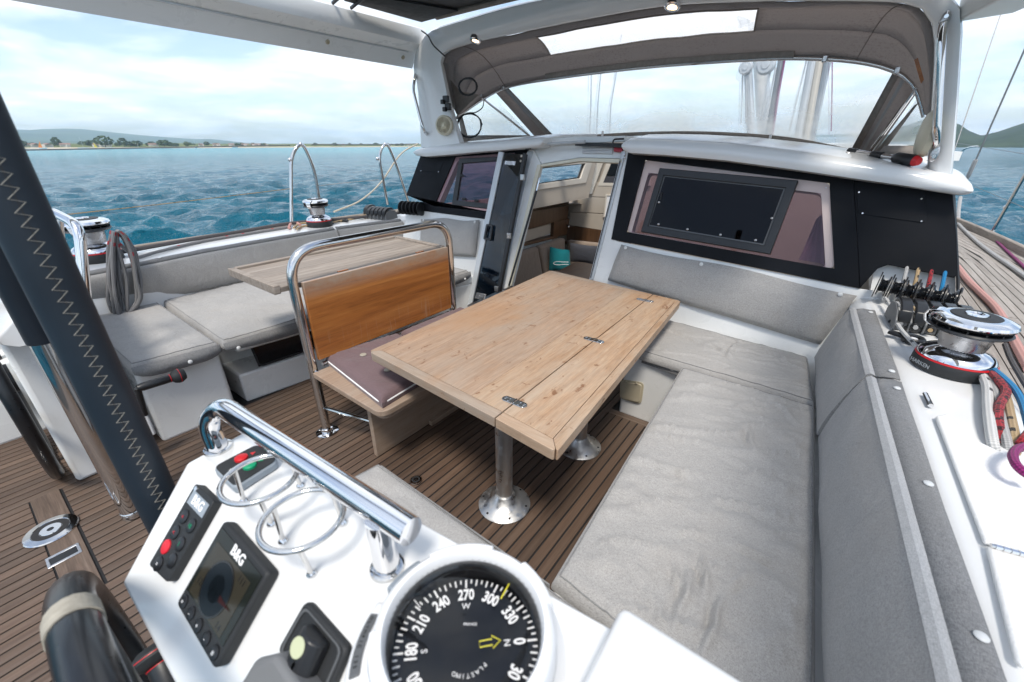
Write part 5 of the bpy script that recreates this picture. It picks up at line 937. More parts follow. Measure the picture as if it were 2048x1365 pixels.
# back cushions: lofted cross-sections with a flap buttoned over the coaming
def backrest(stations, label, name='back_cushion', flap=True, seed=0.0, snaps=(), strip=True):
    """stations: (bottom, top_front, flap_inner, flap_outer) per step"""
    c0 = Vector(stations[len(stations) // 2][0]); t = thing(name, label, 'cushion', c0, 'back cushions'); rows, fl, lt = [], [], []
    for i, (b_, tf, f0, f1) in enumerate(stations):
        b_, tf, f0, f1 = map(Vector, (b_, tf, f0, f1)); out = (f1 - tf); out.z = 0; out.normalize(); r = []
        e = min(1, min(i, len(stations) - 1 - i) / 2)
        bul = [0, .7, 1, 1, .9, .6, 0]
        for k in range(7):
            u = k / 6; p = b_.lerp(tf, u); r.append(p - out * (.022 * bul[k] * (.35 + .65 * e) + .008 * mnoise.noise(p * 4 + Vector((seed, 0, 0)))))
        r += [tf + Vector((0, 0, .012)) + out * .006, tf.lerp(f0, .5) + Vector((0, 0, .016)), f0 + Vector((0, 0, .004)), f0 + out * .03 + Vector((0, 0, -.03)), b_ + out * .07]
        rows.append(r); fl.append((f0 + Vector((0, 0, .006)), f0.lerp(f1, .35) + Vector((0, 0, .010 + .004 * mnoise.noise(f0 * 9))), f0.lerp(f1, .7) + Vector((0, 0, .008 + .004 * mnoise.noise(f0 * 7))), f1 + Vector((0, 0, .004 + .003 * mnoise.noise(f0 * 13))))); lt.append((tf + Vector((0, 0, .0135)) + out * .004, tf.lerp(f0, .5) + Vector((0, 0, .0185)), f0 + Vector((0, 0, .0085))))
    MB().solid(rows).build('cover', 'cloth', t, fixn=True, angle=60)
    if strip: MB().loft(lt).build('lit_band', 'cloth_lit', t)  # lit strip along the rounded top, painted in as paler cloth
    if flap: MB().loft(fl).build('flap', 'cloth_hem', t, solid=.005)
    for u in snaps:
        f = u * (len(fl) - 1); i = min(int(f), len(fl) - 2); a = fl[i][2].lerp(fl[i + 1][2], f - i); snap(a + Vector((0, 0, .004)), (0, 0, 1), t, .010)
    return t
def stn(Ys, fb, ft, f0, f1): return [((fb(Y), Y, fb.z), (ft(Y), Y + .0, ft.z), (f0(Y), Y, f0.z), (f1(Y), Y, f1.z)) for Y in Ys]
class L:
    def __init__(s, ys, xs, z): s.ys, s.xs, s.z = ys, xs, z
    def __call__(s, Y): return float(np.interp(Y, s.ys, s.xs))
fb, ft, f0, f1 = L([-.5, .81, 1.42, 2.12, 2.8], [.28, .235, .185, .135, .08], .45), L([-.5, .7, 1.78, 2.6], [.35, .30, .225, .165], .735), L([-.5, .7, 1.2, 1.8, 2.6], [.385, .335, .30, .255, .195], .745), L([-.5, .75, 1.2, 1.9, 2.85], [.43, .385, .355, .315, .25], .756)
backrest(stn(np.linspace(-.5, 1.80, 22), fb, ft, f0, f1), 'long grey back cushion along the starboard coaming nearest the camera', seed=1, snaps=(.995, .62, .565) and (.97, .745, .565))
backrest(stn(np.linspace(1.82, 2.62, 12), fb, ft, f0, f1), 'short grey back cushion by the starboard winch and the cabin corner', seed=2, snaps=(.06, .93))
# forward back cushion on the bulkhead
def bulkcush(tl, tr, br, bl, label, n=14, off=.05, snaps=(), seed=0, flapw=.10, mat='cloth'):
    A, B_, C, D = [BK(*p, off) for p in (tl, tr, br, bl)]; t = thing('back_cushion', label, 'cushion', (A + C) / 2, 'back cushions'); rows = []
    for i in range(n + 1):
        u = i / n; r = []
        for j in range(11):
            v = j / 10; p = A.lerp(B_, u).lerp(D.lerp(C, u), v); e = min(min(u, 1 - u) * n / 1.5, 1) ** .5; w_ = .030 * e * math.sin(math.pi * min(1, max(0, (v - flapw) / (1 - flapw)))) ** .5 if v > flapw else 0
            r.append(p - BKN * (w_ - .03 + .006 * mnoise.noise(p * 6 + Vector((seed, 0, 0))) + .004 * mnoise.noise(Vector((p.x * 22, p.z * 4, seed)))) + Vector((0, 0, (.010 * math.sin(u * 9 + seed) if v == 0 else 0))))
        rows.append(r)
    MB().loft(rows).build('cover', mat, t, solid=.012)
    for u in snaps: p = A.lerp(B_, u).lerp(D.lerp(C, u), .055); snap(p + BKN * .018, -BKN, t, .012)
    return t
bulkcush((1240, 489), (1716, 590), (1640, 690), (1213, 560), 'long grey back cushion buttoned below the starboard cabin window', 26, snaps=(.03, .41, .95), seed=3)
bulkcush((838, 436), (954, 440), (946, 513), (838, 508), 'square grey back cushion on the bulkhead beside the glass door', 12, snaps=(.06, .95), seed=4)
# port back cushions
_y = [-.3, .3, .75, 1.1, 1.66, 2.28, 2.55, 3.0]; _x = [-3.60, -3.62, -3.67, -3.75, -3.79, -3.82, -3.78, -3.71]
fb, ft, f0, f1 = L([-.2, .4, 1.4, 2.2, 2.9], [-3.66, -3.68, -3.70, -3.74, -3.62], .505), L(_y, [a + .035 for a in _x], .735), L(_y, _x, .755), L(_y, [a - .03 for a in _x], .778)
backrest(stn(np.linspace(-.1, 2.26, 24), fb, ft, f0, f1), 'long grey back cushion along the port coaming', seed=5, snaps=(.40, .70, .975), strip=False); backrest(stn(np.linspace(2.28, 2.98, 10), fb, ft, f0, f1), 'short grey back cushion at the forward end of the port coaming', seed=6, snaps=(.05, .93), strip=False)
# ------------------------------------------------------------------ cockpit table
TZ = .617
tb = thing('cockpit_table', 'weathered teak folding cockpit table on two aluminium pedestals', 'table', (-1.1, 1.8, 0))
NL, FL, HF, HN, NR, FRr = [PZ(*p, TZ) for p in ((737, 703), (1101, 541), (1306, 589), (989, 836), (1113, 905), (1362, 602))]
def slab(poly, th, mat, name, r=None, bev=.006): q = fillet(poly, r, 5, True) if r else poly; return MB().prism(q, (0, 0, -th)).build(name, mat, tb, bevel=bev, seg=3, fixn=True)
def TP(u, v): return NL.lerp(HN, u).lerp(FL.lerp(HF, u), v)          # u across, v along
def TLf(u, v): return HN.lerp(NR, u).lerp(HF.lerp(FRr, u), v)
g = .0006; eu, ev = .055, .028
slab([TP(0, 0), TP(1 - .002, 0), TP(1 - .002, ev), TP(eu, ev)], .042, 'teak_table_x', 'edge_trim', [.03, 0, 0, 0], .004); slab([TP(0, 1), TP(1 - .002, 1), TP(1 - .002, 1 - ev), TP(eu, 1 - ev)], .042, 'teak_table_x', 'edge_trim', [.03, 0, 0, 0], .004)
slab([TP(0, .001), TP(eu - .001, ev + .001), TP(eu - .001, 1 - ev - .001), TP(0, 1 - .001)], .042, 'teak_table', 'edge_trim', [.02, 0, 0, .02], .004)
us = [eu, .30, .56, .80, .998]
for k in range(4): slab([TP(us[k] + g, ev + .0008), TP(us[k + 1] - g, ev + .0008), TP(us[k + 1] - g, 1 - ev - .0008), TP(us[k] + g, 1 - ev - .0008)], .040, 'teak_table' if k != 3 else 'teak_leaf', 'board', None, .0012)
lf = slab([TLf(.018, ev + .0008), TLf(.84, ev + .0008), TLf(.84, 1 - ev - .0008), TLf(.018, 1 - ev - .0008)], .040, 'teak_leaf', 'leaf', None, .0015); tag(lf, 'hinged narrow leaf of the table')
slab([TLf(.018, 0), TLf(1, 0), TLf(.85, ev), TLf(.018, ev)], .042, 'teak_leaf_x', 'edge_trim', [0, .03, 0, 0], .004); slab([TLf(.018, 1), TLf(1, 1), TLf(.85, 1 - ev), TLf(.018, 1 - ev)], .042, 'teak_leaf', 'edge_trim', [0, .03, 0, 0], .004); slab([TLf(.851, ev + .001), TLf(1, .001), TLf(1, .999), TLf(.851, 1 - ev - .001)], .042, 'teak_leaf', 'edge_trim', [0, .02, .02, 0], .004)
xd = (HF - HN).normalized(); yd = Vector((-xd.y, xd.x, 0))
for px_, py_ in ((1032, 806), (1191, 682), (1292, 602)):
    c = PZ(px_, py_, TZ + .0005); v_ = (c - HN).dot(xd); c = HN + xd * v_ + Vector((0, 0, .0005)); hg = None
    pts = [c + yd * (.055 * math.copysign(min(1, abs(math.cos(a)) * 1.0), math.cos(a)) * 1.0) + xd * (.018 * math.sin(a)) for a in np.linspace(0, 2 * math.pi, 28, endpoint=False)]
    pts = [c + yd * (math.copysign(.037, math.cos(a)) + .018 * math.cos(a)) + xd * .018 * math.sin(a) for a in np.linspace(.02, 2 * math.pi + .02, 28, endpoint=False)]
    hg = MB().prism(pts, (0, 0, .0035)).build('hinge', 'steel', tb, bevel=.0012, fixn=True); MB().tube([c - xd * .017 + Vector((0, 0, .003)), c + xd * .017 + Vector((0, 0, .003))], .0045, 8).build('hinge_pin', 'steel', hg)
    for du in (-.042, -.024, .024, .042):
        for dv in (.009, -.009):
            if abs(du) > .03 and dv < 0: dv = 0.0
            MB().lathe([(.0042, .0035), (.0036, .0048), (.0016, .0044), (.0002, .0040)], c + yd * du + xd * dv, n=10).build('hinge_screw', 'chrome', hg)
for bx in (PZ(1009, 1008, 0), PZ(1158, 893, 0)):
    lg = MB().lathe([(.040, .012), (.037, .05), (.037, TZ - .05), (.06, TZ - .045), (.06, TZ - .043)], bx, n=32).build('pedestal_leg', 'alu', tb)
    MB().lathe([(.118, .001), (.119, .006), (.112, .012), (.085, .024), (.058, .044), (.046, .066), (.042, .070), (.037, .070)], bx, n=48).build('base_plate', 'alu', lg)
    for k in range(6): a = k * math.pi / 3 + .35; MB().lathe([(.0055, 0), (.005, .002), (.002, .0012), (.0002, .0012)], bx + Vector((.102 * math.cos(a), .102 * math.sin(a), .0165)), n=10).build('screw', 'black', lg)
# ------------------------------------------------------------------ bench with tube frame
bn = thing('bench', 'teak bench with varnished backrest in a stainless tube frame', 'bench', (-1.8, 1.4, 0))
FX = PZ(655, 864, 0).x; Y0, Y1 = PZ(655, 864, 0).y, PX(904, 600, FX).y
top0, top1 = PX(615, 508, FX), PX(862, 466, FX); zt = 1.045
MB().tube(fillet([(FX, Y0, .0), (FX, Y0 - .005, zt), (FX, Y1 + .01, zt), (FX, Y1, .0)], [0, .17, .17, 0], 10), .0245, 16).build('tube_frame', 'steel', bn)
for Y in (Y0, Y1):
    fl = MB().lathe([(.062, .0), (.062, .004), (.055, .007), (.034, .008), (.033, .03), (.025, .032)], (FX, Y, .001), n=32).build('floor_flange', 'chrome', bn)
    for k in range(4): a = k * math.pi / 2 + .5; MB().lathe([(.006, 0), (.005, .003)], (FX + .047 * math.cos(a), Y + .047 * math.sin(a), .0075), n=10).build('screw', 'brushed', fl)
MB().prism([(FX + .006, Y0 + .03, .460), (FX + .006, Y1 - .035, .460), (FX + .006, Y1 - .035, .888), (FX + .006, Y0 + .03, .888)], (.022, 0, 0)).build('backrest', 'teak_varnish', bn, bevel=.003, fixn=True)
sx0 = FX + .03; sx1 = PZ(762, 832, .40).x; sy0 = PZ(762, 832, .40).y
MB().prism(fillet([(sx0, sy0 + .02, .378), (sx1, sy0, .378), (sx1, Y1 + .12, .378), (sx0, Y1 + .10, .378)], [.005, .06, .04, .005], 6, True), (0, 0, .030)).build('seat', 'teak_bench', bn, bevel=.006, seg=3, fixn=True)
MB().prism(fillet([(sx0 + .12, sy0 + .045, .352), (sx1 - .012, sy0 + .02, .352), (sx1 - .012, Y1 + .1, .352), (sx0 + .12, Y1 + .08, .352)], [.005, .05, .03, .005], 6, True), (0, 0, .0255)).build('seat_frame', 'teak_bench', bn, bevel=.004, fixn=True)
fpx = PZ(737, 918, 0); MB().prism([(fpx.x, sy0 + .08, .001), (fpx.x + .03, sy0 + .08, .001), (fpx.x + .03, Y1 + .02, .001), (fpx.x, Y1 + .02, .001)], (0, 0, .351)).build('front_panel', 'teak_bench', bn, bevel=.003, fixn=True)
a_, b2_ = PZ(862, 852, .0), PZ(935, 800, .0); MB().prism([(fpx.x + .032, a_.y, .001), (fpx.x + .06, a_.y, .001), (fpx.x + .06, a_.y + .9, .001), (fpx.x + .032, a_.y + .9, .001)], (0, 0, .030)).build('skirting', 'teak_bench', bn, bevel=.003, fixn=True)
MB().tube([(FX, Y0, .40), (sx1 - .2, Y0 + .05, .365)], .012, 8).build('seat_bracket', 'steel', bn); MB().tube([(FX, Y0, .17), (fpx.x + .01, Y0 + .10, .17)], .010, 8).build('crossbar', 'steel', bn); MB().tube([(FX + .01, Y0 + .05, .425), (FX + .01, Y1 - .05, .425)], .012, 8).build('back_rail', 'steel', bn)
# fold-out leaf behind the backrest
LZ = .875; t = thing('leaf_table', 'grey weathered teak leaf table on the port side of the bench', 'table', (-2.3, 1.4, LZ))
q = [PZ(473, 541, LZ), PZ(575, 586, LZ), Vector((FX - .02, Y1 - .05, LZ)), PZ(770, 478, LZ)]; q[1] = Vector((FX - .028, q[0].y - .01, LZ)); q[3] = Vector((q[0].x, Y1 - .02, LZ))
for k in range(4):
    u0, u1 = k / 4 + .001, (k + 1) / 4 - .001; a = [q[0].lerp(q[1], u) for u in (u0, u1)]; b_ = [q[3].lerp(q[2], u) for u in (u0, u1)]; MB().prism([a[0], a[1], b_[1], b_[0]], (0, 0, -.025)).build('board', 'teak_grey', t, bevel=.001, fixn=True)
for a, b_ in ((q[0], q[1]), (q[0], q[3]), (q[3], q[2])):
    d = (b_ - a).normalized(); s_ = Vector((-d.y, d.x, 0)); s_ = s_ if s_.dot(sum(q, Vector()) / 4 - a) < 0 else -s_; MB().prism([a + d * .001, b_, b_ + s_ * .032, a + s_ * .032 + d * (-.03 if (a - q[0]).length < .01 and abs(d.x) > .5 else .001)], (0, 0, -.045)).build('fiddle', 'teak_grey', t, bevel=.004, fixn=True).location.z += .014
for k in (.26, .77): MB().box(Vector((FX - .012, Y0 + (Y1 - Y0) * k, .889)), (.016, .06, .006)).build('hinge_block', 'teak_varnish', t, bevel=.001)
# mauve cushions with white piping and tufts
def mcush(q, label, seed):
    t = cushion([p + Vector((0, 0, .006)) for p in q], .055, label, 24, 24, .026, .010, seed, 'mauve', 'mauve bench cushions', puff=.014); c0 = sum(q, Vector()) / 4; lp = fillet([p + Vector((0, 0, -.024)) for p in q], .05, 5, True); MB().tube(lp, .0045, 6, True).build('piping', 'white_paint', t)
    for u, v in ((.3, .3), (.7, .3), (.3, .72), (.7, .72)): p = q[0].lerp(q[1], u).lerp(q[3].lerp(q[2], u), v); MB().lathe([(.018, 0), (.017, .003), (.008, .005), (.001, .004)], p + Vector((0, 0, .020)), n=14).build('tuft', 'cream_tape', t)
MZ = .456
mcush([PZ(650, 712, MZ), Vector((FX + .06, Y0 + .52, MZ)), Vector((sx1 - .07, Y0 + .50, MZ)), PZ(763, 800, MZ)], 'mauve bench cushion with white piping nearest the camera', 8.0)
mcush([Vector((FX + .055, Y0 + .55, MZ)), Vector((FX + .055, Y1 + .02, MZ)), Vector((sx1 - .06, Y1 + .0, MZ)), Vector((sx1 - .07, Y0 + .53, MZ))], 'mauve bench cushion at the far end partly behind the table', 9.0)
# ------------------------------------------------------------------ winches, clutches, organisers
def winch(c, s, label, arm=0.0, hs=1.0):
    c = Vector(c); t = thing('winch', label, 'winch', c, 'sheet winches')
    def Lq(pr): return [(r * s, h * s * hs) for r, h in pr]
    MB().lathe(Lq([(1.0, 0), (1.01, .02), (.99, .30), (.97, .33)]), c, n=48).build('base', 'black_matt', t); MB().lathe(Lq([(.975, .33), (.985, .345), (.975, .365), (.94, .37)]), c, n=48).build('red_ring', 'red', t)
    MB().lathe(Lq([(.94, .37), (.955, .39), (.93, .46), (.82, .56), (.66, .63), (.57, .67), (.54, .70)]), c, n=48).build('skirt', 'chrome', t)
    m = MB(); n = 48; pr = Lq([(.54, .69), (.545, .75), (.57, .85), (.60, .98), (.615, 1.10), (.62, 1.16)]); rows = []
    for i, (r, h) in enumerate(pr): rows.append([c + Vector((0, 0, h)) + Vector((math.cos(a), math.sin(a), 0)) * (r * (1 + (.022 if k % 2 else -.012))) for k, a in enumerate([2 * math.pi * k / (n * 2) + i * .10 for k in range(n * 2)])])
    m.loft(rows, True); m.build('drum', 'brushed', t, angle=80)
    MB().lathe(Lq([(.60, 1.14), (.90, 1.20), (.97, 1.26), (.94, 1.30), (.74, 1.33)]), c, n=40).build('self_tailer', 'black', t); MB().lathe(Lq([(.72, 1.33), (.90, 1.37), (.96, 1.42), (.90, 1.45), (.6, 1.46)]), c, n=40).build('self_tailer', 'black', t)
    for k in range(28): a = k / 28 * 6.283; p = c + Vector((math.cos(a) * .84 * s, math.sin(a) * .84 * s, 1.335 * s * hs)); MB().box(p, (.16 * s, .04 * s, .10 * s), Matrix.Rotation(a, 3, 'Z')).build('jaw_rib', 'black', t) if k % 2 == 0 else None
    MB().lathe(Lq([(.96, 1.45), (.99, 1.49), (.95, 1.56), (.80, 1.62), (.60, 1.645), (.58, 1.64)]), c, n=48).build('top_ring', 'chrome', t); MB().lathe(Lq([(.60, 1.64), (.58, 1.66), (.30, 1.675), (.28, 1.66)]), c, n=40).build('top_cap', 'black_matt', t); MB().lathe(Lq([(.27, 1.665), (.26, 1.70), (.17, 1.71), (.15, 1.68), (.001, 1.67)]), c, n=24).build('socket', 'chrome', t)
    d = Vector((math.cos(arm), math.sin(arm), 0)); e = Vector((-d.y, d.x, 0)); rows = []
    for (r, h, wd) in ((.75, 1.63, .26), (1.0, 1.58, .24), (1.08, 1.42, .2), (1.02, 1.22, .17), (.88, 1.12, .14)): p = c + d * r * s + Vector((0, 0, h * s * hs)); rows.append([p + e * wd * s + d * .05 * s, p - e * wd * s + d * .05 * s, p - e * wd * s * .8 - d * .06 * s, p + e * wd * s * .8 - d * .06 * s])
    MB().solid(rows).build('stripper_arm', 'chrome', t, bevel=.05 * s, seg=3, fixn=True); return t
WS = PZ(1900, 737, .757); sw = winch(WS, .113, 'large chrome starboard winch with black base and red ring', R(160), 1.12)
d_ = Vector((-.62, -.78, 0)); text('HARKEN', .020, WS + Vector((-.096, -.068, .021)), (.58, -.81, 0), (0, 0, 1), 'grey_print', sw, ext=.0006)
winch((-4.02, .585, .776), .135, 'chrome port winch with a grey rope coil hung beside it', R(-35), 1.25); winch((-4.06, 2.25, .776), .118, 'chrome port winch farther forward by the left stanchion hoop', R(-60), 1.3)
def clutch(c, n, wd, label, xd=(1, 0, 0), g=1.25):
    c = Vector(c); xd = Vector(xd).normalized(); yd = Vector((-xd.y, xd.x, 0)); t = thing('rope_clutch', label, 'rope clutch', c); z = Vector((0, 0, 1)); W_ = n * wd
    prof = [(a * g, b * g) for a, b in [(-.085, 0), (-.085, .035), (-.06, .062), (-.01, .075), (.05, .066), (.075, .03), (.08, 0)]]
    for k in range(n + 1):
        o_ = c + xd * (k * wd - W_ / 2) - xd * .004; MB().prism([o_ + yd * a + z * h for a, h in prof], xd * .008).build('side_plate', 'mid_plastic', t, bevel=.002, fixn=True)
    for k in range(n):
        o_ = c + xd * ((k + .5) * wd - W_ / 2); MB().prism([o_ - xd * (wd * .38) + yd * a + z * h for a, h in [(-.075 * g, .0), (-.075 * g, .03 * g), (.07 * g, .03 * g), (.07 * g, 0)]], xd * wd * .76).build('body', 'grey_plastic', t, bevel=.002, fixn=True)
        rows = [[o_ + xd * sx_ * wd * .40 + yd * a + z * h for sx_, a, h in ((-1, a0, h0), (1, a0, h0), (1, a0 + .004, h0 - .02), (-1, a0 + .004, h0 - .02))] for a0, h0 in ((-.088 * g, .045 * g), (-.078 * g, .072 * g), (-.04 * g, .094 * g), (.01 * g, .096 * g), (.04 * g, .084 * g))]; MB().solid(rows).build('lever', 'black', t, bevel=.004, fixn=True)
    return t
CK = PZ(1848, 655, .757); clutch(CK, 5, .050, 'grey and black rope clutch bank beside the starboard winch', (1, .10, 0))
for k in range(5): c = CK + Vector((-.10 + .05 * k, -.108 - .008 * k, .03)); o_ = MB().lathe([(.015, 0), (.012, .004), (.007, .002), (.001, .001)], c, (0, -1, 0), 16); o_.build('rope_bush', 'black' if k else 'brushed', bpy.data.objects['rope_clutch'])
pcx = PZ(765, 437, .776); clutch(pcx, 5, .05, 'black rope clutch bank on the port coaming', (.96, .25, 0)); 
clutch(pcx + Vector((-.25, .05, 0)), 1, .06, 'single black rope clutch outboard of the port bank', (.96, .25, 0))
def organiser(c, n, wd, label, xd, tilt=.0):
    c = Vector(c); xd = Vector(xd).normalized(); t = thing('line_organiser', label, 'pulley', c)
    for k in range(n):
        o_ = c + xd * ((k + .5) * wd - n * wd / 2); MB().lathe([(.052, -.019), (.052, -.014), (.033, -.009), (.028, 0), (.033, .009), (.052, .014), (.052, .019)], o_, xd, 24).build('sheave', 'black_gloss', t)
    for k in range(n + 1): o_ = c + xd * (k * wd - n * wd / 2); MB().lathe([(.066, -.0025), (.066, .0025), (.004, .0025)], o_, xd, 24).build('cheek', 'black', t)
    return t
organiser((PZ(1830, 572, .80)) + Vector((0, -.25, .03)) if False else Vector((.405, 2.80, .835)), 6, .050, 'row of six black sheaves under the black panel to starboard', (1, -.10, -.06)); organiser(BK(826, 408, .05) + Vector((.0, -.02, -.04)), 5, .05, 'row of black sheaves at the foot of the port bulkhead panel', (1, .1, .02))
MB().prism([BK(1735, 612, -.05), BK(1752, 520, -.05), BK(1911, 545, -.05), BK(1911, 640, -.05)], FWD * .01).build('organiser_recess', 'gel', bulk, fixn=True)
# cam levers next to the winch, port fairlead buttons
def rings(c, s, label, ang):
    t = thing('rope_eye', label, 'fairlead', c, 'black fairleads'); c = Vector(c); d = Vector((math.cos(ang), math.sin(ang), 0)); MB().lathe([(.036 * s, 0), (.040 * s, .008 * s), (.040 * s, .018 * s), (.034 * s, .024 * s), (.022 * s, .020 * s), (.019 * s, .008 * s)], c, n=28).build('ring', 'black', t); MB().lathe([(.018 * s, .010 * s), (.014 * s, .016 * s), (.001, .017 * s)], c, n=20).build('bush', 'white_plastic', t)
    rows = [[c - d * a * s + Vector((-d.y, d.x, 0)) * w_ * s * k + Vector((0, 0, h * s)) for k, h in ((1, .006), (-1, .006), (-1, .020), (1, .020))] for a, w_ in ((.030, .020), (.060, .016), (.085, .014))]; MB().solid(rows).build('arm', 'black', t, bevel=.003, fixn=True)
rings(PZ(1822, 660, .758), 1.0, 'black flat fairlead left of the starboard winch, upper one', -.45); rings(PZ(1824, 684, .758), 1.0, 'black flat fairlead left of the starboard winch, lower one', -.45)
for k, (x, y) in enumerate(((658, 448), (688, 443))): rings(PZ(x, y, .779), 1.0, ('left', 'right') [k] + ' black round fairlead on the port coaming', 3.0)
# ------------------------------------------------------------------ ropes
def ropeo(pts, r, mat, label, sub=6, name='rope', group=None): o = MB().tube(smoothpath(pts, sub), r, 10).build(name, mat, None); tag(o, label, 'rope', group); return o
RZ = .770
ropeo([(.30, 2.74, .80), (.315, 2.62, .795), (.325, 2.48, .78), (.335, 2.36, .785), (.345, 2.26, .79), (.39, 2.05, .79), (.42, 1.98, .80)], .008, 'rope_white', 'white flecked rope running through the first clutch to the winch', 6)
for k, (x0, mt, lab) in enumerate(((.355, 'rope_pale', 'pale grey rope from the organiser into the second clutch'), (.40, 'rope_tan', 'tan flecked rope from the organiser into the third clutch'), (.45, 'rope_red', 'red rope from the organiser into the fourth clutch'), (.50, 'rope_blue', 'blue rope from the organiser into the fifth clutch'))):
    c = CK + Vector((-.047 + .047 * k, .07, .03)); ropeo([(x0, 2.93, .93), (x0, 2.86, .87), (x0 - .003, 2.80, .81), (x0 - .01, 2.70, .795), c, c + Vector((.0, -.2, -.0))], .0085, mt, lab, 5)
def tail(px, r, mat, label, z=.785): ropeo([PZ(x, y, z + dz) for x, y, dz in px], r, mat, label)
tail([(1962, 745, 0), (1974, 775, .0), (1976, 810, .0), (1980, 850, -.005), (1986, 888, -.02), (1992, 915, -.06)], .0125, 'rope_white', 'white flecked rope tail leading aft from the starboard winch')
tail([(1976, 738, .01), (2000, 765, .015), (2012, 785, .01), (1998, 812, .01), (1996, 840, .0), (2002, 875, -.02), (2004, 905, -.05)], .0120, 'rope_red', 'red flecked rope tail curving aft of the starboard winch')
tail([(1968, 742, 0), (1988, 780, -.004), (1998, 815, -.01), (2006, 855, -.01), (2014, 885, -.02), (2018, 915, -.05)], .0115, 'rope_pale', 'grey rope tail between the red and tan ropes')
tail([(1985, 742, 0), (2010, 790, -.004), (2020, 830, -.004), (2028, 870, -.01), (2030, 900, -.03), (2030, 930, -.05)], .0115, 'rope_tan', 'tan flecked rope tail with black marks aft of the winch')
tail([(1984, 738, .02), (2005, 755, .02), (2030, 780, .015), (2046, 810, .01), (2060, 860, 0)], .010, 'rope_blue', 'bright blue rope tail leading outboard of the red rope')
tail([(2010, 690, .06), (2022, 720, .05), (2045, 760, .03), (2075, 810, .0)], .008, 'rope_dark', 'dark brown rope leading aft from the winch drum')
tail([(2060, 890, .02), (2035, 898, .03), (2026, 912, .035), (2034, 932, .035), (2056, 950, .03), (2080, 955, .03)], .0095, 'rope_purple', 'purple rope loop on the white locker lid'); tail([(2060, 862, 0), (2046, 880, 0), (2038, 892, -.02), (2036, 915, -.05)], .010, 'rope_red', 'short red rope end beside the purple loop')
# loops of rope hung on the port winch, sheet along the coaming
ct = thing('rope_coil', 'grey red-flecked rope coil hanging from the port winch over the back cushion', 'rope', PX(240, 560, -3.56))
rk = random.Random(5)
for k in range(9):
    u = k / 8; j = lambda m_=5: rk.uniform(-m_, m_); px = [(224 + 10 * u, 462 + 4 * u), (216 + 22 * u + j(3), 500), (214 + 34 * u + j(), 556), (214 + 40 * u + j(), 600 + j()), (232 + 26 * u + j(), 628 + j(10)), (258 + 14 * u + j(), 632 - 14 * u + j(8)), (276 + j(6), 600 - 8 * u), (276 - 6 * (1 - u) + j(6), 560), (262 + 8 * u + j(4), 510), (244 + 8 * u, 474), (232 + 8 * u, 460 + 4 * u)]
    MB().tube(smoothpath([PX(x, y, -3.61 + .016 * (k % 5)) for x, y in px], 5), .0100, 10).build('loop', 'rope_grey', ct)
ropeo([PZ(226, 478, .95), PZ(258, 505, .84), PZ(268, 517, .792), PZ(320, 503, .79), PZ(400, 484, .79), PZ(500, 467, .79), PZ(575, 455, .79)], .012, 'rope_grey', 'grey rope leading forward along the port coaming from the coil', 6)
XO = -4.2
ropeo([PZ(x, y, .80) for x, y in ((230, 506), (273, 499), (380, 480), (480, 464), (581, 447), (700, 437), (800, 426))], .016, 'rope_dark', 'thick dark grey rope lying along the outer edge of the port coaming', 6)
ropeo([PZ(x, y, .795) for x, y in ((588, 456), (600, 448), (630, 445), (660, 440), (700, 437), (730, 431), (752, 427))], .010, 'rope_tan', 'tan rope from the port clutches to the coaming well', 6); ropeo([PZ(x, y, .79) for x, y in ((594, 459), (606, 453), (640, 449), (690, 441), (735, 434), (756, 431))], .010, 'rope_tan', 'second tan rope lying beside the first on the port coaming', 6); ropeo([PZ(x, y, .795) for x, y in ((578, 456), (582, 448), (592, 446), (600, 450))], .013, 'rope_pink', 'short red rope bend at the port coaming well', 6)
ropeo([PZ(x, y, .83) for x, y in ((790, 424), (806, 418), (825, 413), (836, 408))], .009, 'rope_cream', 'cream rope between the port clutches and the sheaves', 5)
# ropes on the starboard side deck
def dk(px, r, mat, label): ropeo([PZ(x, y, .682 + r) for x, y in px], r, mat, label)
dk([(1916, 535), (1935, 560), (1960, 585), (1990, 615), (2010, 645), (2030, 685), (2060, 740)], .018, 'rope_pink', 'thick faded red rope along the starboard side deck'); dk([(1914, 445), (1930, 462), (1955, 485), (1985, 508), (2020, 532), (2060, 560)], .014, 'rope_pale', 'pale grey rope along the middle of the starboard side deck'); dk([(1908, 434), (1940, 452), (1972, 467), (1990, 480), (2020, 508), (2060, 545)], .010, 'rope_purple', 'purple line running along the starboard toe rail')
t = thing('pad_eye', 'small stainless pad eye at the foot of the starboard stanchion', 'pad eye', PZ(1975, 476, .684)); MB().tube([PZ(1975, 476, .684) + Vector((.0, .03 * math.cos(a), .03 * math.sin(a) + .01)) for a in np.linspace(0, 6.283, 14, endpoint=False)], .006, 6, True).build('ring', 'steel', t)
# chrome latch on the starboard coaming
t = thing('coaming_latch', 'small chrome latch set in the white starboard coaming', 'latch', PZ(1858, 802, .758)); MB().tube([PZ(1850, 788, .762), PZ(1862, 812, .762)], .007, 8).build('barrel', 'chrome', t); MB().box(PZ(1857, 806, .757), (.012, .05, .006)).build('plate', 'steel', t, bevel=.002)
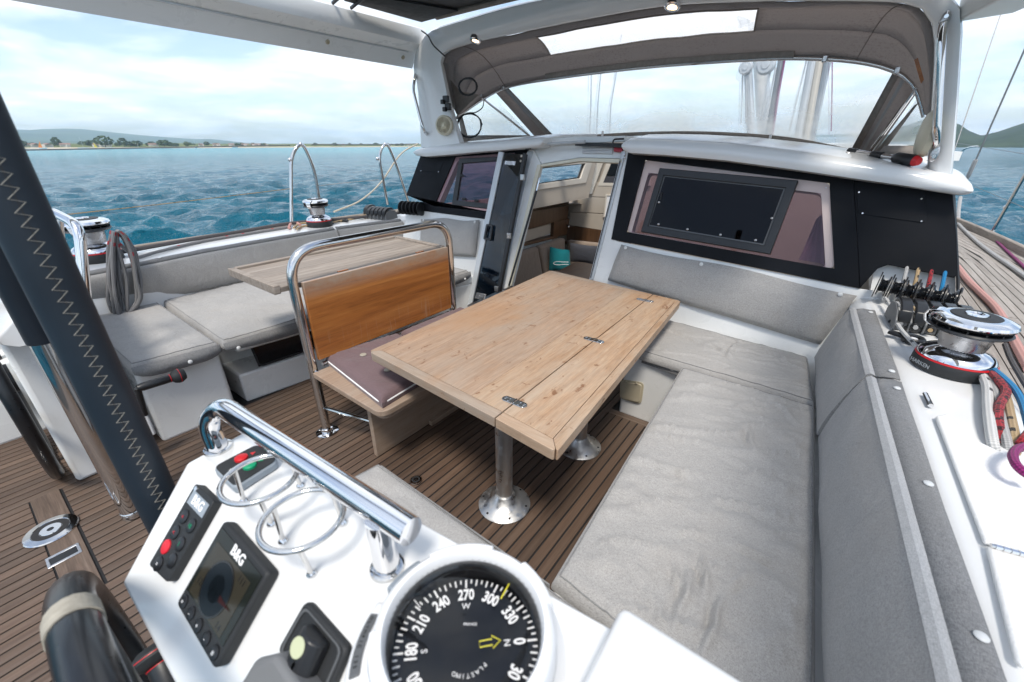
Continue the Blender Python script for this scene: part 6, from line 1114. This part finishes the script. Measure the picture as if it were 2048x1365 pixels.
# ------------------------------------------------------------------ helm consoles
CZ, YBK = .95, .13
def SLP(x, y, off=0.0): n = Vector((0, -1, 1)).normalized(); return PP(x, y, Vector((-.45, YBK, CZ)) + n * off, n)
SN = Vector((0, -1, 1)).normalized(); SU = Vector((0, 1, 1)).normalized()
def console(mx, label, name='helm_console'):
    def mir(p): return Vector((p[0] if not mx else -3.4 - p[0], p[1], p[2]))
    t = thing(name, label, 'console', mir((-.4, .12, 0)))
    rows = []
    for X in (-.905, -.87, -.6, -.35, -.10, .10):
        far = .262 + .10 * (X + .83); c = .012 if X < -.88 else 0
        rows.append([mir(p) for p in ((X, far - c, CZ - c), (max(X, -.885), YBK, CZ - c), (max(X, -.845) + .004 * (X < -.88) * -1, -.02 + c, CZ - .15 + 0), (max(X, -.845) + .004 * (X < -.88) * -1, -.015 + c, .77), (max(X, -.86), .03, .75), (X, far - .03, .75), (X, far - c, .79))])
    MB().solid(rows).build('head', 'gel_clean', t, bevel=.016, seg=3, fixn=True)
    rows = [[mir(p) for p in ((-.76, .235, z), (-.76, -.02, z), (.05, -.02, z), (.05, .30, z))] for z in (0.0, .755)]; MB().solid(rows).build('body', 'gel', t, bevel=.02, seg=3, fixn=True); return t
cs = console(False, 'white starboard helm console in the foreground with compass and displays'); pcs = console(True, 'white port helm console behind the leather-wrapped posts')
bx = MB().prism([PZ(1244, 1203, 1.0), Vector((.75, PZ(1244, 1203, 1.0).y, 1.0)), Vector((.75, .02, 1.0)), Vector((PZ(1244, 1203, 1.0).x + .005, .02, 1.0))], (0, 0, -.25)).build('side_block', 'gel_clean', cs, bevel=.012, seg=3, fixn=True)
# hand rail on the console
t = thing('console_rail', 'thick polished hand rail across the starboard console', 'hand rail', (-.6, .21, CZ)); A, B_ = PZ(452, 818, 1.05), PZ(822, 1064, 1.05)
MB().tube(fillet([PZ(437, 898, CZ), PZ(437, 898, CZ) + Vector((-.012, .0, .06)), A + Vector((-.02, -.0, .0)), A.lerp(B_, .1), B_], [0, .03, .05, .02, 0], 6), .0190, 20).build('tube', 'chrome', t, angle=50)
ft_ = PZ(775, 1135, CZ); MB().tube([ft_ + Vector((0, 0, -.005)), Vector((ft_.x, ft_.y, 1.045))], .0185, 18).build('post', 'chrome', t); MB().lathe([(.025, 0), (.024, .004), (.020, .006)], ft_, n=24).build('foot_ring', 'steel', t); MB().lathe([(.026, 0), (.025, .004), (.02, .006)], PZ(437, 897, CZ), n=24).build('foot_ring', 'steel', t)
# cup holders: wire rings on legs
for k, (cx, cy, feet, lab) in enumerate(((520, 956, ((488, 1003), (601, 972), (543, 1048)), 'left chrome wire cup ring on the console by the remote pad'), (605, 1037, ((566, 1083), (686, 1046), (623, 1148)), 'right chrome wire cup ring on the console nearest the compass'))):
    c = PZ(cx, cy, 1.022); t = thing('cup_ring', lab, 'cup holder', (c.x, c.y, CZ), 'chrome cup rings'); r = .0545; MB().tube([c + Vector((r * math.cos(a), r * math.sin(a), 0)) for a in np.linspace(0, 6.2832, 40, endpoint=False)], .0042, 10, True).build('ring', 'steel', t)
    for f in feet:
        p = PZ(*f, CZ + .001); d = Vector((p.x - c.x, p.y - c.y, 0)).normalized() * r; q = Vector((c.x, c.y, 1.022)) + d; MB().tube([p, q], .0036, 10).build('leg', 'steel', t); MB().lathe([(.0075, 0), (.007, .003), (.004, .006), (.0033, .007)], p, n=16).build('foot', 'chrome', t)
# windlass / thruster pad
t = thing('remote_pad', 'dark control pad with a red and a green button on the console top', 'control pad', PZ(500, 935, CZ)); q = [PZ(x, y, CZ + .018) for x, y in ((425, 935), (515, 888), (558, 920), (468, 977))]
MB().prism(fillet(q, .012, 4, True), (0, 0, -.017)).build('body', 'grey_blue', t, bevel=.004, fixn=True); cc = sum(q, Vector()) / 4; MB().prism(fillet([cc + (p - cc) * .95 for p in q], .012, 4, True), (0, 0, .0012)).build('face', 'black_matt', t, fixn=True).location.z += .0003
for (x, y, mt) in ((483, 918, 'red'), (500, 933, 'green')): MB().lathe([(.0115, 0), (.0110, .004), (.008, .006), (.001, .0065)], PZ(x, y, CZ + .0193), n=24).build('button', mt, t)
for (x, y, mt, s_) in ((506, 907, 'red', 1), (521, 921, 'green', -1)): c = PZ(x, y, CZ + .0197); MB().prism([c + Vector((-.005, -.003 * s_, 0)), c + Vector((.005, -.003 * s_, 0)), c + Vector((0, .005 * s_, 0))], (0, 0, .0006)).build('arrow', mt, t, fixn=True)
text('Q', .012, PZ(463, 941, CZ + .0197), (1, .1, 0), (-.1, 1, 0), 'white_paint', t, 'emblem')
# sloping face: autopilot keypad
def sface(px, off): return [SLP(x, y, off) for x, y in px]
t = thing('autopilot_keypad', 'narrow black autopilot keypad with round red key', 'keypad', SLP(362, 1066)); KQ = [(391, 967), (428, 1003), (334, 1166), (297, 1130)]; q = sface(KQ, .016); MB().prism(fillet(q, .006, 3, True), -SN * .016).build('housing', 'black_matt', t, bevel=.003, fixn=True)
kx, ky = (q[1] - q[0]), (q[3] - q[0])
def K(u, v, off=0): return q[0] + kx * u + ky * v + SN * off
MB().prism([K(.1, .06, .0004), K(.93, .06, .0004), K(.93, .22, .0004), K(.1, .22, .0004)], SN * .0006).build('name_strip', 'grey_blue', t, fixn=True); text('B&G', .021, K(.52, .14, .0012), kx, -ky, 'white_paint', t, ext=.0003, bold=.0006); MB().lathe([(.0045, 0), (.004, .002), (.001, .0024)], K(.14, .04), SN, 14).build('sensor', 'chrome', t)
KEYS = [((.30, .35), 'black', '<', 'key_red'), ((.72, .36), 'black', '10', 'green'), ((.30, .54), 'black', '<', 'key_red'), ((.70, .58), 'black', '1', 'green'), ((.26, .72), 'key_red', '', None), ((.74, .76), 'black', '', 'key_red'), ((.34, .90), 'black', '=', 'white_paint')]
for (u, v), mt, s_, cm in KEYS:
    kb = MB().lathe([(.0115, 0), (.0112, .002), (.009, .0032), (.001, .0032)], K(u, v), SN, 24).build('key', mt, t)
    if s_: text(s_, .010, K(u, v, .0036), kx, -ky, cm, kb, 'key_mark', .0002)
# chart display
t = thing('instrument_display', 'black square instrument display with a row of keys on the console', 'display', SLP(443, 1190)); DQ = [(448, 1040), (538, 1146), (428, 1342), (351, 1208)]; q = sface(DQ, .020); MB().prism(fillet(q, .008, 3, True), -SN * .020).build('housing', 'black_matt', t, bevel=.004, fixn=True); kx, ky = (q[1] - q[0]), (q[3] - q[0]); k2 = (q[2] - q[1])
def K(u, v, off=0): return q[0].lerp(q[1], u).lerp(q[3].lerp(q[2], u), v) + SN * off
MB().prism([K(.05, .07, .0003), K(.95, .07, .0003), K(.95, .80, .0003), K(.05, .80, .0003)], SN * .0008).build('screen', 'screen', t, fixn=True); MB().prism([K(.10, .20, .0013), K(.86, .20, .0013), K(.86, .78, .0013), K(.10, .78, .0013)], SN * .0003).build('chart_page', 'chart', t, fixn=True)
c = K(.47, .52, .002)
for r0, r1, mt in ((.036, .031, 'screen_blue'), (.018, .001, 'screen_blue')): MB().lathe([(r0, 0), (r0, .0002), (r1, .0002)], c, SN, 40).build('dial_ring', mt, t)
MB().lathe([(.037, .0001), (.037, .0004), (.034, .0004), (.034, .0001)], c, SN, 40).build('dial_edge', 'screen_ink', t); MB().prism([c + SN * .0006 + kx * .10, c + SN * .0006 + kx * .34 + ky * .02, c + SN * .0006 + kx * .12 + ky * .06], SN * .0002).build('needle', 'screen_red', t, fixn=True)
text('B&G', .020, K(.5, .125, .0014), kx, -ky, 'white_paint', t, ext=.0003, bold=.0006)
for s_, u, v in (('111', .74, .26), ('126', .20, .62), ('14', .76, .73)): text(s_, .013, K(u, v, .0018), kx, -ky, 'screen_ink', t, 'reading', .0002)
for k in range(5):
    kb = MB().lathe([(.0095, 0), (.0092, .002), (.007, .003), (.001, .003)], K(.11 + .195 * k, .90), SN, 20).build('key', 'black', t); text(('=', '-', '+', '-', '#')[k], .009, K(.11 + .195 * k, .90, .0034), kx, -ky, 'white_paint', kb, 'key_mark', .0002)
# engine control
t = thing('engine_control', 'dark square engine lever control with a round pale mark', 'engine control', SLP(640, 1280)); EQ = [(610, 1200), (696, 1298), (640, 1430), (552, 1302)]; q = sface(EQ, .012); MB().prism(fillet(q, .010, 4, True), -SN * .013).build('plate', 'black_matt', t, bevel=.004, fixn=True); cc = sum(q, Vector()) / 4
def K(u, v, off=0): return q[0].lerp(q[1], u).lerp(q[3].lerp(q[2], u), v) + SN * off
rows = [[K(u, v, h) for u, v, h in ((.32, v_, .0), (.32, v_, .016), (.46, v_, .026), (.62, v_, .026), (.74, v_, .016), (.74, v_, .0))] for v_ in (.14, .2, .9, .96)]; MB().solid(rows).build('lever_boss', 'black', t, bevel=.004, fixn=True); MB().lathe([(.0115, 0), (.011, .001), (.001, .0012)], K(.50, .36, .0262), SN, 26).build('mark', 'lume', t); MB().ring(fillet([K(.06, .06, .0005), K(.94, .06, .0005), K(.94, .94, .0005), K(.06, .94, .0005)], .01, 3, True), fillet([K(.09, .09, .0005), K(.91, .09, .0005), K(.91, .91, .0005), K(.09, .91, .0005)], .01, 3, True), SN * .0015).build('rim', 'grey_plastic', t, fixn=True)
t = thing('throttle_knob', 'grey plastic block of the throttle lever at the bottom edge', 'throttle', SLP(560, 1340)); q = sface([(506, 1318), (550, 1308), (610, 1400), (540, 1440), (470, 1380)], .045); MB().prism(q, -SN * .05).build('block', 'mid_plastic', t, bevel=.008, seg=3, fixn=True)
# ------------------------------------------------------------------ compass
CC = PZ(928, 1243, 1.015); CC = Vector((CC.x, CC.y, CZ)); cp = thing('compass', 'large black-dial compass in a white bezel on the console', 'compass', CC); ZC = .016
wdir = PZ(927, 1176, .964) - PZ(926, 1295, .964); wdir.z = 0; wdir.normalize()
def cdir(deg): return Matrix.Rotation(-R(deg - 270), 3, 'Z') @ wdir
def up(h): return Vector((0, 0, h))
MB().lathe([(.118, 0), (.118, .006), (.111, .012), (.106, .022)], CC, n=64, caps=False).build('flange', 'white_plastic', cp)
MB().lathe([(.106, .018), (.1035, .052), (.1005, .061), (.0955, .065), (.0905, .064), (.0880, .058), (.0872, .050)], CC, n=72, caps=False).build('bezel', 'white_plastic', cp)
for a0, a1 in ((243, 292), (318, 352), (60, 90), (150, 180)):
    rows = [[CC + cdir(a) * r_ + up(h) for r_, h in ((.0925, .060), (.0975, .0668), (.1040, .0635), (.1070, .046), (.1045, .03))] for a in np.linspace(a0, a1, 9)]; MB().solid(rows).build('bezel_lug', 'white_plastic', cp, bevel=.002, fixn=True)
rows = [[CC + cdir(a) * r_ + up(h) for r_, h in ((.1035, .020), (.1035, .052), (.1165, .046), (.1165, .016))] for a in np.linspace(212, 238, 7)]; MB().solid(rows).build('light_cover', 'grey_blue', cp, bevel=.003, fixn=True)
MB().lathe([(.0874, .052), (.0870, .030), (.0868, .004)], CC, n=64, caps=False).build('bowl', 'card', cp)
card = MB().lathe([(.0866, ZC - .010), (.0866, ZC - .001), (.080, ZC), (.048, ZC - .004), (.018, ZC - .007), (.001, ZC - .008)], CC, n=72).build('card', 'card', cp)
m = MB()
for d in range(0, 360, 5):
    u = cdir(d); s_ = Vector((-u.y, u.x, 0)); L0, wd = (.0725, .0011) if d % 30 == 0 else ((.0755, .0009) if d % 10 == 0 else (.0785, .0008)); m.prism([CC + up(ZC + .0006) + u * r_ + s_ * w_ for r_, w_ in ((L0, -wd), (.0840, -wd), (.0840, wd), (L0, wd))], (0, 0, .0004))
m.build('graduations', 'white_paint', card, smooth=False)['kind'] = 'stuff'
for d in range(0, 360, 30): u = cdir(d); text(str(d), .0195, CC + u * .0625 + up(ZC + .001), Vector((u.y, -u.x, 0)), u, 'white_paint', card, 'numeral', .0003, sx=.72, bold=.0005)
for d, s_ in ((0, 'N'), (90, 'E'), (180, 'S'), (270, 'W')): u = cdir(d); text(s_, .0105, CC + u * .0480 + up(ZC + .0006), Vector((u.y, -u.x, 0)), u, 'white_paint', card, 'cardinal_letter', .0003)
u = cdir(355); s_ = Vector((-u.y, u.x, 0)); pts = [(.016, .0033), (.031, .0033), (.031, .007), (.041, 0), (.031, -.007), (.031, -.0033), (.016, -.0033)]; MB().tube([CC + up(ZC + .0006) + u * r_ + s_ * w_ for r_, w_ in pts], .0007, 6, True).build('north_arrow', 'yellow', card)
for i, ch in enumerate('PLASTIMO'): u = cdir(80 + (i - 3.5) * 11); text(ch, .0066, CC + u * .028 + up(ZC - .003), Vector((u.y, -u.x, 0)), u, 'white_paint', card, 'maker_letter', .0002)
text('FRANCE', .0045, CC + cdir(280) * .028 + up(ZC - .003), Vector((cdir(275).y, -cdir(275).x, 0)), cdir(275), 'white_paint', card, 'small_print', .0002)
u = cdir(311); MB().tube([CC + u * .068 + up(ZC + .004), CC + u * .0865 + up(ZC + .012)], .0009, 6).build('lubber_line', 'yellow', cp)
for a in (221, 41, 131): u = cdir(a); MB().tube([CC + u * .076 + up(ZC + .004), CC + u * .0865 + up(ZC + .010)], .0006, 5).build('side_lubber', 'white_paint', cp)
prof = [(.0870 * math.sin(t_), .050 + .026 * (math.cos(t_))) for t_ in np.linspace(math.pi / 2, .02, 12)]; MB().lathe([(.0871, .048)] + prof, CC, n=64, caps=False).build('dome', 'dome', cp)
rows = []
for a in np.linspace(172, 204, 9): u = cdir(a); rows.append([CC + u * .1195 + up(.0125), CC + u * .1195 + up(.0175), CC + u * .1315 + up(.013), CC + u * .1315 + up(.009)])
MB().solid(rows).build('label_plate', 'grey_plastic', cp, bevel=.001, fixn=True); rows = []
for a in np.linspace(163, 212, 13): u = cdir(a); rows.append([CC + u * .102 + up(.002), CC + u * .104 + up(.0165), CC + u * .134 + up(.0095), CC + u * .139 + up(.001)])
MB().solid(rows).build('label_base', 'white_plastic', cp, bevel=.003, fixn=True)
for i, ch in enumerate('OLYMPIC 135'):
    if ch != ' ': u = cdir(201 - i * 2.5); text(ch, .0062, CC + u * .1255 + up(.0162), Vector((-u.y, u.x, 0)), -u + up(.3), 'screen_ink', cp, 'label_letter', .0002)
# ------------------------------------------------------------------ wheels
def wheel(c, Rw, r, label, tape=None):
    c = Vector(c); t = thing('steering_wheel', label, 'steering wheel', c, 'steering wheels')
    def pt(a, rr=Rw): return c + Vector((rr * math.cos(a), 0, rr * math.sin(a)))
    MB().tube([pt(a) for a in np.linspace(0, 6.2832, 96, endpoint=False)], r, 16, True).build('rim', 'wheel_black', t, angle=60)
    for k in range(5): a = R(90 + 72 * k + 36); MB().tube([pt(a, .05), pt(a, Rw - r)], [.02, .014], 10).build('spoke', 'wheel_black', t)
    MB().lathe([(.07, -.03), (.07, .02), (.05, .035), (.001, .04)], c, (0, -1, 0), 24).build('hub', 'wheel_black', t)
    if tape: MB().tube([pt(R(a)) for a in np.linspace(tape - 2.4, tape + 2.4, 5)], r * 1.07, 16).build('whipping', 'cream_tape', t)
    return t
wheel((-.47, -.065, .50), .50, .025, 'glossy black wheel with cream whipping at the lower left corner', 106); wheel((-2.93, -.065, .50), .50, .025, 'black port wheel rim at the left edge of the frame')
# ------------------------------------------------------------------ posts
d = _ray(133, 620); h_ = Vector((d[0], d[1])).normalized(); PO = Vector((h_.x * .94, h_.y * .94, 0))
t = thing('leather_post', 'thick navy leather-wrapped post with zigzag stitching in the foreground', 'post', PO); MB().tube([PO, PO + Vector((0, 0, 1.1)), PO + Vector((0, 0, 2.3))], .0335, 28).build('sleeve', 'leather', t, angle=60)
fa = math.atan2(-PO.y, -PO.x) + .05; pts = []
for i in range(150): z = .55 + i * .0092; a = fa + (.22 if i % 2 else -.22) + .03; pts.append(PO + Vector((.0340 * math.cos(a), .0340 * math.sin(a), z + (.004 if i % 2 else 0))))
MB().tube(pts, .0010, 5).build('zigzag_stitching', 'thread', t)
q = MB(); a = fa + .03; rows = [[PO + Vector((.0337 * math.cos(a + da), .0337 * math.sin(a + da), z)) for da in (-.02, .02)] for z in np.linspace(.5, 2.3, 20)]; q.loft(rows).build('seam', 'rubber', t)
PB = PZ(268, 1028, 0); t = thing('steel_post', 'polished steel post with a dark leather sleeve on its upper half', 'post', PB); MB().tube([PB, PB + Vector((0, 0, 1.0))], .040, 28).build('tube', 'steel', t, angle=60); zs = .80
for z in np.linspace(.4, 1.6, 241):
    v = CAMR @ (np.array([PB.x, PB.y, z]) - EYE)
    if 682.5 - FPX * v[1] / v[2] < 684: zs = float(z); break
MB().tube([PB + Vector((0, 0, zs)), PB + Vector((0, 0, zs + .004)), PB + Vector((0, 0, 2.3))], [.044, .046, .046], 28).build('sleeve', 'leather', t, angle=60); MB().lathe([(.044, 0), (.044, .03), (.041, .034)], PB, n=28).build('foot_collar', 'steel', t)
for k in range(3): a = fa + k * 1.2 - .6; MB().lathe([(.007, 0), (.006, .003)], PB + Vector((.044 * math.cos(a), .044 * math.sin(a), .018)), (math.cos(a), math.sin(a), 0), 10).build('screw', 'steel', t)
# port console rail
t = thing('console_rail', 'polished hand rail on the port console behind the posts', 'hand rail', PX(170, 600, -2.72)); MB().tube(fillet([PX(98, 470, -2.95), PX(104, 424, -2.95), PX(158, 452, -2.72), PX(172, 606, -2.70)], [0, .03, .07, 0], 6), .0215, 16).build('tube', 'chrome', t, angle=50); MB().tube([PX(118, 440, -2.9), PX(122, 480, -2.9)], .015, 12).build('post', 'chrome', t)
# winch handles stowed in pockets
def handle(A, B_, C, label, g=1.0):
    A, B_, C = Vector(A), Vector(B_), Vector(C); t = thing('winch_crank', label, 'winch handle', A, 'stowed winch handles'); MB().tube([C, A], .011 * g, 10).build('arm', 'black', t); MB().tube([A, A.lerp(B_, .1), A.lerp(B_, .66), A.lerp(B_, .70)], [.012 * g, .0165 * g, .0165 * g, .012 * g], 16).build('grip', 'black', t); MB().tube([A.lerp(B_, .68), A.lerp(B_, .74), A.lerp(B_, .82), A.lerp(B_, .9), A.lerp(B_, 1)], [.014 * g, .024 * g, .029 * g, .029 * g, .02 * g], 18).build('knob', 'black_matt', t)
    for u, r in ((.665, .0175), (.86, .0297)): MB().tube([A.lerp(B_, u), A.lerp(B_, u + .012)], r * g, 18).build('red_ring', 'red', t)
XH = -2.50; handle(PX(275, 777, XH), PX(370, 748, XH), PX(290, 830, XH - .03), 'black winch handle with red rings stowed by the port seat', 1.25); o = MB().box(PX(284, 850, XH - .045), (.05, .07, .14)).build('handle_pocket', 'gel', None, bevel=.008); tag(o, 'white pocket holding the winch handle by the port seat', 'pocket')
K0 = PZ(345, 1365, .62); handle(PZ(360, 1400, .60), PZ(312, 1290, .66), PZ(420, 1500, .5), 'black winch handle with red rings stowed by the wheel at the lower left', 1.5)
# ------------------------------------------------------------------ air
hz = MB().box((0, 0, 74), (10600, 10600, 154)).build('haze', 'caulk', None, smooth=False); hm_ = bpy.data.materials.new('haze'); hm_.use_nodes = True; hn = hm_.node_tree; hn.nodes.clear(); ho = hn.nodes.new('ShaderNodeOutputMaterial'); pv = hn.nodes.new('ShaderNodeVolumePrincipled'); pv.inputs['Color'].default_value = (.70, .85, 1.0, 1); pv.inputs['Density'].default_value = 2.3e-4; pv.inputs['Anisotropy'].default_value = .2; hn.links.new(pv.outputs[0], ho.inputs['Volume']); hz.data.materials.clear(); hz.data.materials.append(hm_); tag(hz, 'pale sea haze', kind='stuff')
